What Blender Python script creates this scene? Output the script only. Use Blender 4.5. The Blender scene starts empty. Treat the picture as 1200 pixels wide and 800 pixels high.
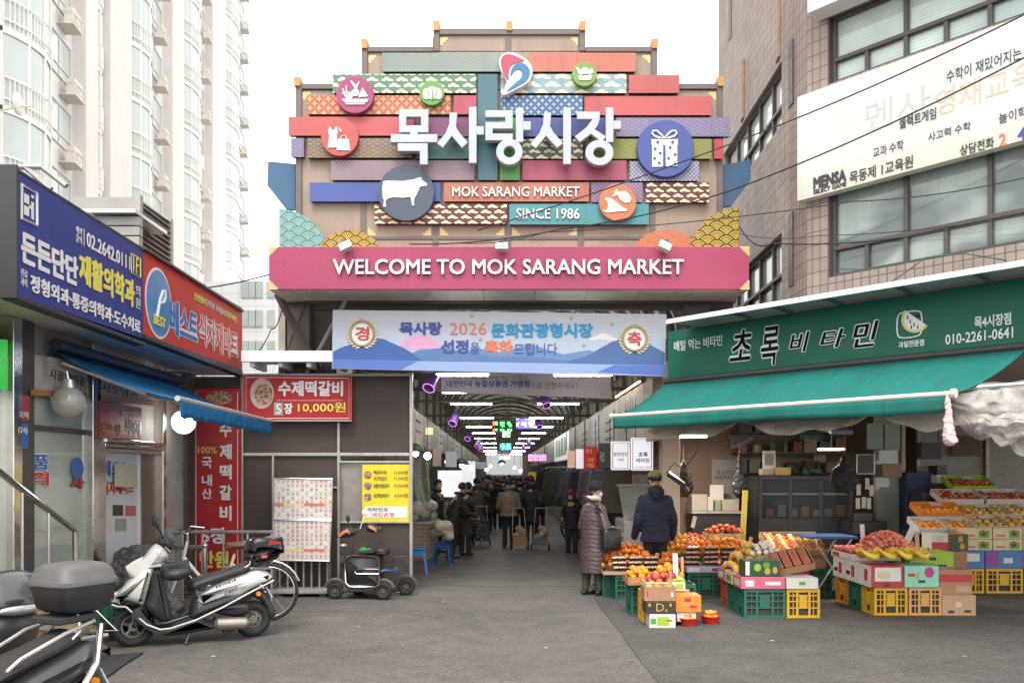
import bpy,bmesh,math,random
from mathutils import Vector,Matrix,noise
from math import radians as R,sin,cos,pi
random.seed(7)
S=bpy.context.scene
C=S.collection
# --- camera, sky, sun, exposure
CAM_H=1.73
FPX,PX0,PY0=1000.0,600.0,555.0
cam=bpy.data.objects.new('camera',bpy.data.cameras.new('camera'))
C.objects.link(cam);S.camera=cam
cam.location=(0,0,CAM_H);cam.rotation_euler=(R(90),0,0)
cam.data.sensor_width=36;cam.data.lens=36*FPX/1200
cam.data.shift_y=155/1200
cam.data.clip_start=.05;cam.data.clip_end=4000
W=bpy.data.worlds.new('World');S.world=W;W.use_nodes=True
nt=W.node_tree;nt.nodes.clear()
sky=nt.nodes.new('ShaderNodeTexSky');sky.sky_type='NISHITA';sky.sun_disc=False
SUN_EL,SUN_AZ=R(58),R(-12)
sky.sun_elevation=SUN_EL;sky.sun_rotation=R(180)+SUN_AZ
sky.air_density=1.0;sky.dust_density=6.0;sky.ozone_density=.6
hs=nt.nodes.new('ShaderNodeHueSaturation');hs.inputs['Saturation'].default_value=.12
mx=nt.nodes.new('ShaderNodeMix');mx.data_type='RGBA';mx.inputs[0].default_value=.8
mx.inputs[7].default_value=(12.3,12.0,11.65,1)
bg=nt.nodes.new('ShaderNodeBackground');bg.inputs[1].default_value=.11
wo=nt.nodes.new('ShaderNodeOutputWorld')
nt.links.new(sky.outputs[0],hs.inputs['Color']);nt.links.new(hs.outputs[0],mx.inputs[6])
nt.links.new(mx.outputs[2],bg.inputs[0]);nt.links.new(bg.outputs[0],wo.inputs[0])
sun=bpy.data.objects.new('sun',bpy.data.lights.new('sun','SUN'));C.objects.link(sun)
sun.data.energy=1.3;sun.data.angle=R(25);sun.data.color=(1,.96,.9)
sun.location=(0,-20,40)
sun.rotation_euler=(R(90)-SUN_EL,0,SUN_AZ)
S.view_settings.view_transform='Standard';S.view_settings.look='None'
S.view_settings.gamma=1;S.view_settings.use_curve_mapping=False
S.view_settings.exposure=1.08
S.render.engine='CYCLES'
S.cycles.use_denoising=True
S.cycles.max_bounces=7;S.cycles.diffuse_bounces=4;S.cycles.glossy_bounces=3
S.cycles.transmission_bounces=5;S.cycles.transparent_max_bounces=10
S.cycles.caustics_reflective=False;S.cycles.caustics_refractive=False
S.cycles.sample_clamp_indirect=6
# --- projection of photo pixels
def ray(px,py):return Vector(((px-PX0)/FPX,1,(PY0-py)/FPX))
def P(px,py,Y):r=ray(px,py);return Vector((r.x*Y,Y,CAM_H+r.z*Y))
def G(px,py,z=0):
 Y=(CAM_H-z)*FPX/(py-PY0);return Vector(((px-PX0)/FPX*Y,Y,z))
class Fr:
 def __init__(s,ox,oy,rz):
  s.o=Vector((ox,oy,0));s.rz=rz
  s.x=Vector((cos(rz),sin(rz),0));s.n=Vector((sin(rz),-cos(rz),0))
 def uv(s,px,py,d=0):
  r=ray(px,py);o=s.o+s.n*d;c=Vector((0,0,CAM_H))
  t=(o-c).dot(s.n)/r.dot(s.n);p=c+r*t
  return(p-o).dot(s.x),p.z
 def w(s,u,d,z):return s.o+s.x*u+s.n*d+Vector((0,0,z))
# --- node maths and materials
class X:
 def __init__(s,t,v):s.t=t;s.v=v
 def op(s,o,*a):
  n=s.t.nodes.new('ShaderNodeMath');n.operation=o
  for i,q in enumerate((s,)+a):
   q=q.v if isinstance(q,X)else q
   if isinstance(q,(int,float)):n.inputs[i].default_value=q
   else:s.t.links.new(q,n.inputs[i])
  return X(s.t,n.outputs[0])
 def __add__(s,o):return s.op('ADD',o)
 def __sub__(s,o):return s.op('SUBTRACT',o)
 def __mul__(s,o):return s.op('MULTIPLY',o)
 def __truediv__(s,o):return s.op('DIVIDE',o)
 def __lt__(s,o):return s.op('LESS_THAN',o)
 def __gt__(s,o):return s.op('GREATER_THAN',o)
 def fr(s):return s.op('FRACT')
 def fl(s):return s.op('FLOOR')
 def ab(s):return s.op('ABSOLUTE')
 def sn(s):return s.op('SINE')
 def sq(s):return s.op('SQRT')
 def mx(s,o):return s.op('MAXIMUM',o)
 def mn(s,o):return s.op('MINIMUM',o)
def rgba(c):return(c[0],c[1],c[2],1)
def cmix(t,f,a,b):
 n=t.nodes.new('ShaderNodeMix');n.data_type='RGBA'
 for i,q in((0,f),(6,a),(7,b)):
  if isinstance(q,X):q=q.v
  if isinstance(q,tuple):n.inputs[i].default_value=rgba(q)
  elif isinstance(q,(int,float)):n.inputs[i].default_value=q
  else:t.links.new(q,n.inputs[i])
 return n.outputs[2]
def tnoise(t,vec,scale,detail=3,rough=.55,sx=None):
 if sx:
  m=t.nodes.new('ShaderNodeMapping');m.inputs['Scale'].default_value=sx
  t.links.new(vec,m.inputs[0]);vec=m.outputs[0]
 n=t.nodes.new('ShaderNodeTexNoise');n.inputs['Scale'].default_value=scale
 n.inputs['Detail'].default_value=detail;n.inputs['Roughness'].default_value=rough
 t.links.new(vec,n.inputs['Vector']);return X(t,n.outputs[0])
def sr(r,g,b):
 f=lambda c:c/12.92 if c<=.04045 else((c+.055)/1.055)**2.4
 return(f(r/255),f(g/255),f(b/255))
MATS={}
def mat(name,col=(.5,.5,.5),rough=.6,metal=0,var=.12,vs=5,bump=0,bs=60,emit=0,trans=0,alpha=1,coat=0,pat=None,dirt=0,rnd=0,spec=.5,dsx=None,sss=0,bsx=None,ecol=None):
 if name in MATS:return MATS[name]
 m=bpy.data.materials.new(name);m.use_nodes=True;MATS[name]=m
 t=m.node_tree;b=t.nodes['Principled BSDF']
 tc=t.nodes.new('ShaderNodeTexCoord');vec=tc.outputs['Object']
 sp=t.nodes.new('ShaderNodeSeparateXYZ');t.links.new(vec,sp.inputs[0])
 x,y,z=(X(t,sp.outputs[i])for i in range(3))
 c=pat(t,x,y,z,vec)if pat else col
 if var:
  n=tnoise(t,vec,vs,4,.6)
  g=(n-.5)*(2*var*1.8)+1
  mm=t.nodes.new('ShaderNodeMix');mm.data_type='RGBA';mm.blend_type='MULTIPLY';mm.inputs[0].default_value=1
  if isinstance(c,tuple):mm.inputs[6].default_value=rgba(c)
  else:t.links.new(c,mm.inputs[6])
  cb=t.nodes.new('ShaderNodeCombineColor')
  for i in range(3):t.links.new(g.v,cb.inputs[i])
  t.links.new(cb.outputs[0],mm.inputs[7]);c=mm.outputs[2]
 if dirt:
  n=tnoise(t,vec,3.2,6,.68,dsx or(1,1,.35))
  c=cmix(t,((n-.5)*4).mx(0).mn(1)*dirt,c,(.06,.05,.04))
 if rnd:
  oi=t.nodes.new('ShaderNodeObjectInfo');h=t.nodes.new('ShaderNodeHueSaturation')
  r=X(t,oi.outputs['Random'])
  t.links.new(((r-.5)*rnd*.12+.5).v,h.inputs['Hue']);t.links.new(((r*7.3).fr()*rnd*1.2+(1-rnd*.6)).v,h.inputs['Value'])
  if isinstance(c,tuple):h.inputs['Color'].default_value=rgba(c)
  else:t.links.new(c,h.inputs['Color'])
  c=h.outputs[0]
 if isinstance(c,tuple):b.inputs['Base Color'].default_value=rgba(c)
 else:t.links.new(c,b.inputs['Base Color'])
 if rough<.95 and var:
  n=tnoise(t,vec,vs*2.3,3)
  t.links.new(((n-.5)*.3+rough).v,b.inputs['Roughness'])
 else:b.inputs['Roughness'].default_value=rough
 b.inputs['Metallic'].default_value=metal;b.inputs['Specular IOR Level'].default_value=spec
 b.inputs['Transmission Weight'].default_value=trans;b.inputs['Alpha'].default_value=alpha
 b.inputs['Coat Weight'].default_value=coat;b.inputs['Coat Roughness'].default_value=.08
 if sss:b.inputs['Subsurface Weight'].default_value=sss;b.inputs['Subsurface Scale'].default_value=.02
 if emit:
  if ecol:b.inputs['Emission Color'].default_value=rgba(ecol)
  elif isinstance(c,tuple):b.inputs['Emission Color'].default_value=rgba(c)
  else:t.links.new(c,b.inputs['Emission Color'])
  b.inputs['Emission Strength'].default_value=emit
 if bump:
  n=tnoise(t,vec,bs,4,.6,bsx);bp=t.nodes.new('ShaderNodeBump')
  bp.inputs['Strength'].default_value=min(1,bump);bp.inputs['Distance'].default_value=.02
  t.links.new(n.v,bp.inputs['Height']);t.links.new(bp.outputs[0],b.inputs['Normal'])
 return m
# --- mesh builder
def quat_to(a,b):
 d=(Vector(b)-Vector(a))
 return d.to_track_quat('Z','Y').to_matrix()
class B:
 def __init__(s):s.v=[];s.f=[];s.mi=[];s.cur=0;s.M=None;s.sm=0
 def m(s,i):s.cur=i;return s
 def add(s,vs,fs):
  k=len(s.v)
  s.v+=[tuple(s.M@Vector(q))for q in vs]if s.M else[tuple(q)for q in vs]
  for f in fs:s.f.append([k+i for i in f]);s.mi.append(s.cur)
  return s
 def box(s,x0,x1,y0,y1,z0,z1,M=None):
  vs=[(x,y,z)for z in(z0,z1)for y in(y0,y1)for x in(x0,x1)]
  if M:vs=[M@Vector(q)for q in vs]
  return s.add(vs,[(0,2,3,1),(4,5,7,6),(0,1,5,4),(2,6,7,3),(0,4,6,2),(1,3,7,5)])
 def cb(s,c,d,M=None):
  T=Matrix.Translation(c)@(M.to_4x4()if M else Matrix())
  return s.box(-d[0]/2,d[0]/2,-d[1]/2,d[1]/2,-d[2]/2,d[2]/2,T)
 def cone(s,a,b,r0,r1=None,n=12,caps=True):
  r1=r0 if r1 is None else r1;a=Vector(a);b=Vector(b);q=quat_to(a,b)
  vs=[]
  for p,r in((a,r0),(b,r1)):
   for i in range(n):vs.append(p+q@Vector((r*cos(2*pi*i/n),r*sin(2*pi*i/n),0)))
  fs=[(i,(i+1)%n,n+(i+1)%n,n+i)for i in range(n)]
  if caps:fs+=[tuple(range(n-1,-1,-1)),tuple(range(n,2*n))]
  return s.add(vs,fs)
 def tube(s,pts,r,n=8,closed=False,caps=True):
  pts=[Vector(p)for p in pts];k=len(pts);vs=[];up=None
  for i,p in enumerate(pts):
   a=pts[i-1]if(i or closed)else p;b=pts[(i+1)%k]if(i<k-1 or closed)else p
   d=(b-a).normalized()
   if up is None:up=d.orthogonal().normalized()
   up=(up-d*up.dot(d));up=up.normalized()if up.length>1e-6 else d.orthogonal().normalized()
   sd=d.cross(up);rr=r[i]if isinstance(r,(list,tuple))else r
   for j in range(n):vs.append(p+up*rr*cos(2*pi*j/n)+sd*rr*sin(2*pi*j/n))
  fs=[]
  for i in range(k if closed else k-1):
   for j in range(n):
    a,b=i*n,((i+1)%k)*n
    fs.append((a+j,a+(j+1)%n,b+(j+1)%n,b+j))
  if caps and not closed:fs+=[tuple(range(n-1,-1,-1)),tuple(range((k-1)*n,k*n))]
  return s.add(vs,fs)
 def ball(s,c,r,nu=12,nv=8,M=None,v0=-pi/2,v1=pi/2):
  if isinstance(r,(int,float)):r=(r,r,r)
  vs=[];c=Vector(c)
  for j in range(nv+1):
   a=v0+(v1-v0)*j/nv
   for i in range(nu):
    p=Vector((r[0]*cos(a)*cos(2*pi*i/nu),r[1]*cos(a)*sin(2*pi*i/nu),r[2]*sin(a)))
    vs.append(c+(M@p if M else p))
  fs=[(j*nu+i,j*nu+(i+1)%nu,(j+1)*nu+(i+1)%nu,(j+1)*nu+i)for j in range(nv)for i in range(nu)]
  return s.add(vs,fs)
 def lathe(s,prof,c=(0,0,0),n=20):
  vs=[]
  for r,h in prof:
   for i in range(n):vs.append((c[0]+r*cos(2*pi*i/n),c[1]+r*sin(2*pi*i/n),c[2]+h))
  fs=[(j*n+i,j*n+(i+1)%n,(j+1)*n+(i+1)%n,(j+1)*n+i)for j in range(len(prof)-1)for i in range(n)]
  return s.add(vs,fs)
 def prism(s,pts,y0,y1):
  n=len(pts)
  ar=sum(pts[i][0]*pts[(i+1)%n][1]-pts[(i+1)%n][0]*pts[i][1]for i in range(n))
  if ar<0:pts=pts[::-1]
  vs=[(x,y0,z)for x,z in pts]+[(x,y1,z)for x,z in pts]
  fs=[tuple(range(n)),tuple(range(2*n-1,n-1,-1))]+[(i,i+n,(i+1)%n+n,(i+1)%n)for i in range(n)]
  return s.add(vs,fs)
 def loft(s,rings,caps=True):
  n=len(rings[0]);vs=[q for r in rings for q in r]
  fs=[(j*n+i,j*n+(i+1)%n,(j+1)*n+(i+1)%n,(j+1)*n+i)for j in range(len(rings)-1)for i in range(n)]
  if caps:fs+=[tuple(range(n-1,-1,-1)),tuple(range((len(rings)-1)*n,len(rings)*n))]
  return s.add(vs,fs)
 def grid(s,fn,nu,nv):
  vs=[fn(i/nu,j/nv)for j in range(nv+1)for i in range(nu+1)]
  fs=[(j*(nu+1)+i,j*(nu+1)+i+1,(j+1)*(nu+1)+i+1,(j+1)*(nu+1)+i)for j in range(nv)for i in range(nu)]
  return s.add(vs,fs)
 def puff(s,pts,w,e=.03,yc=0,k=5):
  pts=smoothpoly(pts,4);s.sm=75
  n=len(pts)
  ar=sum(pts[i][0]*pts[(i+1)%n][1]-pts[(i+1)%n][0]*pts[i][1]for i in range(n))
  if ar<0:pts=pts[::-1]
  nm=[]
  for i in range(n):
   a,b=Vector(pts[i-1]),Vector(pts[(i+1)%n]);d=(b-a).normalized();nm.append(Vector((-d.y,d.x)))
  rings=[]
  for j in range(-k,k+1):
   f=j/k;ins=e*(1-math.sqrt(max(0,1-abs(f)**2.2)))
   rings.append([(p[0]+nm[i].x*ins,yc+w*f,p[1]+nm[i].y*ins)for i,p in enumerate(pts)])
  return s.loft(rings)
 def build(s,name,mats,parent=None,smooth=35,bevel=0,seg=2,sub=0,thick=0,fix=True):
  me=bpy.data.meshes.new(name);me.from_pydata(s.v,[],s.f)
  if not isinstance(mats,(list,tuple)):mats=[mats]
  for q in mats:me.materials.append(q)
  if len(mats)>1:me.polygons.foreach_set('material_index',s.mi)
  if fix:
   bm=bmesh.new();bm.from_mesh(me);bmesh.ops.recalc_face_normals(bm,faces=bm.faces);bm.to_mesh(me);bm.free()
  if smooth:
   smooth=max(smooth,s.sm)
   me.polygons.foreach_set('use_smooth',[True]*len(me.polygons))
   if smooth<180:me.set_sharp_from_angle(angle=R(smooth))
  return link(name,me,parent,bevel,seg,sub,thick)
def link(name,me,parent=None,bevel=0,seg=2,sub=0,thick=0):
 o=bpy.data.objects.new(name,me);C.objects.link(o)
 if parent is not None:
  o.parent=parent
  if parent.name in WORLD:o.location=-parent.location
  elif parent.parent is not None and parent.parent.name in WORLD and False:pass
 if thick:md=o.modifiers.new('solid','SOLIDIFY');md.thickness=thick;md.offset=0
 if sub:md=o.modifiers.new('sub','SUBSURF');md.levels=sub;md.render_levels=sub
 if bevel:
  md=o.modifiers.new('bevel','BEVEL');md.width=bevel;md.segments=seg;md.limit_method='ANGLE';md.angle_limit=R(40)
  md.harden_normals=False
 return o
WORLD=set()
def tag(o,label,cat,group=None):
 o['label']=label;o['category']=cat
 if group:o['group']=group
 return o
def thing(name,label,cat,loc=(0,0,0),rz=0,group=None,world=False):
 o=bpy.data.objects.new(name,None);C.objects.link(o);o.empty_display_size=.1
 o.location=loc;o.rotation_euler=(0,0,rz);tag(o,label,cat,group)
 if world:WORLD.add(o.name)
 return o
def struct(o):o['kind']='structure';return o
def fthing(name,label,cat,F,group=None):return thing(name,label,cat,tuple(F.o),F.rz,group)
def kids(o):return KIDS.get(o.name,[])
KIDS={}
def index_kids():
 KIDS.clear()
 for q in C.objects:
  if q.parent:KIDS.setdefault(q.parent.name,[]).append(q)
def dup(o,loc=None,rz=None,label=None,group=None,parent=None,scale=None):
 c=o.copy();C.objects.link(c)
 if parent is not None:c.parent=parent
 if loc is not None:c.location=loc
 if rz is not None:c.rotation_euler=(0,0,rz)
 if scale is not None:c.scale=scale
 if label:c['label']=label
 if group:c['group']=group
 for k in list(o.children):dup(k,parent=c)
 return c
# --- lettering
_keep=bpy.data.curves.new('keep','FONT');_keep.body='목';_keepo=bpy.data.objects.new('keep',_keep);bpy.data.meshes.remove(bpy.data.meshes.new_from_object(_keepo))
def textmesh(s,bold=0,ext=.1,res=3,space=1,slant=0):
 cu=bpy.data.curves.new('txt','FONT');cu.body=s;cu.size=1;cu.resolution_u=res
 cu.offset=bold;cu.extrude=ext;cu.space_character=space;cu.shear=slant
 ob=bpy.data.objects.new('txt',cu)
 me=bpy.data.meshes.new_from_object(ob)
 bpy.data.objects.remove(ob);bpy.data.curves.remove(cu)
 return me
def T(parent,s,x0,z0,x1,z1,y,m,ext=.003,bold=.012,name='lettering',res=2,fit=True,tilt=0,space=1,slant=0):
 """text in the local xz plane filling the box x0..x1, z0..z1, its back at depth y, standing out towards -y;
    heavier weights are the same outline struck several times, each strike a hair further out"""
 base=textmesh(s,0,.5,res,space,slant)
 if not base.vertices:return None
 vs=[v.co.copy()for v in base.vertices];fs=[tuple(p.vertices)for p in base.polygons]
 bpy.data.meshes.remove(base);bo=max(0,bold)*1.15
 n=0 if bo<.003 else 4 if bo<.022 else 8
 xs=[v.x for v in vs];ys=[v.y for v in vs]
 a,b,c,d=min(xs)-bo,max(xs)+bo,min(ys)-bo,max(ys)+bo
 kx=(x1-x0)/(b-a);kz=(z1-z0)/(d-c)
 if not fit:kx=kz=min(kx,kz)
 V=[];Fc=[]
 for k in range(n+1):
  ox,oz=(0,0)if k==0 else(bo*cos(2*pi*k/n+pi/4),bo*sin(2*pi*k/n+pi/4))
  o=len(V)
  for v in vs:
   px,pz=x0+(v.x+ox-a)*kx,z0+(v.y+oz-c)*kz
   V.append((px,y-(v.z+.5)*ext-.0002*k*(v.z>0),pz+tilt*(px-x0)))
  Fc+=[tuple(i+o for i in f)for f in fs]
 me=bpy.data.meshes.new(name);me.from_pydata(V,[],Fc);me.materials.append(m)
 return link(name,me,parent)
def TP(F,parent,s,pl,pr,h,m,d=.01,**k):
 """text placed on plane F (d in front of it): bottom-left and bottom-right corners in photo pixels, height h in pixels at the left"""
 u0,v0=F.uv(pl[0],pl[1],d);u1,v1=F.uv(pr[0],pr[1],d);_,vt=F.uv(pl[0],pl[1]-h,d)
 return T(parent,s,u0,v0,u1,vt,-d,m,tilt=(v1-v0)/(u1-u0)if k.pop('follow',False)else 0,**k)
def prect(F,px0,py0,px1,py1,d=0):
 a,b=F.uv(px0,py0,d),F.uv(px1,py1,d);return a[0],b[0],b[1],a[1]
def parr(F,pts,d=0):return[F.uv(x,y,d)for x,y in pts]
def disc(cx,cz,r,n=40,rz=None):return[(cx+r*cos(2*pi*i/n),cz+(rz or r)*sin(2*pi*i/n))for i in range(n)]
# --- organic surfaces: many tapered pieces fused into one skin
_ts=bpy.data.scenes.new('tmp')
def fuse(prims,voxel=.02,smooth=4,wr=0,wf=9,seed=0):
 b=B()
 for p in prims:
  if p[0]=='c':
   a,c,r0,r1=Vector(p[1]),Vector(p[2]),p[3],p[4]
   if(c-a).length>1e-5:b.cone(a,c,r0,r1,14)
   b.ball(a,r0*.999,14,8);b.ball(c,r1*.999,14,8)
  elif p[0]=='e':b.ball(p[1],p[2],16,10,p[3]if len(p)>3 else None)
  elif p[0]=='l':b.loft(p[1])
 me=bpy.data.meshes.new('tmp');me.from_pydata(b.v,[],b.f)
 bm=bmesh.new();bm.from_mesh(me);bmesh.ops.recalc_face_normals(bm,faces=bm.faces);bm.to_mesh(me);bm.free()
 o=bpy.data.objects.new('tmp',me);_ts.collection.objects.link(o)
 md=o.modifiers.new('r','REMESH');md.mode='VOXEL';md.voxel_size=voxel
 if smooth:md=o.modifiers.new('s','SMOOTH');md.iterations=smooth;md.factor=.5
 with bpy.context.temp_override(scene=_ts,view_layer=_ts.view_layers[0]):
  dg=bpy.context.evaluated_depsgraph_get()
 res=bpy.data.meshes.new_from_object(o.evaluated_get(dg))
 bpy.data.objects.remove(o);bpy.data.meshes.remove(me)
 if wr:
  off=Vector((seed*3.1,seed*1.7,seed*.9));cs=[]
  for v in res.vertices:
   q=v.co+off
   n=noise.noise(Vector((q.x*wf,q.y*wf,q.z*wf*1.7)))*.7+noise.noise(q*wf*2.6)*.3
   cs.append(v.co+v.normal*n*wr)
  for v,c in zip(res.vertices,cs):v.co=c
 res.polygons.foreach_set('use_smooth',[True]*len(res.polygons))
 return res
def organ(name,me,m,parent):
 me.materials.clear();me.materials.append(m);return link(name,me,parent)
# --- materials of the setting
def asphalt(t,x,y,z,vec):
 a=tnoise(t,vec,55,3,.8);b=tnoise(t,vec,.55,5,.6);c=tnoise(t,vec,3.5,5,.65)
 v=t.nodes.new('ShaderNodeTexVoronoi');v.inputs['Scale'].default_value=230;t.links.new(vec,v.inputs['Vector'])
 g=((a-.5)*1.7+1)*((b-.5)*.75+1)*((c-.5)*.5+1)
 col=cmix(t,((b*.5+c*.5-.36)*2.6).mx(0).mn(1),(.116,.108,.101),(.150,.139,.129))
 mm=t.nodes.new('ShaderNodeMix');mm.data_type='RGBA';mm.blend_type='MULTIPLY';mm.inputs[0].default_value=1
 t.links.new(col,mm.inputs[6]);cb=t.nodes.new('ShaderNodeCombineColor')
 for i in range(3):t.links.new(g.v,cb.inputs[i])
 t.links.new(cb.outputs[0],mm.inputs[7])
 st=X(t,v.outputs['Distance'])
 spk=X(t,v.outputs['Color'])
 col=cmix(t,((spk.op('POWER',1)>.9)*(st<.3))*.5,mm.outputs[2],(.3,.28,.26))
 v2=t.nodes.new('ShaderNodeTexVoronoi');v2.inputs['Scale'].default_value=75;t.links.new(vec,v2.inputs['Vector'])
 sc_=t.nodes.new('ShaderNodeSeparateColor');t.links.new(v2.outputs['Color'],sc_.inputs[0]);q_=X(t,sc_.outputs[0])
 col=cmix(t,(q_>.78)*.30,cmix(t,(q_<.3)*.35,col,(.045,.041,.038)),(.24,.222,.205))
 e=t.nodes.new('ShaderNodeTexVoronoi');e.feature='DISTANCE_TO_EDGE';e.inputs['Scale'].default_value=.33
 w=tnoise(t,vec,2.5,5,.7)
 ad=t.nodes.new('ShaderNodeVectorMath');ad.operation='ADD';t.links.new(vec,ad.inputs[0])
 cb2=t.nodes.new('ShaderNodeCombineXYZ');t.links.new(((w-.5)*.9).v,cb2.inputs[0]);t.links.new(((w-.5)*.7).v,cb2.inputs[1])
 t.links.new(cb2.outputs[0],ad.inputs[1]);t.links.new(ad.outputs[0],e.inputs['Vector'])
 crack=(X(t,e.outputs['Distance'])<.0035)
 col=cmix(t,crack*.22,col,(.03,.028,.026))
 gv=t.nodes.new('ShaderNodeTexVoronoi');gv.inputs['Scale'].default_value=1.7;t.links.new(vec,gv.inputs['Vector'])
 col=cmix(t,(X(t,gv.outputs['Distance'])<.035)*.5,col,(.05,.047,.045))
 d=tnoise(t,vec,1.3,6,.75)
 return cmix(t,((d-.57)*6).mx(0).mn(1)*.4,col,(.05,.047,.045))
M_asph=mat('asphalt',rough=.82,var=0,bump=.7,bs=70,pat=asphalt,spec=.35)
def tiles(w,h,g,base,dark,mort,off=0):
 def f(t,x,y,z,vec):
  n=t.nodes.new('ShaderNodeTexBrick');n.offset=off;n.squash=1
  cb=t.nodes.new('ShaderNodeCombineXYZ');t.links.new(x.v,cb.inputs[0]);t.links.new(z.v,cb.inputs[1]);t.links.new(cb.outputs[0],n.inputs['Vector'])
  n.inputs['Color1'].default_value=rgba(base);n.inputs['Color2'].default_value=rgba(dark);n.inputs['Mortar'].default_value=rgba(mort)
  n.inputs['Scale'].default_value=1;n.inputs['Mortar Size'].default_value=g;n.inputs['Brick Width'].default_value=w;n.inputs['Row Height'].default_value=h
  n.inputs['Bias'].default_value=0
  return n.outputs[0]
 return f
M_tile=mat('brick tile',rough=.55,var=.1,vs=1.3,bump=.25,bs=40,dirt=.35,pat=tiles(.20,.15,.007,(.305,.25,.22),(.26,.21,.185),(.12,.095,.088)))
M_tilev=mat('stacked brick tile',rough=.55,var=.1,vs=1.3,bump=.25,bs=40,dirt=.35,pat=tiles(.105,.17,.007,(.285,.23,.20),(.24,.19,.165),(.10,.08,.075)))
M_white=mat('white paint',(.78,.77,.75),.6,var=.05,vs=2,dirt=.18)
M_aptw=mat('apartment paint',(.68,.668,.65),.8,var=.05,vs=.5,dirt=.1)
M_aptb=mat('apartment beige',(.63,.60,.575),.8,var=.05,vs=.5,dirt=.12)
M_glass=mat('apartment glass',(.42,.48,.47),.2,var=.15,vs=.4,spec=.8)
M_wglass=mat('window glass',rough=.06,var=.1,vs=.8,spec=.7,pat=lambda t,x,y,z,vec:cmix(t,((tnoise(t,vec,.75,2,.5,(1,1,2.2))-.44)*9).mx(0).mn(1),(.10,.135,.128),cmix(t,((x*3.1).fr()<.5)*.25,(.27,.33,.31),(.20,.25,.24))))  # dark and pale blocks painted into the colour as reflections and dim interior
def blinds(t,x,y,z,vec):
 s=(z*26).fr();n=tnoise(t,vec,.9,2)
 return cmix(t,(s<.3)*.5,cmix(t,((n-.4)*6).mx(0).mn(1),(.30,.40,.37),(.50,.60,.55)),(.24,.33,.31))
M_blind=mat('glass over blinds',rough=.08,var=.1,vs=1,spec=.9,pat=blinds)
M_frame=mat('dark window frame',(.06,.052,.05),.45,var=.15)
M_alu=mat('brushed aluminium',(.62,.61,.59),.35,metal=.8,var=.15,vs=9)
M_inox=mat('stainless steel',(.62,.60,.57),.22,metal=1,var=.2,vs=3,dirt=.15)
M_black=mat('black metal',(.025,.025,.027),.45,var=.2)
M_dark=mat('dark steel',(.075,.066,.062),.55,var=.2,dirt=.2)
M_brown=mat('brown steel',(.11,.092,.085),.55,var=.15,dirt=.15)
M_grey=mat('grey paint',(.33,.32,.30),.6,var=.1,dirt=.2)
M_conc=mat('concrete',(.32,.30,.28),.85,var=.2,vs=3,bump=.3,bs=30,dirt=.4)
M_soff=mat('soffit panel',(.62,.59,.55),.6,var=.1,vs=2,dirt=.5,dsx=(.3,2,1))
# --- ground
b=B();b.grid(lambda u,v:(-120+240*u,-30+330*v,0),4,4)
struct(b.build('ground',M_asph,smooth=0))
def darker(t,c):
 n=t.nodes.new('ShaderNodeMix');n.data_type='RGBA';n.blend_type='MULTIPLY';n.inputs[0].default_value=1;t.links.new(c,n.inputs[6]);n.inputs[7].default_value=(.76,.765,.78,1);return n.outputs[2]
M_patch=mat('asphalt repair',rough=.85,var=.08,vs=1.5,bump=.7,bs=70,spec=.3,pat=lambda t,x,y,z,vec:darker(t,asphalt(t,x,y,z,vec)))
M_seam=mat('tar seam',(.07,.066,.062),.6,var=.2)
def sheet(name,pts,z,m,kind='structure'):
 b=B();b.add([(p[0],p[1],z)for p in pts],[tuple(range(len(pts)))]);o=b.build(name,m,smooth=0)
 if kind:o['kind']=kind
 return o
sheet('road_patch',[G(690,692),G(705,672),G(1300,672),G(1500,760),G(1700,880),G(832,880)],.004,M_patch)
for a,c,w in(((690,692),(832,880),.006),((300,716),(690,716),.006)):
 p,q=G(*a),G(*c);d=(q-p).normalized();n=Vector((-d.y,d.x,0))*w;pts=[]
 k=14
 for i in range(k+1):pts.append(p+(q-p)*i/k+n*(1+.5*sin(i*2.1))+n*2*sin(i*1.3))
 for i in range(k,-1,-1):pts.append(p+(q-p)*i/k-n*(1+.4*sin(i*3.1))+n*2*sin(i*1.3))
 sheet('tar_seam',pts,.0065,M_seam)
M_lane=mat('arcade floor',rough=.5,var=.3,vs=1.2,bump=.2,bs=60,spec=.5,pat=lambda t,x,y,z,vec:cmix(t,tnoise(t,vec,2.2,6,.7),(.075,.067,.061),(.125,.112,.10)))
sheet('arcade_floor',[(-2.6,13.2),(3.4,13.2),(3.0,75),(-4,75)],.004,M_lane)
c=G(593,647);b=B();b.add([(c.x+.62*cos(2*pi*i/32),c.y+.62*sin(2*pi*i/32),.009)for i in range(32)],[tuple(range(32))])
o=b.build('manhole_cover',mat('manhole concrete',(.17,.155,.14),.7,var=.25,vs=6),smooth=0);tag(o,'pale round manhole cover set in the dark arcade floor','manhole cover')
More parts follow.
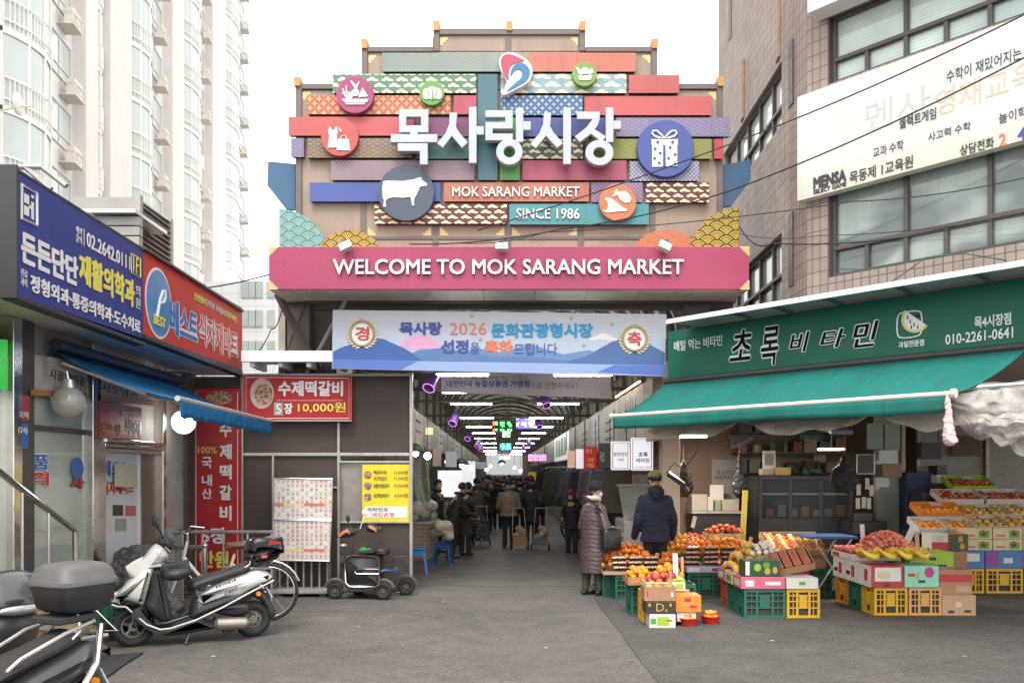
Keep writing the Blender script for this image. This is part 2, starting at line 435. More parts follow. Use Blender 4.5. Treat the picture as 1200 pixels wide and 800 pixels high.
# --- apartment tower, far left
FA=Fr(-14.05,0,R(97.2))
apt=thing('apartment_building','tall white apartment tower with curved glazed balconies rising behind the left signs','building',FA.w(28,-4,0),FA.rz)
apt.location=FA.o
def seg(px):return FA.uv(px,300)[0]
u_end=seg(287)
b=B();b.box(seg(-90),u_end,.0,14,0,60);wl=b.build('wall',M_aptw,apt,smooth=0,bevel=.03)
b=B()
for a,c in((85,100),(115,141),(191,205),(240,256)):b.box(seg(a),seg(c),-.55,.1,0,60)
b.build('pilaster',[M_aptb],apt,smooth=0,bevel=.02)
cols=[(-40,-4,'w',0),(-2,50,'b',.7),(51,84,'w',1),(101,114,'b',.25),(141,166,'b',.8),(167,190,'w',1),(205,226,'b',.8),(227,239,'w',1),(256,273,'b',.8),(274,286,'w',1)]
M_rail=mat('white railing',(.80,.78,.75),.5,var=.05)
M_acb=mat('air conditioner casing',(.66,.62,.56),.55,var=.1,vs=3,dirt=.2)
M_apw=mat('apartment window frame',(.50,.47,.43),.5,var=.1)
FLH=2.75
nb=nw=na=0
random.seed(3)
for ci,(a,c,kind,bul)in enumerate(cols):
 u0,u1=seg(a),seg(c);um=(u0+u1)/2;w=u1-u0
 top=min(44,CAM_H+.56*FA.w(u1,0,0).y+2)
 proto=None;protow=None;ac=None
 k=1
 while 3.4+FLH*k<top:
  z=3.4+FLH*k+(.6 if ci>3 else 0)
  if kind=='b':
   if proto is None:
    n=12
    def arc(f,off=0,bul=bul,w=w):return(-w/2+w*f,-.08-off-bul*sin(pi*f)**.8)
    sl=B()
    top_=[arc(i/n,.06)for i in range(n+1)]
    for z0,z1 in((-.12,.12),):
     vs=[(x,y,z0)for x,y in top_]+[(x,y,z1)for x,y in top_]
     m_=n+1
     sl.add(vs+[(w/2,.05,z0),(-w/2,.05,z0),(w/2,.05,z1),(-w/2,.05,z1)],[(i,i+1,m_+i+1,m_+i)for i in range(n)]+[tuple(range(m_))+(2*m_,2*m_+1),tuple(range(m_,2*m_))+(2*m_+2,2*m_+3)])
    proto=sl.build('balcony',M_aptw,apt,smooth=30);proto.location=(um,0,z)
    gl=B()
    for i in range(n):
     p,q=arc(i/n),arc((i+1)/n);gl.add([(p[0],p[1],.12),(q[0],q[1],.12),(q[0],q[1],FLH-.12),(p[0],p[1],FLH-.12)],[(0,1,2,3)])
    g=gl.build('glazing',M_glass,proto,smooth=30)
    rl=B()
    for i in range(0,n+1,3):p=arc(i/n,.02);rl.box(p[0]-.04,p[0]+.04,p[1]-.04,p[1]+.04,.1,FLH-.1)
    for h in(.35,1.1):rl.tube([(x,y,h)for x,y in[arc(i/n,.1)for i in range(n+1)]],.03,5)
    for i in range(0,2*n+1):p=arc(i/(2*n),.1);rl.box(p[0]-.011,p[0]+.011,p[1]-.011,p[1]+.011,.1,1.1)
    rl.build('railing',M_rail,proto,smooth=0)
   else:dup(proto,(um,0,z),parent=apt)
  else:
   if protow is None:
    fr=B();ww=w*.84
    for x in(-ww/2,-.05,ww/2-.06):fr.box(x,x+.07,-.06,.02,.75,2.35)
    for h in(.7,2.3,1.1):fr.box(-ww/2,ww/2,-.065,.02,h,h+.06)
    protow=fr.build('window',M_apw,apt,smooth=0);protow.location=(um,0,z)
    gl=B();gl.box(-ww/2,ww/2,-.03,.01,.75,2.3);gl.build('pane',M_glass,protow,smooth=0)
    if bul:
     ab=B();ab.box(-.42,.42,-.62,-.28,.05,.68);ab.m(1)
     ab.cone((.1,-.625,.36),(.1,-.64,.36),.25,.25,18)
     for i in range(7):ab.box(-.41,-.2,-.632,-.62,.12+i*.075,.16+i*.075)
     ab.m(0);ab.box(-.5,.5,-.68,0,-.02,.02)
     for x in(-.48,.48):ab.box(x-.015,x+.015,-.68,-.65,0,.5);ab.box(x-.015,x+.015,-.68,0,.48,.5)
     ab.box(-.48,.48,-.68,-.66,.47,.5)
     ac=ab.build('air_conditioner',[M_acb,M_apw],apt,smooth=30,bevel=.012);ac.location=(um+w*.1,0,z)
   else:
    dup(protow,(um,0,z),parent=apt)
    if ac and random.random()<.88:dup(ac,(um+w*(.1+.08*random.uniform(-1,1)),0,z+random.uniform(-.05,.1)),parent=apt)
  k+=1
b=B()
d0=FA.uv(19,122,.9);b.ball((d0[0],-.95,d0[1]),(.38,.1,.38),14,6,v0=-pi/2,v1=pi/2);b.tube([(d0[0],-.2,d0[1]-.3),(d0[0],-.9,d0[1]-.1),(d0[0]+.1,-1.3,d0[1])],.03,6)
b.build('satellite_dish',M_acb,apt)
FO=Fr(0,60,0)
off=thing('office_building','pale low office block seen far behind between the red sign and the gate','building',(-17,60,0),0,world=True)
b=B();x0=P(240,300,60).x;x1=P(420,300,60).x;b.box(x0,x1,60,70,0,P(300,330,60).z);b.build('wall',mat('office paint',(.74,.74,.74),.7,pat=tiles(1.2,.9,.02,(.74,.74,.75),(.70,.71,.72),(.5,.5,.5)),var=.04),off,smooth=0)
for r in(337,371,407):
 for cx in(287,296,304,318,337,345,354,372):
  p=P(cx,r,60);b=B();b.box(p.x-.26,p.x+.26,59.93,60.02,p.z-.75,p.z+.45);f=b.build('window',M_apw,off,smooth=0)
  b=B();b.box(p.x-.22,p.x+.22,59.9,59.95,p.z-.7,p.z+.4);g=b.build('pane',M_glass,f,smooth=0);g.location=(0,0,0)
# --- right brick building
FR=Fr(2.51,12.13,math.atan2(-.743,.669))
FG=Fr(2.14,11.8,FR.rz)
brick=fthing('brick_building','brown brick tiled building with dark framed windows over the green fruit shop','building',FR)
uC,_=FR.uv(946,200);UR=7.5;ZB,ZT=3.0,13.5
w1l,w1b=FR.uv(971,99);_,w1t=FR.uv(973,19);w1t+=1.05-0.0
w1t=FR.uv(973,19)[1]
w2l,w2b=FR.uv(973,325);w2t=FR.uv(974,228)[1]+.15
b=B();TH=.28
for(x0,x1,z0,z1)in((uC,w1l,ZB,ZT),(w1l,UR,ZB,w2b),(w1l,UR,w2t,w1b),(w1l,UR,w1t,ZT)):b.box(x0,x1,0,TH,z0,z1)
b.build('facade',M_tilev,brick,smooth=0)
def window(parent,xs,z0,z1,tr,m,rec=.12,sub=None,fw=.05):
 b=B()
 for x in xs:b.box(x-fw/2,x+fw/2,rec-.05,rec+.06,z0,z1)
 for z in(z0,z1-fw):b.box(xs[0],xs[-1],rec-.055,rec+.055,z,z+fw)
 if tr:b.box(xs[0],xs[-1],rec-.058,rec+.055,tr-fw/2,tr+fw/2)
 if sub:
  for x in sub:b.box(x-fw/2,x+fw/2,rec-.045,rec+.05,z0,tr)
 f=b.build('window',M_frame,parent,smooth=0,bevel=.005)
 b=B();b.box(xs[0],xs[-1],rec+.005,rec+.02,z0,z1);b.build('pane',m,f,smooth=0)
 return f
xs=[FR.uv(972,60)[0]+.02,FR.uv(1058,40)[0],FR.uv(1157,20)[0],FR.uv(1275,10)[0],UR]
window(brick,xs,w1b,w1t,w1b+(w1t-w1b)*.36,M_blind,sub=[FR.uv(1012,60)[0],FR.uv(1105,40)[0],FR.uv(1215,40)[0]])
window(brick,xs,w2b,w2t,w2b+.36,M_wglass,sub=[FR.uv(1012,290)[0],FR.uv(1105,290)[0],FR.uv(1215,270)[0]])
pc=FR.w(uC,0,0);XF=3.52
FB=Fr(XF,0,R(-90.9))
pk=None
uB0=FB.uv(926,200)[0];pk=FB.w(uB0,0,0)
d=(pc-pk).to_2d();FCm=Fr(pk.x,pk.y,math.atan2(d.y,d.x))
ch=fthing('brick_building_corner','x','x',FCm);ch.name='tmpc'
b=B();b.box(0,d.length,.002,TH,ZB,ZT);o=b.build('corner_pier',M_tilev,brick,smooth=0)
o.matrix_local=Matrix.Rotation(FCm.rz-FR.rz,4,'Z');o.location=(Matrix.Rotation(-FR.rz,3,'Z')@(FCm.o-FR.o))
bpy.data.objects.remove(ch)
uB1=FB.uv(842,200)[0]
side=B();wt=FB.uv(915,73)[1];wb=FB.uv(915,147)[1];wl_,wr_=FB.uv(848,200)[0],FB.uv(916,100)[0]
lt=FB.uv(915,273)[1];lb=FB.uv(915,352)[1]
sl0=FB.uv(921,200)[0];slt,slb=FB.uv(923,50)[1],FB.uv(931,125)[1]
for(x0,x1,z0,z1)in((uB1,wl_,ZB,ZT),(wr_,uB0,ZB,ZT),(wl_,wr_,ZB,lb),(wl_,wr_,lt,wb),(wl_,wr_,wt,ZT)):side.box(x0,x1,0,TH,z0,z1)
def onto(o,F):
 o.rotation_euler=(0,0,F.rz-FR.rz);o.location=Matrix.Rotation(-FR.rz,3,'Z')@(F.o-FR.o)
onto(side.build('side_wall',M_tile,brick,smooth=0),FB)
def sidewin(z0,z1,tr):
 n=5;xs=[wl_+(wr_-wl_)*i/n for i in range(n+1)]
 f=window(brick,xs,z0,z1,tr,mat('pale window glass',(.62,.66,.64),.1,var=.25,vs=.6,spec=.9));onto(f,FB)
sidewin(wb,wt,wb+.35);sidewin(lb,lt,lb+.4)
for(pt,pb,px)in((-60,45,856),(50,124,927),(250,335,927)):
 a=FB.uv(px,pt);c=FB.uv(px,pb);b=B();b.box(a[0]-.09,a[0]+.09,-.012,.05,c[1],a[1]);onto(b.build('slot_window',M_frame,brick,smooth=0),FB)
for px,pt,pb in((913,0,67),(871,70,138)):
 a=FB.uv(px,pt,.06);c=FB.uv(px,pb,.06);b=B();b.tube([(a[0],-.06,a[1]),(a[0],-.06,c[1]),(a[0]-.1,-.06,c[1]-.02)],.025,7)
 onto(b.build('drain_pipe',mat('rusty pipe',(.30,.19,.13),.8,var=.35,vs=9,bump=.3),brick),FB)
pts=[FR.w(UR,-.02,0),FR.w(uC,-.02,0),Vector((pk.x+.05,pk.y,0)),FB.w(uB1,-.02,0),Vector((12,17,0)),Vector((12,8,0))]
for nm,z0,z1,m in(('floor_slab',3.02,3.16,M_conc),('roof',ZT-.1,ZT+.1,M_conc)):
 b=B();n=len(pts);loc=[Matrix.Rotation(-FR.rz,3,'Z')@(p-FR.o)for p in pts]
 b.loft([[(p.x,p.y,z0)for p in loc],[(p.x,p.y,z1)for p in loc]]);b.build(nm,m,brick,smooth=0)
a=FR.uv(946,16,.3);b=B();b.box(a[0],UR,-.3,-.012,a[1],a[1]+.8)
sb=b.build('blank_sign_box',M_white,None,smooth=0,bevel=.01);sb.location=FR.o;sb.rotation_euler=(0,0,FR.rz)
tag(sb,'white sign box cut off at the very top right of the brick building','sign')
# --- left shop row
FL=Fr(-3.75,0,R(90.86));FS=Fr(-4.45,0,R(90.86));ZFT=3.92
u17,zb=FL.uv(17,345);u168,_=FL.uv(168,398);u283,_=FL.uv(283,438)
zb=FL.uv(168,398)[1];zt=FL.uv(168,298)[1]
shop=fthing('shop_building','single storey shop with glass front and stainless columns under the blue and red signs','building',FS)
b=B();b.box(u17+.0,u283,-.58,2.6,zb+.02,zb+.06);b.build('soffit',M_soff,shop,smooth=0)
b=B();b.box(u17+.02,u283-.02,-.57,3.2,zb+.06,zt-.02);b.box(-2,u17-.02,.3,3.2,zb+.3,zt-.2);b.build('roof',M_black,shop,smooth=0)
b=B();b.box(11.95,12.25,0.02,4,0,zb);b.box(5,12.2,3.3,3.5,0,zb);b.box(u17,u17+.2,.02,3.3,2.5,zb)
b.build('wall',mat('dim shop wall',(.34,.32,.29),.8,var=.2,dirt=.3),shop,smooth=0)
M_sglass=mat('shop glass',(.52,.58,.53),.05,var=.25,vs=1.5,alpha=.5,spec=1)
ux=lambda px,d=0:FS.uv(px,500,d)[0]
ZS=zb+.02
for a,c in((8.5,19),(103,118),(186,190)):b=B();b.box(ux(a),ux(c),-.06,.12,.17,ZS);b.build('column',M_inox,shop,smooth=0,bevel=.008)
for a,c in((19.2,34.5),(215,226)):b=B();b.box(ux(a),ux(c),-.05,.1,.17 if a<200 else 0,ZS);b.build('mullion',M_frame,shop,smooth=0,bevel=.005)
for z in(.2,2.15):b=B();b.box(ux(35),ux(103),-.03,.05,z,z+.05);b.build('glazing_bar',M_frame,shop,smooth=0,bevel=.005)
for a,c in((-60,103),(190,215)):b=B();b.box(ux(a),ux(c),.0,.012,.2,ZS-.35);b.build('glass_front',M_sglass,shop,smooth=0)
b=B();z0=FS.uv(150,531)[1];z1=FS.uv(150,515)[1]
for i in range(3):b.box(ux(117),ux(186),-.05-.015*i,.1,z0+(z1-z0)*i/3,z0+(z1-z0)*(i+1)/3-.006)
b.build('shutter_box',M_inox,shop,smooth=0,bevel=.006)
b=B();b.box(ux(117),ux(167),.02,.05,.2,z0);b.build('door',mat('white poster door',(.72,.75,.77),.5,var=.08),shop,smooth=0)
b=B();b.box(ux(167),ux(186),.0,.08,.17,z0);b.build('door_jamb',mat('bronze jamb',(.22,.19,.155),.35,metal=.6,var=.2),shop,smooth=0)
b=B();b.box(ux(117),ux(186),.06,.1,z1,ZS);b.box(ux(35),ux(103),.06,.1,2.35,ZS);b.build('transom',M_grey,shop,smooth=0)
for i in range(4):
 for k in range(4):b=B();b.box(7.95+i*.42,8.34+i*.42,.5+.1*(k%2),.95,.2+k*.36,.55+k*.36);q=b.build('carton',mat('faded carton',(.36,.31,.20),.8,var=.2),None,smooth=0,bevel=.01);q.location=FS.o;q.rotation_euler=(0,0,FS.rz);tag(q,'faded brown carton stacked behind the left shop window','carton','cartons stacked inside the left shop')
M_otile=mat('orange floor tile',rough=.5,var=.12,vs=3,dirt=.4,dsx=(1,1,1),pat=lambda t,x,y,z,vec:cmix(t,((x*3.3).fr()<.03).mx((y*3.3).fr()<.03),(.46,.27,.11),(.30,.26,.22)))
M_gran=mat('brown granite',(.22,.14,.10),.4,var=.25,vs=20,dirt=.6)
pl=thing('shop_step','low orange tiled step platform with brown stone edge before the left shop','step',(-4.2,7,0),FS.rz);pl.location=FS.o
c0=FS.uv(132.7,735,.42)[0]
b=B();b.box(4.5,c0,-.40,.9,.165,.18);b.build('tiled_top',M_otile,pl,smooth=0)
b=B();b.box(4.5,c0-.003,-.397,.9,0,.164);b.build('stone_edge',M_gran,pl,smooth=0)
b=B();b.box(4.5,c0+.006,-.412,-.40,.150,.186);b.build('metal_nosing',M_alu,pl,smooth=0)
b=B()
for i in range(4):b.box(4.5,ux(46)-.27*i,-.37,-.02,.181+.15*i,.18+.15*(i+1))
b.build('stair',M_otile,pl,smooth=0,bevel=.006)
b=B();b.loft([[(x,y,z)for x,z in((ux(66),.182),(ux(60),.182),(5,.80),(5,.92))]for y in(-.40,-.375)]);b.build('stair_stringer',M_grey,pl,smooth=0)
# --- market gate
def p_lattice(bg,ln,k=14,w=.12):
 return lambda t,x,y,z,vec:cmix(t,(((x+z)*k).fr()<w).mx(((x-z)*k).fr()<w),bg,ln)
def p_flower(bg,ln,k=60):
 def f(t,x,y,z,vec):
  a=(x*k).sn()*(z*k).sn();b=((x+z)*k*.5).sn()*((x-z)*k*.5).sn()
  return cmix(t,(a.ab()+b.ab()*.7)>.62,ln,bg)
 return f
def p_fan(bg,ln,r=.09,rings=3,spokes=True,lw=.3):
 def f(t,x,y,z,vec):
  h=r*.5;j0=(z/h).fl();out=None;msk=None
  def cell(dj):
   j=j0+dj;odd=(j*.5).fr()*2
   xx=x/(2*r)+odd*.5;cx=(xx.fr()-.5)*(2*r);dz=z-j*h
   d=(cx*cx+dz*dz).sq()/r
   ring=((d*rings).fr()>(1-lw))
   if spokes:
    an=dz.op('ARCTAN2',cx);sp=((an*(6/pi)+.5).fr()-.5).ab()<.1
    ring=((d>.86)*(d<1)).mx((d<.62)*sp*(d>.1)).mx((d>.64)*(d<.7))
   return d,ring
  dl,rl=cell(-1);d0,r0=cell(0);d1,r1=cell(1)
  in_l=dl<1;in_0=d0<1
  v=in_l*rl+(in_l*-1+1)*(in_0*r0+(in_0*-1+1)*r1)
  return cmix(t,v,bg,ln)
 return f
def p_cloud(bg,lt=(.86,.70,.45),dk=(.68,.40,.18),s=1):
 def f(t,x,y,z,vec):
  w,h=.21*s,.085*s
  j=(z/h).fl();odd=(j*.5).fr()*2;xi=x/w+odd*.5;u=(xi.fr()-.5)*w;q=((z/h).fr()-.35)*h
  def lobe(cx,cz,rr):return(((u-cx)*(u-cx)+(q-cz)*(q-cz)*2.2).sq()-rr)
  d=lobe(0,.012*s,.036*s).mn(lobe(-.045*s,-.004*s,.026*s)).mn(lobe(.045*s,-.006*s,.028*s)).mn(lobe(.08*s,-.012*s,.014*s))
  ins=(d<0)*(q>-.022*s)
  g=(d/(-.03*s)).mx(0).mn(1)
  c=cmix(t,(g*.9+(q*(1/(.06*s)))*.4).mx(0).mn(1),dk,lt)
  edge=(d>-.006*s)
  c=cmix(t,edge,c,(.92,.82,.62))
  return cmix(t,ins,bg,c)
 return f
def p_diamond(a,c,s=.19):
 def f(t,x,y,z,vec):
  d=((x/s).fr()-.5).ab()+((z/s).fr()-.5).ab();v=((d*4.5).fr()<.5)
  return cmix(t,v,a,c)
 return f
def wood(t,x,y,z,vec):
 n=tnoise(t,vec,30,3,.6,(1,1,.02));return cmix(t,n,(.27,.20,.155),(.34,.26,.205))
M_gwood=mat('gate wood panel',rough=.6,var=.06,vs=.8,dirt=.25,pat=wood)
M_gframe=mat('gate frame',(.13,.108,.10),.5,var=.1,dirt=.15)
M_cap=mat('orange cap',(.50,.24,.07),.5,var=.15)
M_gold=mat('gold trim',(.55,.42,.20),.45,metal=.3,var=.15)
YG=12.25
FGt=Fr(0,YG,0)
gate=thing('market_gate','tall stepped market gate covered in colourful patterned panels with round food emblems and white letters','gate',(0,YG,0))
def gx(px,d=0):return FGt.uv(px,300,d)[0]
def gz(py,d=0):return FGt.uv(600,py,d)[1]
tiers=[(349,845,106,345),(427,767,61,105),(511,683,41,60)]
b=B()
for x0,x1,y0,y1 in tiers:b.box(gx(x0),gx(x1),0,.35,gz(y1),gz(y0))
b.build('back_panel',M_gwood,gate,smooth=0)
def bar(px0,px1,py0,py1,d=.03,nm='frame_bar'):
 b=B();b.box(gx(px0),gx(px1),-d,.37,gz(py1),gz(py0));return b.build(nm,M_gframe,gate,smooth=0,bevel=.006)
bar(347,354,100,290);bar(840,847,100,290)
bar(424,431,57,106);bar(763,770,57,106)
bar(508,515,36,61);bar(679,686,36,61)
bar(354.2,423.8,99,105.5,.034);bar(770.2,839.8,99,105.5,.034)
bar(431.2,507.8,56,62,.034);bar(686.2,762.8,56,62,.034);bar(515.2,678.8,35,42,.034)
for x in(422.5,507,592,677,761):bar(x,x+7,44 if 500<x<680 else 110,290,.012,'post')
bar(431,840,277,281,.014,'rail')
for x,y in((349,92),(844,92),(427.5,48),(767,48),(511.5,27),(682.5,27),(597,27)):
 b=B();s=.05
 b.loft([[(gx(x)+sx*w,yy,z)for sx,yy in((-1,-.06),(1,-.06),(1,.40),(-1,.40))]for w,z in((.038,gz(y+11)),(.048,gz(y)))])
 b.build('finial_cap',M_cap,gate,smooth=0,bevel=.004)
def corner(x,y,sx,sy,s=9,d=.004):
 b=B();a=gx(x);z=gz(y);k=.0123*s/3
 for i in range(3):b.box(min(a,a+sx*k*(3-i)),max(a,a+sx*k*(3-i)),-d,.01,min(z-sy*k*i,z-sy*k*(i+1)),max(z-sy*k*i,z-sy*k*(i+1)))
 b.build('gold_corner',M_gold,gate,smooth=0)
for a in((516,44,1,1),(678,44,-1,1),(432,65,1,1),(762,65,-1,1),(355,108,1,1),(839,108,-1,1),(431,276,1,-1),(505,276,-1,-1),(516,276,1,-1),(591,276,-1,-1),(600,276,1,-1),(676,276,-1,-1)):corner(*a)
def L(*a):return tuple(c*.50 for c in sr(*a))
strips=[((448,62,588,84),p_fan(L(150,178,178),L(190,196,180),.055,2,False)),((620,62,745,84),p_lattice(L(236,130,112),L(242,160,138),22,.16)),((390,87,558,109),p_cloud(L(106,160,146))),((560,87,583,211),p_lattice(L(88,146,160),L(66,118,138),17,.16)),((587,87,734,109),p_cloud(L(172,208,216),(.82,.68,.50),(.72,.50,.32),1.35)),((737,88,796,109),p_lattice(L(236,122,116),L(206,90,92),17,.14)),((360,112,528,134),p_flower(L(232,112,84),L(244,210,160),48)),((532,112,558,134),None,L(220,100,120)),((587,112,683,135),p_flower(L(70,110,176),L(190,222,240),58)),((685,113,834,135),None,L(238,112,116)),((338,137,485,159),None,L(238,112,116)),((487,138,558,160),p_lattice(L(120,84,156),L(198,90,100),19,.22)),((586,138,609,211),None,L(112,196,104)),((613,138,719,160),None,L(90,108,190)),((722,138,856,160),p_fan(L(192,176,204),L(104,108,172),.055,2,False)),((341,162,356,184),p_fan(L(192,176,204),L(104,108,172),.055,2,False)),((360,162,483,185),p_fan(L(204,170,136),L(70,64,86),.06,2,False)),((487,162,558,186),p_lattice(L(104,160,152),L(78,128,126),19,.16)),((612,163,683,186),p_cloud(L(84,128,112))),((686,163,834,186),p_fan(L(190,180,84),L(132,150,78),.06,2,False)),((837,163,847,186),None,L(224,84,92)),((388,188,556,211),p_lattice(L(192,164,174),L(128,108,132),17,.12)),((612,188,734,211),None,L(204,92,122)),((738,189,819,212),p_lattice(L(220,218,236),L(74,84,156),17,.24)),((363,214,516,236),None,L(84,110,194)),((520,214,690,236),p_fan(L(224,124,100),L(236,160,134),.05,2,False)),((693,214,753,237),p_lattice(L(190,160,190),L(122,90,146),17,.2)),((757,214,831,237),p_cloud(L(120,58,66),s=.9)),((439,239,594,262),p_cloud(L(120,58,66),s=.9)),((597,239,760,263),p_fan(L(76,172,182),L(104,190,196),.055,2,False)),]
M_pside=mat('panel edge',(.05,.045,.05),.6,var=.1)
for i,st in enumerate(strips):
 (x0,y0,x1,y1),pat=st[0],st[1]
 dk=.09+.004*(i%3)
 m=mat('gate panel pattern %d'%i,st[2]if len(st)>2 else(.5,.5,.5),.5,var=.1,vs=1.5,dirt=.22,dsx=(2.5,1,.25),pat=pat)
 a=prect(FGt,x0,y0,x1,y1,dk)
 b=B();b.box(a[0],a[1],-dk,-dk+.014,a[2],a[3]);b.m(1);b.box(a[0]+.012,a[1]-.012,-dk+.014,-.002,a[2]+.012,a[3]-.012)
 b.build('patterned_panel',[m,M_pside],gate,smooth=0)
M_wlet=mat('white letter',(.62,.62,.62),.4,var=.04)
M_bigl=mat('silver white letter',(.42,.45,.49),.35,var=.05,vs=2)
TP(FGt,gate,'MOK SARANG MARKET',(530,231),(679,231),12,M_wlet,d=.1,ext=.02,bold=.012)
TP(FGt,gate,'SINCE 1986',(605,257),(679,257),12.5,M_wlet,d=.1,ext=.02,bold=.012)
DL=.30
def lz(p):return FGt.uv(p[0],p[1],DL)
def r3(zx,zy):return(300+zx/4,20+zy/4)
def r4(zx,zy):return(600+zx/4,20+zy/4)
def syll(polys,rings=()):
 b=B()
 for i,p in enumerate(polys):b.prism([lz(q)for q in p],-DL-.0006*i,-DL+.1)
 for j,(c,ro,ri)in enumerate(rings):
  cx,cz=lz(c);k=12.0/1000*(YG-DL)/12.0
  n=36;vs=[];e=(YG-DL)/1000;y0,y1=-DL-.0006*(j+6),-DL+.1
  for yy in(y0,y1):
   for r in(ro,ri):vs+=[(cx+r[0]*e*cos(2*pi*i/n),yy,cz+r[1]*e*sin(2*pi*i/n))for i in range(n)]
  fs=[]
  for i in range(n):
   q=(i+1)%n
   fs+=[(i,q,n+q,n+i),(2*n+i,3*n+i,3*n+q,2*n+q),(i,2*n+i,2*n+q,q),(n+i,n+q,3*n+q,3*n+i)]
  b.add(vs,fs)
 b.m(0);b.build('big_letter',M_bigl,gate,smooth=30,bevel=.006)
def rc(f,x0,y0,x1,y1):return[f(x0,y0),f(x1,y0),f(x1,y1),f(x0,y1)]
syll([rc(r3,670,432,808,468),rc(r3,670,508,808,541),rc(r3,670,467,704,509),rc(r3,773,467,808,509),rc(r3,722,540,758,550),rc(r3,632,549,850,588),rc(r3,664,592,805,629),rc(r3,768,628,805,692)])
syll([[r3(908,448),r3(943,448),r3(938,510),r3(916,560),r3(876,614),r3(848,592),r3(888,545),r3(906,500)],[r3(936,512),r3(952,540),r3(993,588),r3(966,614),r3(930,572),r3(916,556)],rc(r3,998,421,1034,685),rc(r3,1034,512,1068,552)])
syll([rc(r3,1075,437,1204,470),rc(r3,1168,469,1204,494),rc(r3,1075,492,1204,524),rc(r3,1075,523,1110,548),rc(r3,1075,546,1204,579),rc(r4,18,425,53,587),rc(r4,53,489,88,530)],[((597,178),(15.5,15.2),(6.8,6.6))])
syll([[r4(150,448),r4(184,448),r4(180,505),r4(158,560),r4(112,616),r4(84,596),r4(128,545),r4(146,500)],[r4(178,510),r4(194,540),r4(240,592),r4(212,614),r4(172,572),r4(158,556)],rc(r4,240,424,277,690)])
syll([rc(r4,305,443,412,479),[r4(378,478),r4(412,478),r4(402,508),r4(376,544),r4(318,587),r4(294,560),r4(350,516)],[r4(388,526),r4(442,560),r4(422,586),r4(368,546)],rc(r4,440,424,476,587),rc(r4,476,486,512,526)],[((702.6,179),(16.5,15),(7.2,6.2))])
def roundel(cx,cy,r,col,d=.17):
 c=FGt.uv(cx,cy,d);rr=r*(YG-d)/1000;b=B();b.prism(disc(c[0],c[1],rr,48),-d,-.01)
 o=b.build('round_emblem',mat('emblem %d %d'%(cx,cy),col,.45,var=.05,vs=2),gate,smooth=30,bevel=.008)
 return o,(lambda pts,nm='pictogram',m=None,e=.012,y=d:emb(o,pts,nm,m,e,d))
def emb(o,polys,nm,m,e,d):
 b=B()
 for i,p in enumerate(polys):b.prism([FGt.uv(x,y,d)for x,y in p],-d-e-.0004*i,-d-.001)
 return b.build(nm,m or M_wlet,o,smooth=30)
def z3(*pts):return[r3(x,y)for x,y in pts]
def z4(*pts):return[r4(x,y)for x,y in pts]
def z5(*pts):return[(300+x/4,180+y/4)for x,y in pts]
def z6(*pts):return[(600+x/4,180+y/4)for x,y in pts]
def dz(f,x,y,r,n=18,ry=None):return[f(x+r*cos(2*pi*i/n),y+(ry or r)*sin(2*pi*i/n))for i in range(n)]
o,e=roundel(416,111,22,L(200,84,138))
pc_=[dz(r3,466,356,19,ry=17),z3((440,300),(452,303),(470,322),(482,304),(486,306),(474,340),(466,342),(456,325)),z3((480,378),(500,332),(526,374)),z3((403,386),(530,386),(520,402),(415,402)),z3((418,405),(512,405),(508,412),(422,412)),z3((404,338),(412,336),(416,352),(410,354)),z3((420,324),(426,324),(428,346),(422,346))]
for x,y in((412,358),(426,356),(440,360),(420,370),(434,372),(448,374),(428,383),(442,384)):pc_.append(dz(r3,x,y,7,12))
e(pc_)
o,e=roundel(506,109,14.5,L(130,196,96))
e([dz(r3,826,358,32,ry=30),dz(r3,798,362,16,ry=26),dz(r3,856,362,16,ry=26)])
e([z3((826,340),(829,340),(832,388),(824,388)),z3((800,345),(803,343),(820,380),(816,382)),z3((852,343),(855,345),(838,382),(834,380))],m=MATS['emblem 506 109'],nm='leaf_line',e=.016)
o,e=roundel(398,161,22,L(234,108,102))
e([z3((345,515),(350,515),(356,530),(368,530),(374,514),(380,516),(384,540),(380,554),(382,612),(336,614),(344,556),(338,540)),z3((385,572),(436,574),(443,627),(378,625)),z3((386,518),(392,522),(404,536),(396,542))])
c0_=FGt.uv(*r3(411,574),.17);b=B();b.tube([(c0_[0]+.045*cos(a*pi/8),-.178,c0_[1]+.05*sin(a*pi/8))for a in range(9)],.006,6);b.build('pictogram',M_wlet,o)
o,e=roundel(476,226,33,L(92,106,128))
e([z5((597,132),(610,128),(690,130),(740,122),(766,113),(774,112),(779,124),(802,142),(802,152),(786,154),(770,156),(752,196),(742,212),(741,240),(744,244),(732,244),(727,212),(722,204),(690,208),(645,206),(618,212),(608,224),(610,250),(597,250),(600,220),(594,204),(592,160))])
o,e=roundel(685,87,14.5,L(150,200,92))
e([z4((305,276),(379,276),(368,298),(316,298)),dz(r4,322,260,13),dz(r4,342,254,16),dz(r4,364,260,13),z4((300,240),(312,238),(318,262),(308,266)),z4((372,238),(384,262),(372,266))])
o,e=roundel(780,174,33.5,L(82,104,190))
e([z4((653,574),(777,574),(777,602),(653,602)),z4((656,604),(774,604),(774,700),(656,704))])
e([z4((708,604),(718,604),(720,702),(707,702))]+[dz(r4,x,y,6.5,12)for x,y in((670,620),(694,640),(668,664),(690,686),(740,614),(764,646),(733,664),(764,690),(682,588),(752,588))],nm='pattern_dot',m=MATS['emblem 780 174'],e=.018)
for sx in(-1,1):
 pts=[(0,0),(.3,.5),(.65,.95),(1,.95),(1.1,.6),(.85,.25),(.4,.05)]
 c0_=FGt.uv(*r4(714,570),.17);b=B();b.tube([(c0_[0]+sx*q[0]*.16,-.178,c0_[1]+q[1]*.11)for q in pts],.016,6,closed=True);b.build('bow',M_wlet,o)
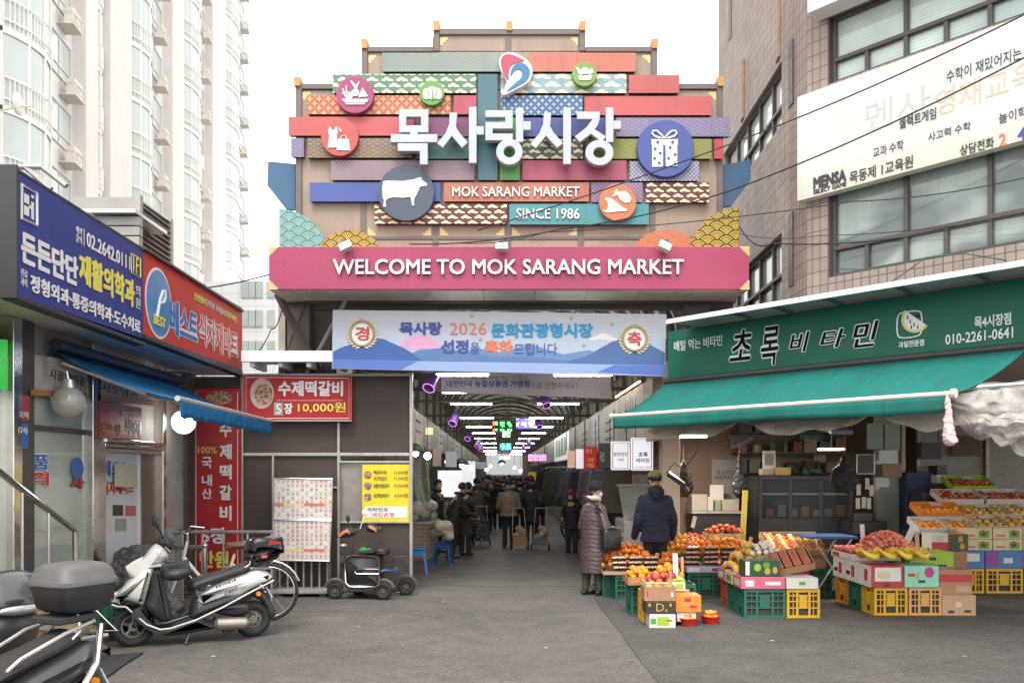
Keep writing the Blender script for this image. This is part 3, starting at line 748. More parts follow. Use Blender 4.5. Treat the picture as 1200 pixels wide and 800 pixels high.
o,e=roundel(724,237,22,L(240,152,104))
e([z6((490,166),(500,180),(530,176),(548,190),(560,212),(552,230),(528,232),(505,216),(494,194),(468,206),(480,186)),z6((440,206),(470,212),(500,240),(528,258),(540,262),(536,270),(500,272),(450,278),(430,272),(426,236))])
e([dz(r4,438,240+160*0+0,1,8)]if False else[[(600+(438+12*cos(i))/4,180+(242+24*sin(i))/4)for i in[2*pi*k/16 for k in range(16)]]],nm='pattern_dot',m=MATS['emblem 724 237'],e=.016)
def smoothpoly(pts,n=6):
 out=[];k=len(pts)
 for i in range(k):
  p0,p1,p2,p3=(Vector(pts[(i+j-1)%k])for j in range(4))
  for s in range(n):
   t_=s/n;out.append(tuple(.5*((2*p1)+(p2-p0)*t_+(2*p0-5*p1+4*p2-p3)*t_*t_+(3*p1-p0-3*p2+p3)*t_**3)))
 return out
lg=[('logo',[(588,110),(594,96),(588,84),(585,72),(589,64),(598,61.5),(609,65),(620,73),(624,84),(619,96),(606,104),(594,110)],(.80,.82,.84),.2),('logo_drop',[(589,66),(596,63.5),(605,66),(614,71),(606,73),(598,78),(596,88),(596,94),(590,86),(587,74)],L(226,92,122),.215),('logo_drop',[(598,90),(600,80),(607,74),(615,75),(621,83),(618,93),(608,100),(594,107),(604,97),(610,92),(612,85),(607,81),(602,84)],L(70,150,210),.216)]
for nm,pts,col,d in lg:
 b=B();b.prism([FGt.uv(x,y,d)for x,y in smoothpoly(pts)],-d,-.15 if d>.2 else-.05)
 b.build(nm,mat(nm+str(col[0]),col,.4,var=.04),gate,smooth=30)
M_wing=mat('wing blue',L(76,124,168),.5,var=.08,dirt=.15)
for pts in([(314,189),(346,192),(346,246),(335,245),(313,217)],[(847,193),(880,187),(880,210),(857,241),(847,243)]):
 b=B();b.prism([FGt.uv(x,y,-.1)for x,y in pts],.1,.16);b.build('wing',M_wing,gate,smooth=0,bevel=.004)
def fan(cx,cy,r,x0,x1,base,pat,d):
 pts=[]
 for i in range(33):
  a=pi*i/32;x,y=cx+r*cos(a),cy-r*sin(a)
  if x0<=x<=x1 and y<=base:pts.append((x,y))
 ya=lambda x:cy-math.sqrt(max(0,r*r-(x-cx)**2))
 xr=min(x1,cx+math.sqrt(r*r-(cy-base)**2));xl=max(x0,cx-math.sqrt(r*r-(cy-base)**2))
 pts=[(xr,base),(xr,min(base,ya(xr)))]+pts+[(xl,min(base,ya(xl))),(xl,base)]
 q=[]
 for p in pts:
  if not q or(abs(p[0]-q[-1][0])+abs(p[1]-q[-1][1]))>.15:q.append(p)
 b=B();b.prism([FGt.uv(x,y,d)for x,y in q],-d,-d+.03)
 b.build('fan_ornament',mat('fan %d'%cx,rough=.5,var=.05,pat=pat),gate,smooth=0)
fan(327,303,58,327,400,292,p_fan(L(176,218,214),L(76,160,150),.13),.30)
fan(410,311,42,340,480,292,p_fan(L(238,200,74),L(70,62,40),.115),.33)
fan(781,317,48,700,900,292,p_fan(L(242,154,106),L(232,110,78),.12,3,False),.31)
fan(866,303,59,700,866,292,p_fan(L(240,204,64),L(50,46,34),.13),.34)
YW=11.55;FW=Fr(0,YW,0)
beam=thing('welcome_sign','long crimson beam sign reading WELCOME TO MOK SARANG MARKET across the gate','sign',(0,YW,0))
x0,x1,z0,z1=prect(FW,315,289,878,339)
b=B();b.box(x0,x1,.0,.72,z0,z1)
b.build('board',mat('crimson diamond sheet',rough=.5,var=.08,vs=1,dirt=.2,dsx=(2.5,1,.25),pat=p_diamond(L(204,62,112),L(214,84,130))),beam,smooth=0,bevel=.006)
b=B()
for i in range(9):
 w=(x1-x0-.06)/9;b.box(x0+.03+w*i+.004,x0+.03+w*(i+1)-.004,.03,.70,z0-.012,z0-.002)
b.build('soffit',mat('bronze soffit',(.46,.41,.36),.5,var=.2,dirt=.4,dsx=(1,1,1)),beam,smooth=0,bevel=.003)
for sx,xx in((1,x0),(-1,x1)):
 for sz,zz in((1,z0),(-1,z1)):
  b=B();k=.03
  for i in range(4):b.box(*sorted((xx-sx*.003,xx+sx*k*(4-i))),-.004,.02,*sorted((zz-sz*.003+sz*k*i*1,zz+sz*k*(i+1))))
  b.build('gold_corner',M_gold,beam,smooth=0)
M_wel=mat('welcome letter',(.64,.62,.62),.4,var=.04)
TP(FW,beam,'WELCOME TO MOK SARANG MARKET',(390.5,322),(801,322),18,M_wel,d=.012,ext=.03,bold=.018,res=3)
for i,(x,y,tl,lb)in enumerate(((405,288,-25,'white floodlight tilted on the beam above the yellow fan ornament'),(588,288,0,'white floodlight fixed square on the beam near its middle'),(779,288,25,'white floodlight tilted on the beam over the orange fan ornament'))):
 p=FW.uv(x,y,.1);f=thing('floodlight',lb,'floodlight',(p[0],YW-.1,p[1]),R(tl)*0)
 f.rotation_euler=(R(-20),R(tl),0)
 b=B();b.box(-.08,.08,-.06,.02,-.085,.02);b.box(-.085,.085,-.065,-.06,-.09,.025);b.build('housing',mat('floodlight white',(.5,.48,.45),.5,dirt=.4),f,smooth=0,bevel=.008)
 b=B();b.box(-.065,.065,-.07,-.0655,-.07,.01);b.build('lens',mat('floodlight lens',(.60,.60,.58),.15,spec=.8),f,smooth=0)
 b=B();b.tube([(0,.02,0),(0,.12,.05),(0,.16,.12),(0,.3,.04)],.014,6);b.box(-.02,.02,-.02,.1,.03,.1);b.build('bracket',M_dark,f)
# --- steelwork under the gate
def beamobj(name,label,cat,a,c,w,h,m,group=None):
 a=Vector(a);c=Vector(c);d=c-a;mid=(a+c)/2
 b=B();q=quat_to(a,c);b.cb((0,0,0),(w,h,d.length),q)
 o=b.build(name,m,None,smooth=0,bevel=.006);o.location=mid;tag(o,label,cat,group);return o
gp=thing('gate_post','brown steel box posts and cross beams carrying the gate over the arcade mouth','steelwork',(0,12.6,0),0,world=True)
for x,w,y0,y1 in((352,26,350,440),(815,30,345,380)):
 a=P(x,y0,12.75);c=P(x,y1,12.75);b=B();b.box(a.x-w*.0064,a.x+w*.0064,12.62,12.9,c.z if y1<600 else 0,a.z);b.build('post',M_brown,gp,smooth=0,bevel=.01)
for py,hh in((347,.1),(358,.07)):
 a=P(332,py,12.6+.2*(py>350));c=P(862,py,12.6);b=B();b.box(a.x,c.x,a.y-.06,a.y+.06,a.z-hh,a.z+hh);b.build('cross_beam',M_brown,gp,smooth=0,bevel=.008)
b=B();a=P(325,344,12.2);c=P(374,437,12.5);b.tube([a,c],.065,6);b.build('brace',M_dark,gp,smooth=35)
b=B();a=P(405,352,12.3);c=P(359,437,12.5);b.tube([a,c],.03,6);b.build('brace',M_grey,gp,smooth=35)
b=B();a=P(420,352,13.0);b.box(P(345,0,13).x,P(392,0,13).x,13.0,13.15,3.2,a.z);b.build('plate',M_brown,gp,smooth=0)
b=B();b.tube([P(335,440,13.3),P(345,418,13.3),P(362,404,13.3),P(385,396,13.3),P(430,388,13.3)],.2,14)
for px,py in((362,404),(352,409),(372,400)):b.tube([P(px-1.5,py,13.3),P(px+1.5,py-1,13.3)],.22,14)
o=b.build('ventilation_duct',M_alu,None);tag(o,'fat grey metal duct bending behind the left end of the blue banner','duct')
# --- signs of the left row
def signbox(name,label,F,pts4,m,d,thick,edge=None,group=None,cat='sign',bevel=.004):
 """flat sign whose face stands d in front of plane F; pts4 = photo pixels of its corners"""
 q=[F.uv(x,y,d)for x,y in pts4];t=fthing(name,label,cat,F,group)
 b=B();b.prism(q,-d,-d+thick);b.build('board',m,t,smooth=0,bevel=bevel);return t
def poly(F,parent,pts,d,m,name='print',e=.002):
 b=B();b.prism([F.uv(x,y,d)for x,y in pts],-d-e,-d+.0005);return b.build(name,m,parent,smooth=0)
M_blue=mat('deep blue sign sheet',(.020,.036,.20),.6,var=.05,vs=1,dirt=.1)
M_red=mat('red sign sheet',(.47,.035,.022),.6,var=.06,vs=1,dirt=.1)
M_sw=mat('sign white',(.66,.66,.66),.5,var=.03)
M_sy=mat('sign yellow',(.66,.60,.10),.5,var=.04)
M_navy=mat('sign navy',(.025,.03,.14),.5,var=.04)
M_sblue=mat('sign mid blue',(.03,.13,.40),.4,var=.1)
bs=signbox('clinic_sign','long blue clinic sign with white and yellow lettering at the upper left',FL,[(17.5,200),(167.6,291),(167.6,397),(17.5,345.4)],M_blue,.0,.12)
b=B();q0=FL.uv(17.5,200);q1=FL.uv(17.5,345.4);b.box(q0[0]-.03,q0[0]-.002,-.03,.8,q1[1]-.03,q0[1]+.04)
b.box(q0[0]-.002,FL.uv(167.6,300)[0],-.004,.1,q0[1]+.003,q0[1]+.03);b.box(q0[0]-.002,FL.uv(167.6,300)[0],-.03,.1,q1[1]-.04,q1[1]-.003);b.build('casing',M_black,bs,smooth=0,bevel=.004)
k=dict(d=.003,ext=.004)
TP(FL,bs,'02.2642.0111',(101.3,288.7),(152.2,315),17.5,M_sw,bold=.014,**k)
TP(FL,bs,'예약\n문의',(89,283),(96,287.5),19,M_sw,bold=.0,**k)
poly(FL,bs,[(98.2,268),(98.8,268.3),(98.8,288.5),(98.2,288)],.003,M_sw)
TP(FL,bs,'1F',(156,318),(162.5,321),19,M_sy,bold=0,**k)
def frame_line(F,t,pts,d,m,r=.008,nm='frame_line'):
 b=B();b.tube([(lambda q:(q[0],-d,q[1]))(F.uv(x,y,d))for x,y in pts],r,4,closed=True);return b.build(nm,m,t)
frame_line(FL,bs,[(153.8,297),(164.4,303),(164.4,325),(153.8,319)],.003,M_sy)
TP(FL,bs,'든든단단',(24.3,306.5),(91.0,331),38,M_sw,bold=.035,**k)
TP(FL,bs,'재활의학과',(92.5,331.5),(157.5,357),37,M_sy,bold=.035,**k)
TP(FL,bs,'의\n원',(158.8,360),(164.3,363),27,M_sw,bold=.0,**k)
TP(FL,bs,'정형외과·통증의학과·도수치료',(35.4,341.3),(164.4,386.5),21,M_sw,bold=.025,**k)
TP(FL,bs,'진료\n과목',(24,334),(32,337),20,M_sw,bold=.0,**k)
frame_line(FL,bs,[(25,216),(43,226.5),(43,264),(25,256)],.004,M_sw,.014)
for p in([(28,226),(34,229.5),(34,240),(28,237)],[(28,240),(34,243),(34,254),(28,251)],[(36.5,236),(39.5,237.6),(39.5,258),(36.5,256)],[(36.5,228),(39.5,229.7),(39.5,233),(36.5,231.5)],[(34,240),(36.5,241.2),(36.5,245),(34,244)]):poly(FL,bs,p,.004,M_sw)
rs=signbox('grocery_sign','red grocery sign with a round blue emblem hanging right of the blue clinic sign',FL,[(168.6,293),(284,360.6),(284,437),(168.6,398)],M_red,-.02,.1)
poly(FL,rs,[(168.6,392),(284,432.5),(284,436.6),(168.6,397.6)],-.019,M_navy)
b=B();q0=FL.uv(168.6,293);q1=FL.uv(284,437);b.box(q0[0],q1[0]+.02,-.02,.1,q0[1]+.003,q0[1]+.035);b.box(q0[0],q1[0]+.02,-.025,.1,q1[1]-.05,q1[1]-.003);b.build('casing',M_black,rs,smooth=0,bevel=.004)
c=FL.uv(185.8,355.5,-.02)
def oval(t,F,cx,cy,rx,rz,d,m,name='emblem',e=.004):
 b=B();b.prism(disc(cx,cz_:=cy,rx,36,rz),-d-e,-d+.001);return b.build(name,m,t,smooth=0)
oval(rs,FL,c[0],c[1],.37,.39,-.018,M_sw)
oval(rs,FL,c[0],c[1],.34,.36,-.013,mat('emblem blue',rough=.3,var=0,pat=lambda t,x,y,z,vec:cmix(t,tnoise(t,vec,2.2,2),(.02,.09,.32),(.10,.34,.60))))
b=B();b.tube([(c[0]+dx,.006,c[1]+dz_)for dx,dz_ in((-.08,-.16),(.0,.04),(.08,.15),(.14,.17),(.15,.1),(.1,.03),(.02,.01))],.018,6);b.build('emblem',M_sw,rs)
TP(FL,rs,'BEST',(180,379),(194,385),12,M_sy,d=-.004,bold=.03)
def outlined(F,t,s,pl,pr,h,mi,mo,d,bi=.0,bo=.06,**k):
 TP(F,t,s,(pl[0]-.8,pl[1]+1),(pr[0]+.8,pr[1]+1),h+2,mo,d=d,ext=.004,bold=bo,**k)
 TP(F,t,s,pl,pr,h,mi,d=d+.006,ext=.004,bold=bi,**k)
outlined(FL,rs,'베스트',(199.5,392),(231,402),43,M_sblue,M_sw,-.018,.02,.075)
outlined(FL,rs,'식자재마트',(233,403),(278,418),38,M_red,M_sw,-.018,.0,.07)
TP(FL,rs,'신선함이',(227,350.4),(241.5,359),9,M_sy,d=-.016,bold=.02)
TP(FL,rs,'가득한 우리동네',(242.5,359),(264,371),8.5,M_sw,d=-.016,bold=.01)
TP(FL,rs,'최저가마트',(265,371.5),(277.5,378),8,M_sy,d=-.016,bold=.02)
lv=thing('louvre_box','grey louvred ventilation box standing on the shop roof behind the signs','ventilation box',(-4.9,9.9,3.92),0,world=True)
FV=Fr(-4.35,0,R(90.86));a0=FV.uv(164,229);a1=FV.uv(200,256)
b=B();b.box(-.03,.03,0,0,0,0)if False else None
z0,z1=3.9,a0[1]
for u in(a0[0],a1[0]):p=FV.w(u,0,0);b.box(p.x-.04,p.x+.02,p.y-.04,p.y+.04,z0,z1)
p=FV.w(a0[0],0,0);q=FV.w(a1[0],0,0);b.box(p.x-.8,p.x-.05,p.y,q.y,z0,z1-.02);b.build('frame',M_grey,lv,smooth=0)
n=17;b=B()
for i in range(n):
 z=z0+(z1-z0)*(i+.5)/n;b.add([(p.x+.02,p.y,z-.02),(q.x+.02,q.y,z-.02),(q.x-.04,q.y,z+.035),(p.x-.04,p.y,z+.035)],[(0,1,2,3)])
b.build('louvre',M_grey,lv,smooth=0,thick=.006)
shd=thing('roof_shed','small grey slatted shed on the shop roof left of the louvred box','shed',(-5.4,9.7,3.92),0,world=True)
b=B();xx0=P(108,0,9.8).x;xx1=P(163,0,9.8).x;zz=P(0,252,9.8).z
for i in range(7):b.box(xx0,xx1,9.8,9.9,3.9+(zz-3.9)*i/7,3.9+(zz-3.9)*(i+.86)/7)
b.build('slatted_wall',M_grey,shd,smooth=0)
b=B();b.box(xx0-.1,xx1,9.7,10.6,zz,zz+.04);b.build('roof',M_alu,shd,smooth=0)
pr=thing('porch_frame','thin pale steel roof frame showing above the blue sign in front of the tower','roof frame',tuple(P(30,200,8)),0,world=True)
for a,c in(((0,196),(50,196)),((50,196),(78,218)),((30,196),(60,222))):
 b=B();b.tube([P(*a,8.3),P(*c,8.3)],.03,5);b.build('rail',M_grey,pr)
# --- blue awning
aw=thing('blue_awning','half open blue fabric awning slung under the left shop canopy','awning',(-3.2,8.4,2.5),0,world=True)
FA1=Fr(-4.42,0,R(90.86));FA2=Fr(-3.2,0,R(90.86))
M_awn=mat('blue awning fabric',(.02,.23,.52),.75,var=.15,vs=2,dirt=.35,trans=0)
def translucent(m,k=.4,col=None):
 t=m.node_tree;pb=t.nodes['Principled BSDF'];o=t.nodes['Material Output']
 tr=t.nodes.new('ShaderNodeBsdfTranslucent');mxs=t.nodes.new('ShaderNodeMixShader');mxs.inputs[0].default_value=k
 l=pb.inputs['Base Color'].links
 if l:t.links.new(l[0].from_socket,tr.inputs[0])
 else:tr.inputs[0].default_value=pb.inputs['Base Color'].default_value
 if col:tr.inputs[0].default_value=rgba(col)
 t.links.new(pb.outputs[0],mxs.inputs[1]);t.links.new(tr.outputs[0],mxs.inputs[2]);t.links.new(mxs.outputs[0],o.inputs[0]);return m
translucent(M_awn,.5)
n0=FA2.uv(208,468);n1=FA2.uv(315,494);w0=FA1.uv(56,408);w1=(n1[0]-.1,w0[1])
A=lambda F,u,z:F.w(u,0,z)
pa,pb_,pc2,pd=A(FA1,w0[0]+.05,w0[1]),A(FA1,w1[0],w1[1]),A(FA2,n1[0],n1[1]),A(FA2,n0[0],n0[1])
b=B();b.grid(lambda u,v:(pa*(1-u)+pb_*u)*(1-v)+(pd*(1-u)+pc2*u)*v+Vector((0,0,-.07*sin(pi*v)+.012*sin(u*40)*v)),40,8);b.build('fabric',M_awn,aw,thick=.004)
b=B();b.grid(lambda u,v:pd*(1-u)+pc2*u+Vector((.03+.012*sin(u*90)*v,0,-v*(.175+.012*sin(u*60)))),90,3);b.build('valance',M_awn,aw,thick=.003)
b=B();b.tube([pd+Vector((.01,-.03,.01)),pc2+Vector((.01,.03,.01))],.03,8);b.build('front_bar',M_alu,aw)
for f in(.06,.9):b=B();b.tube([pa*(1-f)+pb_*f+Vector((0,0,-.1)),pd*(1-f)+pc2*f+Vector((-.5,.25,.1)),pd*(1-f)+pc2*f+Vector((0,0,-.02))],.025,6);b.build('arm',M_alu,aw)
b=B();b.tube([pa+Vector((.05,0,.05)),pb_+Vector((.05,0,.05))],.06,8);b.build('roller',mat('navy roller',(.02,.04,.10),.5),aw)
# --- globe lamps
M_globe=mat('clear globe',(.50,.48,.45),.12,var=.1,alpha=.55,spec=.8)
M_bulb=mat('lit bulb',(1,.96,.88),emit=9,var=0)
M_fros=mat('glowing globe',(.95,.94,.92),.2,var=0,alpha=.5,emit=.35)
for x,y,Y,lit,lb in((80.5,471,8.4,0,'unlit clear globe lamp hanging by the left shop glass'),(215,494.5,11.35,1,'lit white globe lamp hanging under the end of the blue awning')):
 p=P(x,y,Y);g=thing('globe_lamp',lb,'lamp',tuple(p+Vector((0,0,.2))),0);g.location=p
 b=B();b.ball((0,0,0),.158,24,16);b.build('globe',M_fros if lit else M_globe,g)
 b=B();b.cone((0,0,.13),(0,0,.22),.07,.05,14);b.tube([(0,0,.2),(-.02,0,.3),(-.12,0,.34),(-.3,0,.3)],.012,6);b.build('bracket',M_alu,g)
 b=B();b.ball((0,0,.03),(.035,.035,.08),12,8)if not lit else b.tube([(.04*cos(a*.7),.04*sin(a*.7),-.07+.008*a)for a in range(20)],.012,6);b.build('bulb',M_bulb if lit else M_alu,g)
 if lit:
  lt=bpy.data.objects.new('globe_light',bpy.data.lights.new('globe_light','POINT'));lt.data.energy=4;lt.data.color=(1,.93,.84);lt.data.shadow_soft_size=.1;C.objects.link(lt);lt.parent=g;lt.location=(0,-.22,-.1)
# --- writing on the glass front
gs=signbox('light_box','bright green light box at the very left edge of the left shop',FS,[(-90,392),(9.5,398),(9.5,456),(-90,456)],mat('green light box',(.03,.40,.05),.3,var=.03,emit=.35),.06,.1)
M_pr=mat('shop poster red',(.36,.04,.05),.35,var=.15,vs=2)
sg=signbox('window_sign','glossy red sign strip above the shop door behind the second column',FS,[(118.5,470),(166,478),(166,515),(118.5,513)],M_pr,.09,.03)
TP(FS,sg,'식자재',(147,509),(164,511),19,M_sw,d=.091,bold=.02)
TP(FS,sg,'베스트마트',(119.5,508),(144,509),14,mat('ochre print',(.40,.25,.06),.5),d=.091,bold=.02)
TP(FS,sg,'BEST',(143,487),(158,489),6,M_sw,d=.091,bold=.02)
dp=fthing('door_poster','pale poster with blue and red lettering on the shop door','poster',FS)
b=B();q=FS.uv(118.5,620,-.015);q2=FS.uv(160,532,-.015);b.box(q[0],q2[0],.012,.018,.5,q2[1]);b.build('sheet',mat('pale blue poster',(.56,.60,.64),.4,var=.1),dp,smooth=0)
outlined(FS,dp,'베스트',(119.5,558),(152,560),19,M_sblue,M_sw,-.011,.02,.07)
outlined(FS,dp,'식자재마트',(119.5,580),(157,583),17,M_red,M_sw,-.011,.02,.07)
for x0,y0,x1,y1,col in((132,591,144,604,(.05,.05,.03)),(147,592,159,604,(.45,.12,.10)),(118.5,605,131,622,(.6,.55,.45)),(135,607,148,622,(.33,.30,.24))):
 poly(FS,dp,[(x0,y0),(x1,y0+.5),(x1,y1),(x0,y1)],-.010,mat('notice %d'%x0,col,.6,var=.2,vs=9),'notice')
eb=FS.uv(151,558,.12);b=B();b.box(eb[0]-.16,eb[0]+.16,-.14,-.02,eb[1]-.12,eb[1]+.15);b.box(eb[0]-.17,eb[0]+.17,-.15,-.14,eb[1]-.13,eb[1]+.16)
eo=b.build('electric_box',mat('cream metal',(.50,.47,.36),.5,dirt=.3),None,smooth=0,bevel=.006);eo.location=FS.o;eo.rotation_euler=(0,0,FS.rz);tag(eo,'cream electric box fixed beside the shop door poster','electric box')
wp=fthing('window_poster','pale poster behind the left shop glass with big blue and red characters','poster',FS)
b=B();q=FS.uv(44,560,-.05);q2=FS.uv(95,460,-.05);b.box(FS.uv(36,500)[0],FS.uv(102,500)[0],.05,.056,1.25,2.55);b.build('sheet',mat('window poster sheet',(.44,.52,.48),.5,var=.3,vs=2),wp,smooth=0)
outlined(FS,wp,'품',(38,550),(57,550),18,M_sblue,M_sw,.018,.02,.05)
outlined(FS,wp,'격',(38,569),(57,569),17,M_red,M_sw,.018,.02,.05)
c=FS.uv(91,549,.02);oval(wp,FS,c[0],c[1],.13,.12,.016,M_sblue,'blue_disc');outlined(FS,wp,'사',(83,572),(98,572),12,M_red,M_dark,.016,.03,.06)
fs=fthing('post_sign','small red and blue sign plates stacked on the dark shop mullion','sign',FS)
poly(FS,fs,[(21,462),(34.5,464),(34.5,493),(21,493)],.055,M_pr,'red_plate');poly(FS,fs,[(20,495),(33,496),(33,525),(20,525)],.055,M_sblue,'blue_plate')
TP(FS,fs,'모여',(22,489),(33,489),8,M_sw,d=.058,bold=.01);TP(FS,fs,'(24)',(21,508),(32,508),8,M_sw,d=.058,bold=.01)
tb=fthing('fascia_banner','long white banner strip with dark brush lettering over the shop glass','banner',FS)
poly(FS,tb,[(36,415),(102,424),(102,466),(36,461)],.045,mat('banner white',(.45,.43,.40),.6,var=.25,vs=3,dirt=.6),'sheet');poly(FS,tb,[(118,440),(185,452),(185,470),(118,462)],.07,MATS['banner white'],'sheet')
for pts in([(36,456),(102,460),(102,466),(36,463)],[(118,462),(185,470),(185,476),(118,469)]):poly(FS,tb,pts,.075,mat('rust band',(.35,.14,.06),.6,var=.2),'band')
TP(FS,tb,'시골 가마솥',(58,444),(100,450),12,M_black,d=.05,bold=-.005);TP(FS,tb,'서오남기',(119,459),(160,464),11,M_black,d=.075,bold=.0)
# --- wall left of the arcade mouth
FP=Fr(0,12.45,0)
def dots(t,x,y,z,vec):
 a=((x+z)*22).fr()-.5;c=((x-z)*22).fr()-.5
 return cmix(t,((a*a+c*c).sq()<.26),(.060,.046,.041),(.10,.08,.071))
M_dots=mat('dotted brown sheet',rough=.5,var=.18,vs=1.2,dirt=.3,pat=dots,spec=.25)
pw=thing('panel_wall','dark brown dotted metal wall closing the left side of the arcade mouth','wall',(0,12.45,0))
def pbox(px0,px1,py0,py1,d0,d1,name,m,z0=None,bev=.003):
 a=prect(FP,px0,py0,px1,py1,0);b=B();b.box(a[0],a[1],-d1,-d0,a[2]if z0 is None else z0,a[3]);return b.build(name,m,pw,smooth=0,bevel=bev)
pbox(150,396.5,441,531,-.05,0,'panel',M_dots);pbox(398.5,480.5,441,531,-.05,0,'panel',M_dots)
pbox(150,320,534,695,-.05,0,'panel',M_dots,0);pbox(322,396,534,695,-.05,0,'panel',M_dots,0);pbox(398.5,480.5,612,695,-.05,0,'panel',M_dots,0)
pbox(398.5,480.5,542,611,-.03,-.02,'clear_panel',mat('clear sheet',(.20,.18,.165),.15,var=.3,spec=.8))
M_galv=mat('galvanised tube',(.42,.40,.38),.4,metal=.6,var=.2,dirt=.3)
for x0,x1,y0 in((283,286,441),(395.8,398.8,495),(480.3,483.8,437),(319.5,322,533)):pbox(x0,x1,y0,695,-.03,.05,'post',M_galv,0)
for y0,y1,x0,x1 in((438,441,284,482),(530.5,534,284,480),(540,542,397,480),(610.5,612.5,397,480),(570,572,388,396)):pbox(x0,x1,y0,y1,-.03,.045,'rail',M_galv)
M_sr=mat('red panel',(.34,.010,.014),.55,var=.06,vs=1.5,dirt=.15)
M_tin=mat('sign frame grey',(.30,.28,.26),.5)
M_meat=mat('meat print',rough=.5,var=0,pat=lambda t,x,y,z,vec:cmix(t,((tnoise(t,vec,22,4)-.35)*3).mx(0).mn(1),(.10,.03,.015),(.52,.34,.24)))
vs_=signbox('vertical_sign','tall narrow red sign with vertical white lettering behind the left railing',FP,[(226,455),(282,455),(282,676),(226,676)],M_sr,.08,.07)
frame_line(FP,vs_,[(229.5,459),(278.5,459),(278.5,672),(229.5,672)],.081,M_sw,.006)
for ch_,y0,y1 in(('수',494,512),('제',520,538),('떡',544,561.5),('갈',568,585.5),('비',592,610)):TP(FP,vs_,ch_,(257.5,y1),(271.5,y1),y1-y0,M_sw,d=.083,bold=.03)
TP(FP,vs_,'100%',(232,531),(254,531),8,M_sy,d=.083,bold=.0)
for ch_,y0,y1 in(('국',535,548.5),('내',556,569),('산',572,584)):TP(FP,vs_,ch_,(236.5,y1),(248.5,y1),y1-y0,M_sw,d=.083,bold=.02)
TP(FP,vs_,'5장',(236,637),(265.5,637),19.5,M_sw,d=.083,bold=.03);TP(FP,vs_,'만원',(234,665),(268,665),20,M_sy,d=.083,bold=.03)
c=FP.uv(257,466,.083);oval(vs_,FP,c[0],c[1],.19,.10,.083,M_meat,'food_print')
hs_=signbox('meat_sign','wide red sign with a meat patty print and yellow price above the panel wall',FP,[(285.5,438.5),(412,440),(412,493),(285.5,493)],M_sr,.16,.14)
frame_line(FP,hs_,[(288.5,442),(409,443),(409,490),(288.5,490)],.161,M_sw,.006);frame_line(FP,hs_,[(285.5,438.5),(412,440),(412,493),(285.5,493)],.155,M_tin,.012)
TP(FP,hs_,'수제떡갈비',(326,464),(402,464),18,M_sw,d=.163,bold=.03)
TP(FP,hs_,'10,000원',(349,483.5),(405,483.5),12.5,M_sy,d=.163,bold=.012);TP(FP,hs_,'장',(333,485),(343,485),13,M_sw,d=.163,bold=.03)
poly(FP,hs_,[(321,471.5),(331.5,471.5),(331.5,486.5),(321,486.5)],.163,M_tin,'patch');TP(FP,hs_,'5',(323,485),(330,485),12,M_sw,d=.166,bold=.01)
b=B()
for i in range(30):q=FP.uv(325+i*2.6,469,.163);b.box(q[0]-.006,q[0]+.006,-.166,-.16,q[1]-.006,q[1]+.006)
b.build('dotted_line',M_sw,hs_,smooth=0)
c=FP.uv(307,461,.163);oval(hs_,FP,c[0],c[1],.17,.22,.163,mat('hand print',(.45,.34,.30),.5,var=.35,vs=12),'food_print');c=FP.uv(309,462,.168);oval(hs_,FP,c[0],c[1],.13,.15,.168,M_meat,'food_print')
ym=signbox('menu_poster','bright yellow menu poster with red prices on the clear panel of the brown wall',FP,[(424.5,544),(480,544),(480,610.5),(424.5,610.5)],mat('menu yellow',(.62,.55,.02),.4,var=.05),.03,.01,bevel=0)
M_mred=mat('menu red',(.42,.03,.03),.5)
for i,(y,nm,prc)in enumerate(((556,'떡갈비(5개)','10,000원'),(563,'치즈떡갈비','11,000원'),(571.5,'숯불양념닭갈비','10,000원'),(583,'치즈떡갈비추가','4,000원'))):
 TP(FP,ym,nm,(438,y),(453+3*(i>1),y),5,M_mred if i==1 else M_black,d=.032,bold=.01,res=1);TP(FP,ym,prc,(462,y),(478,y),5.4,M_mred,d=.032,bold=.01,res=1)
for y in(556,569,582):c=FP.uv(431,y,.032);oval(ym,FP,c[0],c[1],.055,.055,.032,M_meat,'food_print')
poly(FP,ym,[(428,593),(477,593),(477,606),(428,606)],.031,M_sw,'note');TP(FP,ym,'계좌번호',(430,599),(455,599),4.5,M_black,d=.034,bold=0,res=1);TP(FP,ym,'국민은행',(436,605),(462,605),4.5,M_mred,d=.034,bold=0,res=1)
def flyers(t,x,y,z,vec):
 i,j=(x*15).fl(),(z*17).fl();u,w=(x*15).fr(),(z*17).fr()
 cb=t.nodes.new('ShaderNodeCombineXYZ');t.links.new(i.v,cb.inputs[0]);t.links.new(j.v,cb.inputs[1])
 n=t.nodes.new('ShaderNodeTexWhiteNoise');t.links.new(cb.outputs[0],n.inputs['Vector']);r=X(t,n.outputs['Value'])
 h=t.nodes.new('ShaderNodeHueSaturation');h.inputs['Saturation'].default_value=.8;h.inputs['Value'].default_value=.55;t.links.new(n.outputs['Color'],h.inputs['Color'])
 warm=cmix(t,.5,h.outputs[0],(.42,.16,.08))
 pic=(u>.18)*(u<.8)*(w>.36)*(w<.92)*(r>.22)
 c=cmix(t,pic*.8,(.60,.585,.56),warm)
 ln=(w<.26)*(w>.1)*(u>.12)*(u<.9)*(tnoise(t,vec,70,1)>.46)
 c=cmix(t,ln*.75,c,cmix(t,r>.55,(.12,.10,.10),(.45,.04,.05)))
 return cmix(t,((z*1.55+.03).fr()<.07)*.8,c,cmix(t,(x*1.7).fr()>.5,(.50,.09,.07),(.62,.50,.20)))
M_fly=mat('flyer sheet',rough=.5,var=.04,vs=1,pat=flyers)
st=thing('notice_stand','metal stand with two white flyer boards full of tiny product pictures','notice board',(0,12.1,0));FQ=Fr(0,12.1,0)
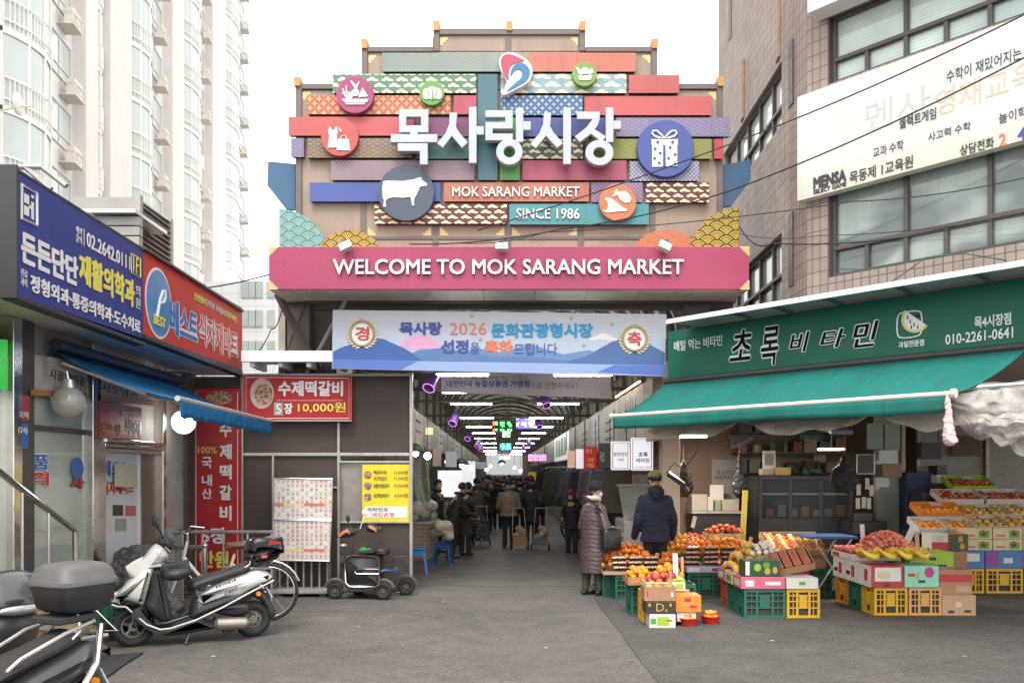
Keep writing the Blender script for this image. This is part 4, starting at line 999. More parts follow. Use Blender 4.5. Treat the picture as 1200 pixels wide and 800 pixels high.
M_fly=mat('flyer sheet',rough=.4,var=.06,vs=1,pat=flyers)
for pts in([(321.5,560),(389.5,561),(388.5,608),(321,608)],[(320.5,609.5),(388,609.5),(386.5,657),(320,656)]):
 b=B();b.prism([FQ.uv(x,y,.03)for x,y in pts],-.03,.0);bo=b.build('board',M_fly,st,smooth=0)
 b=B();b.tube([(lambda q:(q[0],-.03,q[1]))(FQ.uv(x,y,.03))for x,y in pts],.013,4,closed=True);b.build('board_frame',M_alu,bo)
for x in(322,386):q=FQ.uv(x,600);b=B();b.box(q[0]-.02,q[0]+.02,.0,.04,.1,1.7);b.build('leg',M_dark,st,smooth=0)
q=FQ.uv(320,690);q2=FQ.uv(388,690);b=B();b.box(q[0],q2[0],-.15,.28,.05,.10);b.build('base',M_conc,st,smooth=0,bevel=.01)
b=B();b.box(q[0]+.05,q[0]+.15,-.1,.2,0,.049);b.box(q2[0]-.15,q2[0]-.05,-.1,.2,0,.049);b.build('foot',M_dark,st,smooth=0)
for i in range(7):x=q[0]+.07+(q2[0]-q[0]-.14)*i/6;b=B();b.box(x-.012,x+.012,.08,.10,.1,.5);b.build('bar',M_galv,st,smooth=0)
hr=thing('railing','waist high steel railing in front of the tall red sign','railing',(-4,11.6,0),0,world=True)
YR=11.7
a=P(188,623,YR);c=P(319,623,YR);b=B();b.tube([a,c],.025,8);b.build('rail',M_galv,hr)
a2=P(188,655,YR);c2=P(319,655,YR)
b=B();b.tube([P(240,641,10.2),P(205,641,11),a],.03,8);b.build('rail',M_galv,hr)
for px,Y in((240,10.2),(192,YR),(214,YR),(237,YR),(262,YR),(290,YR),(318,YR)):
 p=P(px,623 if Y==YR else 641,Y);b=B();b.tube([(p.x,p.y,0),(p.x,p.y,p.z)],.03 if Y<11 else.016,8)
 if Y<11:b.ball((p.x,p.y,p.z+.02),.036,12,8)
 b.build('post',M_inox if Y<11 else M_galv,hr)
sr_=thing('stair_handrail','shiny stainless handrail sloping down the shop steps at the left edge','handrail',(-4.2,8,0),0,world=True)
h0,h1=FS.uv(-30,530,.3),FS.uv(88,619,.3);W_=lambda u,z:FS.w(u,.3,z)
b=B();b.tube([W_(h0[0],h0[1]),W_(h1[0]-.08,h1[1]+.01),W_(h1[0],h1[1]-.03),W_(h1[0]+.01,.18)],.028,10);b.build('rail',M_inox,sr_)
for px in(26,57):q=FS.uv(px,600,.3);zz=h0[1]+(h1[1]-h0[1])*(q[0]-h0[0])/(h1[0]-h0[0]);b=B();b.tube([W_(q[0],.2),W_(q[0],zz)],.013,6);b.build('baluster',M_inox,sr_)
b=B();b.tube([W_(FS.uv(10,560,.3)[0],.9),W_(h1[0],.62)],.012,6);b.build('baluster',M_inox,sr_)
cb_=thing('canopy_beam','white painted steel canopy edge between the red grocery sign and the blue banner','canopy',(-3.2,12,3.2),0,world=True)
a=P(283,411,12.0);c=P(392,424,12.0);b=B();b.box(a.x,c.x,11.98,12.04,c.z,a.z);b.build('edge',M_white,cb_,smooth=0,bevel=.006)
b=B();b.box(a.x,c.x,12.05,12.7,c.z+.05,c.z+.09);b.build('deck',M_white,cb_,smooth=0)
for i in range(4):x=a.x+.1+i*.4;b=B();b.box(x,x+.06,12.05,12.7,c.z-.06,c.z+.049);b.build('rib',M_white,cb_,smooth=0)
# --- festival banner
FBn=Fr(0,11.95,0)
bn=thing('festival_banner','wide pale blue festival banner with mountains, wreaths and 2026 lettering under the welcome sign','banner',(0,11.95,0))
L2=lambda*a:tuple(c*.70 for c in sr(*a))
bz0,bz1=FBn.uv(0,440)[1],FBn.uv(0,364)[1]
m_bn=mat('banner print',rough=.6,var=.04,vs=1,dirt=.08,pat=lambda t,x,y,z,vec:cmix(t,((z-bz0)/(bz1-bz0)).mx(0).mn(1),L2(176,208,240),L2(214,214,222)))
b=B();b.prism([FBn.uv(*p)for p in((390,363),(781,368),(779,441),(389,432))],0,.006);b.build('cloth',m_bn,bn,smooth=0)
def bp(pts,d,col,nm='print'):return poly(FBn,bn,pts,d,mat('banner '+str(pts[0])+str(d),col,.6,var=.05,vs=2),nm,.0012)
bp([(492+24*cos(a)*1.0,409-16*sin(a))for a in[pi*i/24 for i in range(25)]],.001,L2(238,176,214))
bp([(484,413),(492,409),(515,408),(540,412),(560,408),(590,413),(620,402),(640,409),(660,415),(690,410),(705,415),(705,424),(484,421)],.0024,L2(112,150,200))
bp([(484,414),(510,408),(520,407.5),(545,412),(580,418),(610,417),(640,419),(670,423),(700,422),(700,428),(480,422)],.0038,L2(96,132,188))
bp([(390.5,412),(400,407),(412,403),(425,399),(437,396),(450,397),(460,402),(472,407),(484,414),(492,421),(500,424),(390.5,424)],.0052,L2(64,104,180))
bp([(665,423),(690,416),(703,408),(718,400),(735,396),(748,397),(762,404),(779,413),(778.5,430),(665,427)],.0052,L2(84,116,176))
bp([(390.3,421),(779.3,428),(779,440.6),(389.3,431.6)],.0066,L2(160,184,230));bp([(389.6,431),(390.3,421),(490,423),(470,433)],.008,L2(92,128,208));bp([(700,436),(720,427.5),(779.2,428.2),(779,440)],.008,L2(92,124,206))
M_bnavy=mat('banner navy',(.045,.06,.28),.6);M_bteal=mat('banner teal',(.01,.24,.48),.6);M_bor=mat('banner coral',(.60,.16,.09),.6);M_bred=mat('banner red',(.50,.05,.05),.6)
kk=dict(d=.009,ext=.0015)
for s,x0,x1,y1,h,m,bo in(('목사랑',468,518,392.5,15.5,M_bnavy,.035),('2026',527,570,392,14,M_bor,.0),('문화관광형시장',575.5,695,395.5,17,M_bteal,.035),('선정',516.5,549,414,16,M_bnavy,.035),('을',551,562,414,13,M_bnavy,0),('축하',568,601,415,17,M_bor,.04),('드립니다',602.5,653,416,14,M_bnavy,.0)):
 TP(FBn,bn,s,(x0,y1),(x1,y1),h,m,bold=bo,**kk)
for cx,cy,s in((424.5,391,'경'),(743.5,397,'축')):
 b=B();e=11.95/1000
 c=FBn.uv(cx,cy);b.tube([(c[0]+13.6*e*cos(i*pi/16),-.014,c[1]+14*e*sin(i*pi/16))for i in range(32)],1.9*e*.8,6,closed=True);b.build('wreath_ring',mat('wreath gold',(.32,.27,.13),.45,var=.2),bn)
 b=B();b.prism(disc(c[0],c[1],12.4*e,32,12.8*e),-.013,-.006);b.build('wreath_disc',M_sw,bn,smooth=0)
 for i in range(24):
  a=-pi/2+.3+(2*pi-.9)*((i//2)/11.0)*.5*(1 if i%2 else-1)-(.3 if i%2==0 else 0)*2
  b=B()if i==0 else b;p=Vector((c[0]+17*e*cos(a),-.014,c[1]+17*e*sin(a)));b.ball(p,(.035,.004,.014),8,4,Matrix.Rotation(-(a+(.9 if i%2 else pi-.9)),3,'Y'))
 b.build('wreath_leaf',mat('leaf gold',(.60,.52,.36),.5,var=.1),bn)
 TP(FBn,bn,s,(cx-8.5,cy+8.5),(cx+8.5,cy+8.5),17,M_bred,d=.014,ext=.0015,bold=.03)
for cx,cy in((553,370),(669,373),(717,380),(684,405),(563,398)):
 b=B();c=FBn.uv(cx,cy)
 for i in range(4):a=i*pi/4;b.prism([(c[0]+dx*cos(a)-dy*sin(a),c[1]+dx*sin(a)+dy*cos(a))for dx,dy in((-.03,-.003),(.03,-.003),(.03,.003),(-.03,.003))],-.0034-.0004*i,-.002)
 b.build('flower_print',mat('wreath gold'),bn,smooth=0)
b=B();c=FBn.uv(707,396)
for dx,dz_,r in((-.1,0,.05),(0,.02,.08),(.09,-.005,.06),(.16,-.02,.035),(-.16,-.02,.035)):b.prism(disc(c[0]+dx,c[1]+dz_,r,20,r*.6),-.0034-.0003*abs(dx),-.002)
b.build('cloud_print',mat('cloud print',(.62,.60,.62),.6),bn,smooth=0)
for a,c in(((390,363),(352,352)),((781,368),(815,356)),((389,432),(290,444)),((779,440),(830,442))):b=B();b.tube([P(*a,11.95),P(*c,12.2)],.006,4);b.build('cord',M_sw,bn)
# --- covered market lane
YA0,YA1=12.9,74.0
cx_=lambda Y:-.015*Y+.55
M_slat=mat('translucent corrugated wall',rough=.6,var=.25,vs=1.2,dirt=.5,pat=lambda t,x,y,z,vec:cmix(t,((y*7).sn()*.5+.5),(.13,.115,.10),(.36,.33,.29)))
translucent(M_slat,.24)
M_roofp=mat('translucent roof sheet',rough=.5,var=.25,vs=.8,dirt=.5,pat=lambda t,x,y,z,vec:cmix(t,((y*1.05).fr()<.3),(.10,.088,.078),(.62,.58,.52)))
translucent(M_roofp,.16)
M_rib=mat('bronze roof rib',(.20,.175,.15),.5,var=.15,dirt=.3)
arc=thing('arcade_roof','barrel vaulted arcade roof with curved bronze ribs and translucent sheets over the market lane','roof',(0,YA0,0),0,world=True)
HW,ZS0,ZC=2.75,4.35,6.1
def vault(f,Y,k=1):a=pi*f;return Vector((cx_(Y)-HW*k*cos(a),Y,ZS0+(ZC-ZS0)*k*sin(a)))
b=B();b.grid(lambda u,v:vault(u,YA0+(YA1-YA0)*v,1.03),20,60);b.build('roof_sheet',M_roofp,arc,smooth=60)
Y=YA0+.3;i=0
while Y<YA1:
 b=B();b.tube([vault(k/18,Y)for k in range(19)],.055,6);b.build('rib',M_rib,arc,smooth=60);Y+=1.5 if Y<40 else 3;i+=1
for f in(.0,.16,.33,.5,.67,.84,1):b=B();b.tube([vault(f,YA0),vault(f,YA1)],.035,5);b.build('purlin',M_rib,arc)
for s in(-1,1):
 b=B();n=240;zz=(3.25,ZS0+.05)
 b.grid(lambda u,v:Vector((cx_(YA0+(YA1-YA0)*u)+s*(HW+.02+.02*(int(u*n+.5)%2)),YA0+(YA1-YA0)*u,zz[0]+(zz[1]-zz[0])*v)),n,1);b.build('side_sheet',M_slat,arc,smooth=0)
 Y=YA0+.3
 while Y<YA1:b=B();x=cx_(Y)+s*(HW-.06);b.box(x-.05,x+.05,Y-.05,Y+.05,0 if s<0 and Y<13 else 3.0,ZS0+.05);b.build('stanchion',M_rib,arc,smooth=0);Y+=3
ow=thing('stall_wall','plain dim rear walls behind the stalls on both sides of the market lane','wall',(0,14,0),0,world=True)
M_stw=mat('stall back wall',(.40,.36,.31),.8,var=.25,vs=1.2,dirt=.3)
b=B();b.add([(-3.4,12.6,0),(-4.6,YA1,0),(-4.6,YA1,4.3),(-3.4,12.6,4.3)],[(0,1,2,3)]);b.build('rear_wall',M_stw,ow,smooth=0,thick=.1)
b=B();b.add([(4.9,15.6,0),(3.6,YA1,0),(3.6,YA1,4.3),(4.9,15.6,4.3)],[(0,1,2,3)]);b.build('rear_wall',M_stw,ow,smooth=0,thick=.1)
for s,x in((-1,-3.4),(1,4.9)):
 b=B();b.add([(cx_(12.6)+s*2.3,12.62 if s<0 else 15.5,3.0),(x,12.62 if s<0 else 15.5,3.02),(x-1.2,YA1,3.02),(cx_(YA1)+s*2.3,YA1,3.0)],[(0,1,2,3)]);b.build('stall_ceiling',M_stw,ow,smooth=0,thick=.06)
M_led=mat('led tube',(1,.97,.92),emit=24,var=0)
bars=[13.6,16.4,19.2,24.0,28.5,33,38,44,51,59,68]
for i,Y in enumerate(bars):
 z=CAM_H+.116*13.6 if i==0 else 3.30
 b=B();b.tube([(cx_(Y)-HW,Y+.04,z+.07),(cx_(Y)+HW,Y+.04,z+.07)],.035,6);o=b.build('cross_bar',M_rib,arc)
 for s in(-1,1):
  x=cx_(Y)+.0+s*.98-.2
  f=thing('strip_light','lit white strip light under the arcade cross bar','light',(x,Y,z),0,'strip lights under the arcade bars')
  f['label']=('left' if s<0 else 'right')+' one of the paired lit strip lights on the arcade bars'
  b=B();b.box(-.46,.46,-.02,.02,-.018,.014);b.build('tube',M_led,f,smooth=0)
  b=B();b.box(-.48,.48,-.03,.03,.015,.045);b.build('casing',M_white,f,smooth=0)
M_pur=mat('purple glow',rough=.3,var=0,emit=.06,pat=lambda t,x,y,z,vec:cmix(t,(z*3+.5).mx(0).mn(1),(.34,.07,.42),(.03,.04,.22)))
M_ring=mat('violet ring',(.75,.35,.95),.3,var=0,emit=.6)
pl_=[(505,449,13.4,1),(532,492,19.5,1),(549,511,26,1),(560,520,33,1),(564,525,38,1),(639,471,19,-1),(631,497,26,-1),(619,518,33,-1),(613,524,38,-1)]
for i,(px,py,Y,s)in enumerate(pl_):
 p=P(px,py,Y);t=thing('drum_lamp',('left' if s>0 else 'right')+' row violet glowing drum lamp tilted under the arcade roof','lamp',p,0,'violet drum lamps along the arcade')
 t.rotation_euler=(R(-38),R(20*s),0);t.scale=(.82,)*3
 b=B();b.lathe([(.115,-.14),(.115,.14),(.095,.14),(.095,-.14),(.115,-.14)],n=24);b.build('drum',M_pur,t)
 b=B();b.tube([(.113*cos(k*pi/12),.113*sin(k*pi/12),-.14)for k in range(24)],.009,6,closed=True);b.build('ring',M_ring,t)
 b=B();b.cone((0,0,.15),(0,0,.17),.11,.11,20);b.tube([(0,0,.17),(0,0,.4)],.015,6);b.build('cap',M_black,t)
FHb=Fr(0,14.6,0)
hb=signbox('voucher_banner','dim grey banner with navy lettering hanging under the arcade roof behind the festival banner',FHb,[(484,437),(716,437),(716,467),(484,458)],mat('grey banner',(.30,.27,.30),.7,var=.1,vs=1.5),.0,.006,cat='banner')
poly(FHb,hb,[(484,437),(517,437),(517,459),(484,458)],.004,M_black,'dark_patch');TP(FHb,hb,'알',(485,453),(490,453),8,M_sw,d=.007,bold=0)
TP(FHb,hb,'대한민국 농할상품권 가맹점',(523,453.5),(620.5,455),8,M_navy,d=.006,bold=.03);TP(FHb,hb,'으로 신청하세요!',(621.5,455),(676,455.5),7.5,M_black,d=.006,bold=-.004)
TP(FHb,hb,'시장 농축산물 판매하는 사장님,',(530,445),(620,445.5),5,M_black,d=.006,bold=-.004)
def ledboard(px0,py0,px1,py1,Y,pat,label,em=1.6):
 F=Fr(0,Y,0);t=signbox('message_board',label,F,[(px0,py0),(px1,py0),(px1,py1),(px0,py1)],mat('led '+str(px0),rough=.4,var=0,emit=em,pat=pat),0,.08,cat='sign')
 b=B();
 for x in(px0+2,px1-2):q=F.uv(x,py0);b.tube([(q[0],.02,q[1]),(q[0],.02,q[1]+1.3)],.012,4)
 b.build('hanger',M_rib,t);return t,F
def blocks(cols,kx=5,kz=5):
 def f(t,x,y,z,vec):
  a=((x*kx).fr()>.3)*((z*kz).fr()>.25)*(tnoise(t,vec,9,1)>.47);n=tnoise(t,vec,1.6,1)
  c=cmix(t,(x*1.1).fr()>.5,cols[0],cols[1]);return cmix(t,a,cols[2],c)
 return f
ledboard(576,492,600,505,24,blocks([(.9,.2,.08),(.1,.7,.2),(.01,.01,.01)]),'lit red and green message board hanging over the lane centre',1.2)
ledboard(605,490,627,502,24.2,blocks([(.75,.75,.9),(.75,.75,.9),(.12,.1,.3)]),'lit white and violet message board hanging right of the red and green one',1.2)
ledboard(589,504,598,512,27,blocks([(.05,.5,.15),(.05,.5,.15),(.8,.9,.8)],3,3),'small lit green exit sign below the message boards',1.2)
ledboard(586,519,599,527,34,blocks([(.03,.35,.25),(.03,.3,.3),(.2,.6,.5)]),'small teal lit board far down the lane',.8)
ledboard(619,532,640,540,32,blocks([(.1,.1,.5),(.3,.1,.4),(.9,.3,.4)],8,8),'low blue message board with red dots at the right of the lane',1)
ledboard(585,534,597,538,46,blocks([(.5,.2,.6),(.5,.2,.6),(.9,.8,.9)]),'tiny violet message board at the far end of the lane',1)
M_bk=[mat('shop board %d'%i,c,.5,var=.22,vs=1.6,dirt=.35)for i,c in enumerate([(0.272,0.192,0.136),(0.336,0.304,0.264),(0.400,0.384,0.320),(0.304,0.272,0.160),(0.384,0.400,0.416),(0.400,0.352,0.208),(0.256,0.208,0.192),(0.320,0.304,0.272)])]
M_ink=mat('faded ink',(.06,.05,.05),.6)
bn_=['plain brown wooden','grey brush lettered','blank pale grey','khaki','bluish map printed','olive','dark brown','white lit','dull beige']
def boards(c,sgn,Ys,zt,zb,tags,nm):
 rz=R(-89.14)if sgn>0 else R(90.86);F=Fr(c,0,rz)
 for i in range(len(Ys)-1):
  u0,u1=(-Ys[i+1],-Ys[i])if sgn>0 else(Ys[i],Ys[i+1])
  lit=tags[i]==7;t=thing('shop_board','%s shop board in the row above the %s stalls'%(bn_[tags[i]],'right' if sgn>0 else 'left'),'sign',F.o,F.rz,'shop boards above the stalls')
  b=B();b.prism([(u0+.02,zb),(u1-.02,zb),(u1-.02,zt),(u0+.02,zt)],-.06,.1)
  m=mat('lit white board',(.66,.68,.66),.4,var=.1,emit=.25)if lit else M_bk[tags[i]if tags[i]<8 else 7]
  b.build('board',m,t,smooth=0,bevel=.01)
  b=B();um=(u0+u1)/2;w=u1-u0
  random.seed(i*7+int(zt*10))
  if tags[i]==1:
   for k in range(5):x=um-w*.2+k*w*.1;b.prism([(x,zb+.3+.05*(k%2)),(x+.04,zb+.25),(x+.10,zt-.2+.06*(k%3)),(x+.05,zt-.15)],-.064-.0004*k,-.06)
   b.build('brush_mark',M_ink,t,smooth=0)
  elif lit:
   for k in range(4):b.prism([(um-w*.38+k*w*.19,zb+.15),(um-w*.38+k*w*.19+w*.15,zb+.15),(um-w*.36+k*w*.19+w*.13,zt-.15-.06*(k%2)),(um-w*.36+k*w*.19,zt-.1)],-.064,-.06)
   b.build('green_mark',mat('board green',(.12,.42,.14),.5),t,smooth=0)
  elif tags[i]in(3,5,2,4):
   for k in range(3):b.prism([(um-w*.25,zb+.2+k*.17),(um+w*random.uniform(.05,.3),zb+.2+k*.17),(um+w*.2,zb+.24+k*.17),(um-w*.25,zb+.24+k*.17)],-.064-.0004*k,-.06)
   b.build('faded_print',M_ink if tags[i]!=4 else M_sw,t,smooth=0)
boards(2.28,1,[12.35,13.1,15.9,18.5,20.7,23.6,27.2,34.4,38,43,50,60],3.13,2.22,[0,1,2,4,3,6,7,8,1,0,6],'r')
boards(-1.42,-1,[13.5,15.3,17.1,19,21,23.4,26,29.5,34,40,48,58],2.78,2.22,[2,8,6,2,8,3,2,8,6,2,8],'l')
F=Fr(2.28,0,R(-89.14));b=B();b.box(-15.9,-13.2,-.12,-.09,3.15,3.17);wl2=b.build('warm_strip',mat('warm led',(1,.62,.28),emit=2.5,var=0),None,smooth=0);wl2.location=F.o;wl2.rotation_euler=(0,0,F.rz);tag(wl2,'thin warm light strip along the top of the brush lettered shop board','light')
# --- stalls, left side of the lane
random.seed(11)
def counter(name,label,x0,x1,y0,y1,h,m,top=None,cat='counter'):
 t=thing(name,label,cat,((x0+x1)/2,(y0+y1)/2,0),0,world=True)
 b=B();b.box(x0,x1,y0,y1,0,h);b.build('front',m,t,smooth=0,bevel=.01)
 b=B();b.box(x0-.03,x1+.03,y0-.03,y1+.03,h+.001,h+.03);b.build('top',top or M_alu,t,smooth=0,bevel=.006);return t
M_bpr=mat('brick print sheet',rough=.6,var=.1,pat=tiles(.23,.075,.012,(.36,.10,.07),(.40,.32,.28),(.42,.38,.33),.5))
counter('stall_counter','red brick printed counter of the first left stall inside the arcade',-3.0,-1.60,16.9,18.6,.74,M_bpr)
def lump(n,c,spread,r,m,name,label,cat,group=None,seed=0,flat=.6):
 random.seed(seed);prims=[]
 for i in range(n):prims.append(('e',(c[0]+random.uniform(-1,1)*spread[0],c[1]+random.uniform(-1,1)*spread[1],c[2]+random.uniform(0,1)*spread[2]),(r*random.uniform(.7,1.2),r*random.uniform(.7,1.2),r*random.uniform(.6,1))))
 me=fuse(prims,.022,2,.02,14,seed);o=organ(name,me,m,None);tag(o,label,cat,group);return o
M_gar=mat('pale garlic',(.55,.50,.40),.6,var=.25,vs=14,bump=.4)
M_plas=mat('clear wrap',(.62,.58,.52),.18,var=.25,vs=8,spec=.9,bump=.6,bs=25,alpha=.75)
lump(14,(-1.95,17.5,.84),(.32,.5,.3),.14,M_plas,'wrapped_goods','heap of plastic wrapped pale goods on the brick printed counter','goods',seed=2)
lump(10,(-1.33,16.45,.50),(.17,.15,.28),.12,M_gar,'garlic_sack','pile of pale garlic on the darker blue stool','garlic',seed=3)
M_stool=[mat('bright blue plastic',(.015,.22,.52),.4,var=.06),mat('deep blue plastic',(.02,.09,.28),.4,var=.06)]
def stool(x,y,h,m,label,rz=0):
 t=thing('plastic_stool',label,'stool',(x,y,0),rz,'blue plastic stools by the left stall')
 b=B();b.box(-.15,.15,-.15,.15,h-.04,h);b.build('seat',m,t,bevel=.02)
 for sx in(-1,1):
  for sy in(-1,1):b=B();b.loft([[(sx*(.12+dx)+ex,sy*(.12+dx)+ey,z)for ex,ey in((-.025,-.025),(.025,-.025),(.025,.025),(-.025,.025))]for z,dx in((h-.041,0),(0,.05))]);b.build('leg',m,t,smooth=0,bevel=.004)
 for s in(-1,1):b=B();b.box(-.12,.12,s*.135-.01,s*.135+.01,h-.13,h-.04);b.box(s*.135-.01,s*.135+.01,-.12,.12,h-.131,h-.041);b.build('apron',m,t,smooth=0)
p=G(490,671);stool(p.x-.02,p.y+.0,.44,M_stool[0],'brighter blue plastic stool half hidden behind the panel wall post',.1)
p=G(519,660);stool(p.x,p.y,.42,M_stool[1],'darker blue plastic stool carrying pale garlic',-.1)
c=G(533,638);bs_=thing('basin','black basin on a dark tub heaped with orange snacks by the left stall','basin',(c.x,c.y,0))
b=B();b.lathe([(.17,0),(.2,.5),(.25,.52),(.33,.62),(.34,.64),(.3,.6)],n=24);b.build('tub',M_black,bs_)
lump(8,(c.x,c.y,.62),(.2,.2,.06),.09,mat('fried snack',(.50,.26,.10),.6,var=.3,vs=18),'snack_heap','heap of golden snacks in the black basin','food',seed=5)
gt=thing('green_tarp','dark green tarp and clear plastic sheet hanging beside the first left stall','tarp',(-1.7,14.6,1.5),0,world=True)
b=B();b.grid(lambda u,v:Vector((-2.5+.9*u,16.6+.03*sin(u*17),1.2+.42*v)),20,3);b.build('tarp',mat('green tarp',(.05,.11,.04),.7,var=.2),gt,thick=.006)
b=B();b.grid(lambda u,v:Vector((-2.5+.95*u+.02*sin(v*9),16.2+.05*sin(u*23+v*3),.95+1.4*v)),40,12);b.build('plastic_sheet',mat('hanging clear sheet',(.7,.66,.6),.15,var=.2,spec=.9,alpha=.35),gt)
def pend(px,py,Y,label,em=14,shade=True,r=.05):
 p=P(px,py,Y);t=thing('pendant_lamp',label,'lamp',p,0,'lit pendant lamps over the stalls')
 b=B();b.ball((0,0,0),r,12,8);b.build('bulb',mat('pendant bulb %d'%em,(1,.93,.82),emit=em,var=0),t)
 b=B();b.tube([(0,0,r),(0,0,.9)],.008,4);b.build('cord',M_black,t)
 if shade:b=B();b.lathe([(.18,.02),(.1,.12),(.03,.16)],n=18);b.build('lamp_shade',mat('green enamel',(.05,.12,.07),.4),t,thick=.004)
pend(487,531,13.9,'lit pendant lamp nearest the panel wall post with a green shade',16)
pend(501,534,14.5,'bare lit bulb just right of the green shaded pendant lamp',14,False,.06)
pend(541,545,19,'lit pendant lamp with a wide shade over the third left stall',12);pend(588,543,34,'tiny lit pendant lamp at the far end of the left stalls',12)
for px,py,Y in((525,541,17.5),(553,548,25),(570,550,32),(575,546,38),(610,551,36),(603,548,42)):pend(px,py,Y,'small lit bulb among the far market stalls',13,False,.06)
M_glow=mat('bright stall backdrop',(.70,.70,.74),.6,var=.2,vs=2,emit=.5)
def backlit(px0,py0,px1,py1,Y,label,m=None,name='glow_panel'):  # glow set into plain panels for bright stalls and far daylight
 F=Fr(0,Y,0);return signbox(name,label,F,[(px0,py0),(px1,py0),(px1,py1),(px0,py1)],m or M_glow,0,.04,cat='panel')
backlit(513,551,541,582,20.0,'bright glowing glass case panel behind the left shoppers')
backlit(541,540,557,572,27.0,'second bright panel further down the left stalls')
backlit(570,530,612,556,73.0,'glowing panel standing in for daylight at the far end of the lane',mat('far daylight',(.8,.82,.84),emit=.3,var=.1))
b=B();b.box(-9,8,73.3,73.5,0,7);o=b.build('added_end_wall',M_stw,ow,smooth=0)  # added wall closes the open lane end to keep the interior dim
for i,(x0,y0,x1,y1,Y,m,lb)in enumerate(((522,529,535,547,16.5,mat('pale flyer',(.50,.50,.55),.6,var=.2,emit=.12),'pale hanging price sheet over the second left stall'),(507,524,517,546,15.5,mat('pink flyer',(.45,.36,.34),.6,var=.3,vs=7),'pinkish hanging price sheet near the first left stall'),(499,501,507,509,14.5,mat('warm screen',(.9,.55,.25),.4,var=.3,emit=.8),'small warm lit screen under the left shop boards'),(558,541,571,549,28,mat('pale flyer'),'pale sheet hanging far down the left side'))):
 backlit(x0,y0,x1,y1,Y,lb,m,'price_sheet')
for i in range(9):
 Y=16+i*5.2
 for s,c in((-1,-1.75),(1,2.15)):
  if i==0:continue
  x=c-.015*Y;random.seed(i*3+s)
  col=random.choice([(.25,.2,.15),(.12,.12,.14),(.3,.28,.26),(.1,.14,.2)])
  counter('market_counter',('%s side market counter number %d from the entrance, loaded with goods'%('left' if s<0 else 'right',i+1)).replace('number %d'%(i+1),['first','second','third','fourth','fifth','sixth','seventh','eighth','ninth'][i]),min(x,x+s*1.0),max(x,x+s*1.0),Y,Y+3.6,.75,mat('counter %d%d'%(i,s),col,.6,var=.2))
  for k in range(3):
   cc=random.choice([(.45,.20,.06),(.40,.05,.04),(.12,.22,.05),(.50,.45,.35),(.35,.25,.12)])
   lump(7,(x+s*.45,Y+.6+k*1.2,.8),(.25,.35,.15),.12,mat('goods %.2f%.2f'%cc[:2],cc,.6,var=.3,vs=12),'goods_heap','loose heap of goods on a market counter inside the arcade','goods','heaps of goods on the inner counters',seed=i*10+k+s)
# --- right side of the lane: hanging coats, small signs, glass case
cr=thing('clothes_rail','steel clothes rail hung with dark coats on the right of the lane','clothes rail',(1.5,21,0),0,world=True)
q0=P(640,548,22);q1=P(704,546,19.0);b=B();b.tube([q0,q1],.02,6);b.build('rail',M_alu,cr)
for p in(q0,q1):b=B();b.tube([p,(p.x,p.y,0)],.02,6);b.build('upright',M_alu,cr)
ccol=[((.016,.016,.018),'black padded'),((.05,.055,.035),'dark olive'),((.045,.05,.05),'charcoal'),((.08,.072,.095),'slate purple'),((.03,.028,.04),'dotted navy'),((.17,.12,.135),'dusty mauve'),((.16,.19,.20),'blue grey')]
for i,(c,nm)in enumerate(ccol):
 f=i/(len(ccol)-1);p=q0*(1-f)+q1*f;t=thing('hanging_coat',nm+' coat hanging on the clothes rail right of the lane','coat',p,.3,'coats on the clothes rail')
 hh=.95;me=fuse([('l',[[(w*cos(a),d*sin(a),z)for a in[2*pi*k/14 for k in range(14)]]for w,d,z in((.06,.05,-.04),(.2,.09,-.12),(.24,.11,-.4),(.27,.12,-hh))]),('c',(-.2,0,-.15),(-.29,0,-.7),.07,.06),('c',(.2,0,-.15),(.29,0,-.7),.07,.06)],.028,3,.02,9,i)
 organ('cloth',me,mat('coat %d'%i,c,.8,var=.2),t)
 b=B();b.tube([(-.17,0,-.1),(0,0,-.02),(.17,0,-.1)],.008,4);b.tube([(0,0,-.02),(0,0,.03)],.006,4);b.build('hanger',M_alu,t)
M_lsg=mat('lit sign white',(.68,.68,.72),.4,var=.03,emit=.35)
M_bl2=mat('sign ink blue',(.05,.09,.25),.5)
FR2=lambda Y:Fr(0,Y,0)
def hsign(pts,Y,m,label,texts,fr=None):
 F=Fr(0,Y,0);t=signbox('hanging_sign',label,F,pts,m,0,.06,cat='sign',bevel=.015)
 for s,pl,pr,h,tm,bo in texts:TP(F,t,s,pl,pr,h,tm,d=.004,bold=bo)
 if fr:x0,y0=pts[0];x1,y1=pts[2];frame_line(F,t,[(x0+2,y0+2),(x1-2,y0+2),(x1-2,y1-2),(x0+2,y1-2)],.004,fr,.006)
 c=F.uv((pts[0][0]+pts[1][0])/2,pts[0][1]);b=B();b.tube([(c[0]+.1,.03,c[1]),(c[0]+.1,.03,c[1]+.5)],.01,4);b.tube([(c[0]-.1,.03,c[1]),(c[0]-.1,.03,c[1]+.5)],.01,4);b.build('hanger',M_black,t);return t
hsign([(739.5,512.5),(765.5,512.5),(765.5,551),(739.5,551)],12.9,M_lsg,'white lit hanging sign with red border, rightmost above the man in the olive cap',[('초록',(748,535),(759,535),5.5,M_bl2,.02),('비타민',(745.5,542),(761,542),5.5,M_bl2,.02),('010-2261-0641',(744,548),(762,548),2.4,M_tin,0)],M_sr)
hsign([(716,517),(738,517),(738,550.5),(716,550.5)],13.6,M_lsg,'white lit hanging sign with thin red border, left of the rightmost one',[('명성만두',(719,534.5),(735.5,534.5),5,M_bl2,.01),('찐빵',(724,540),(731,540),3,M_bl2,0)],M_sr)
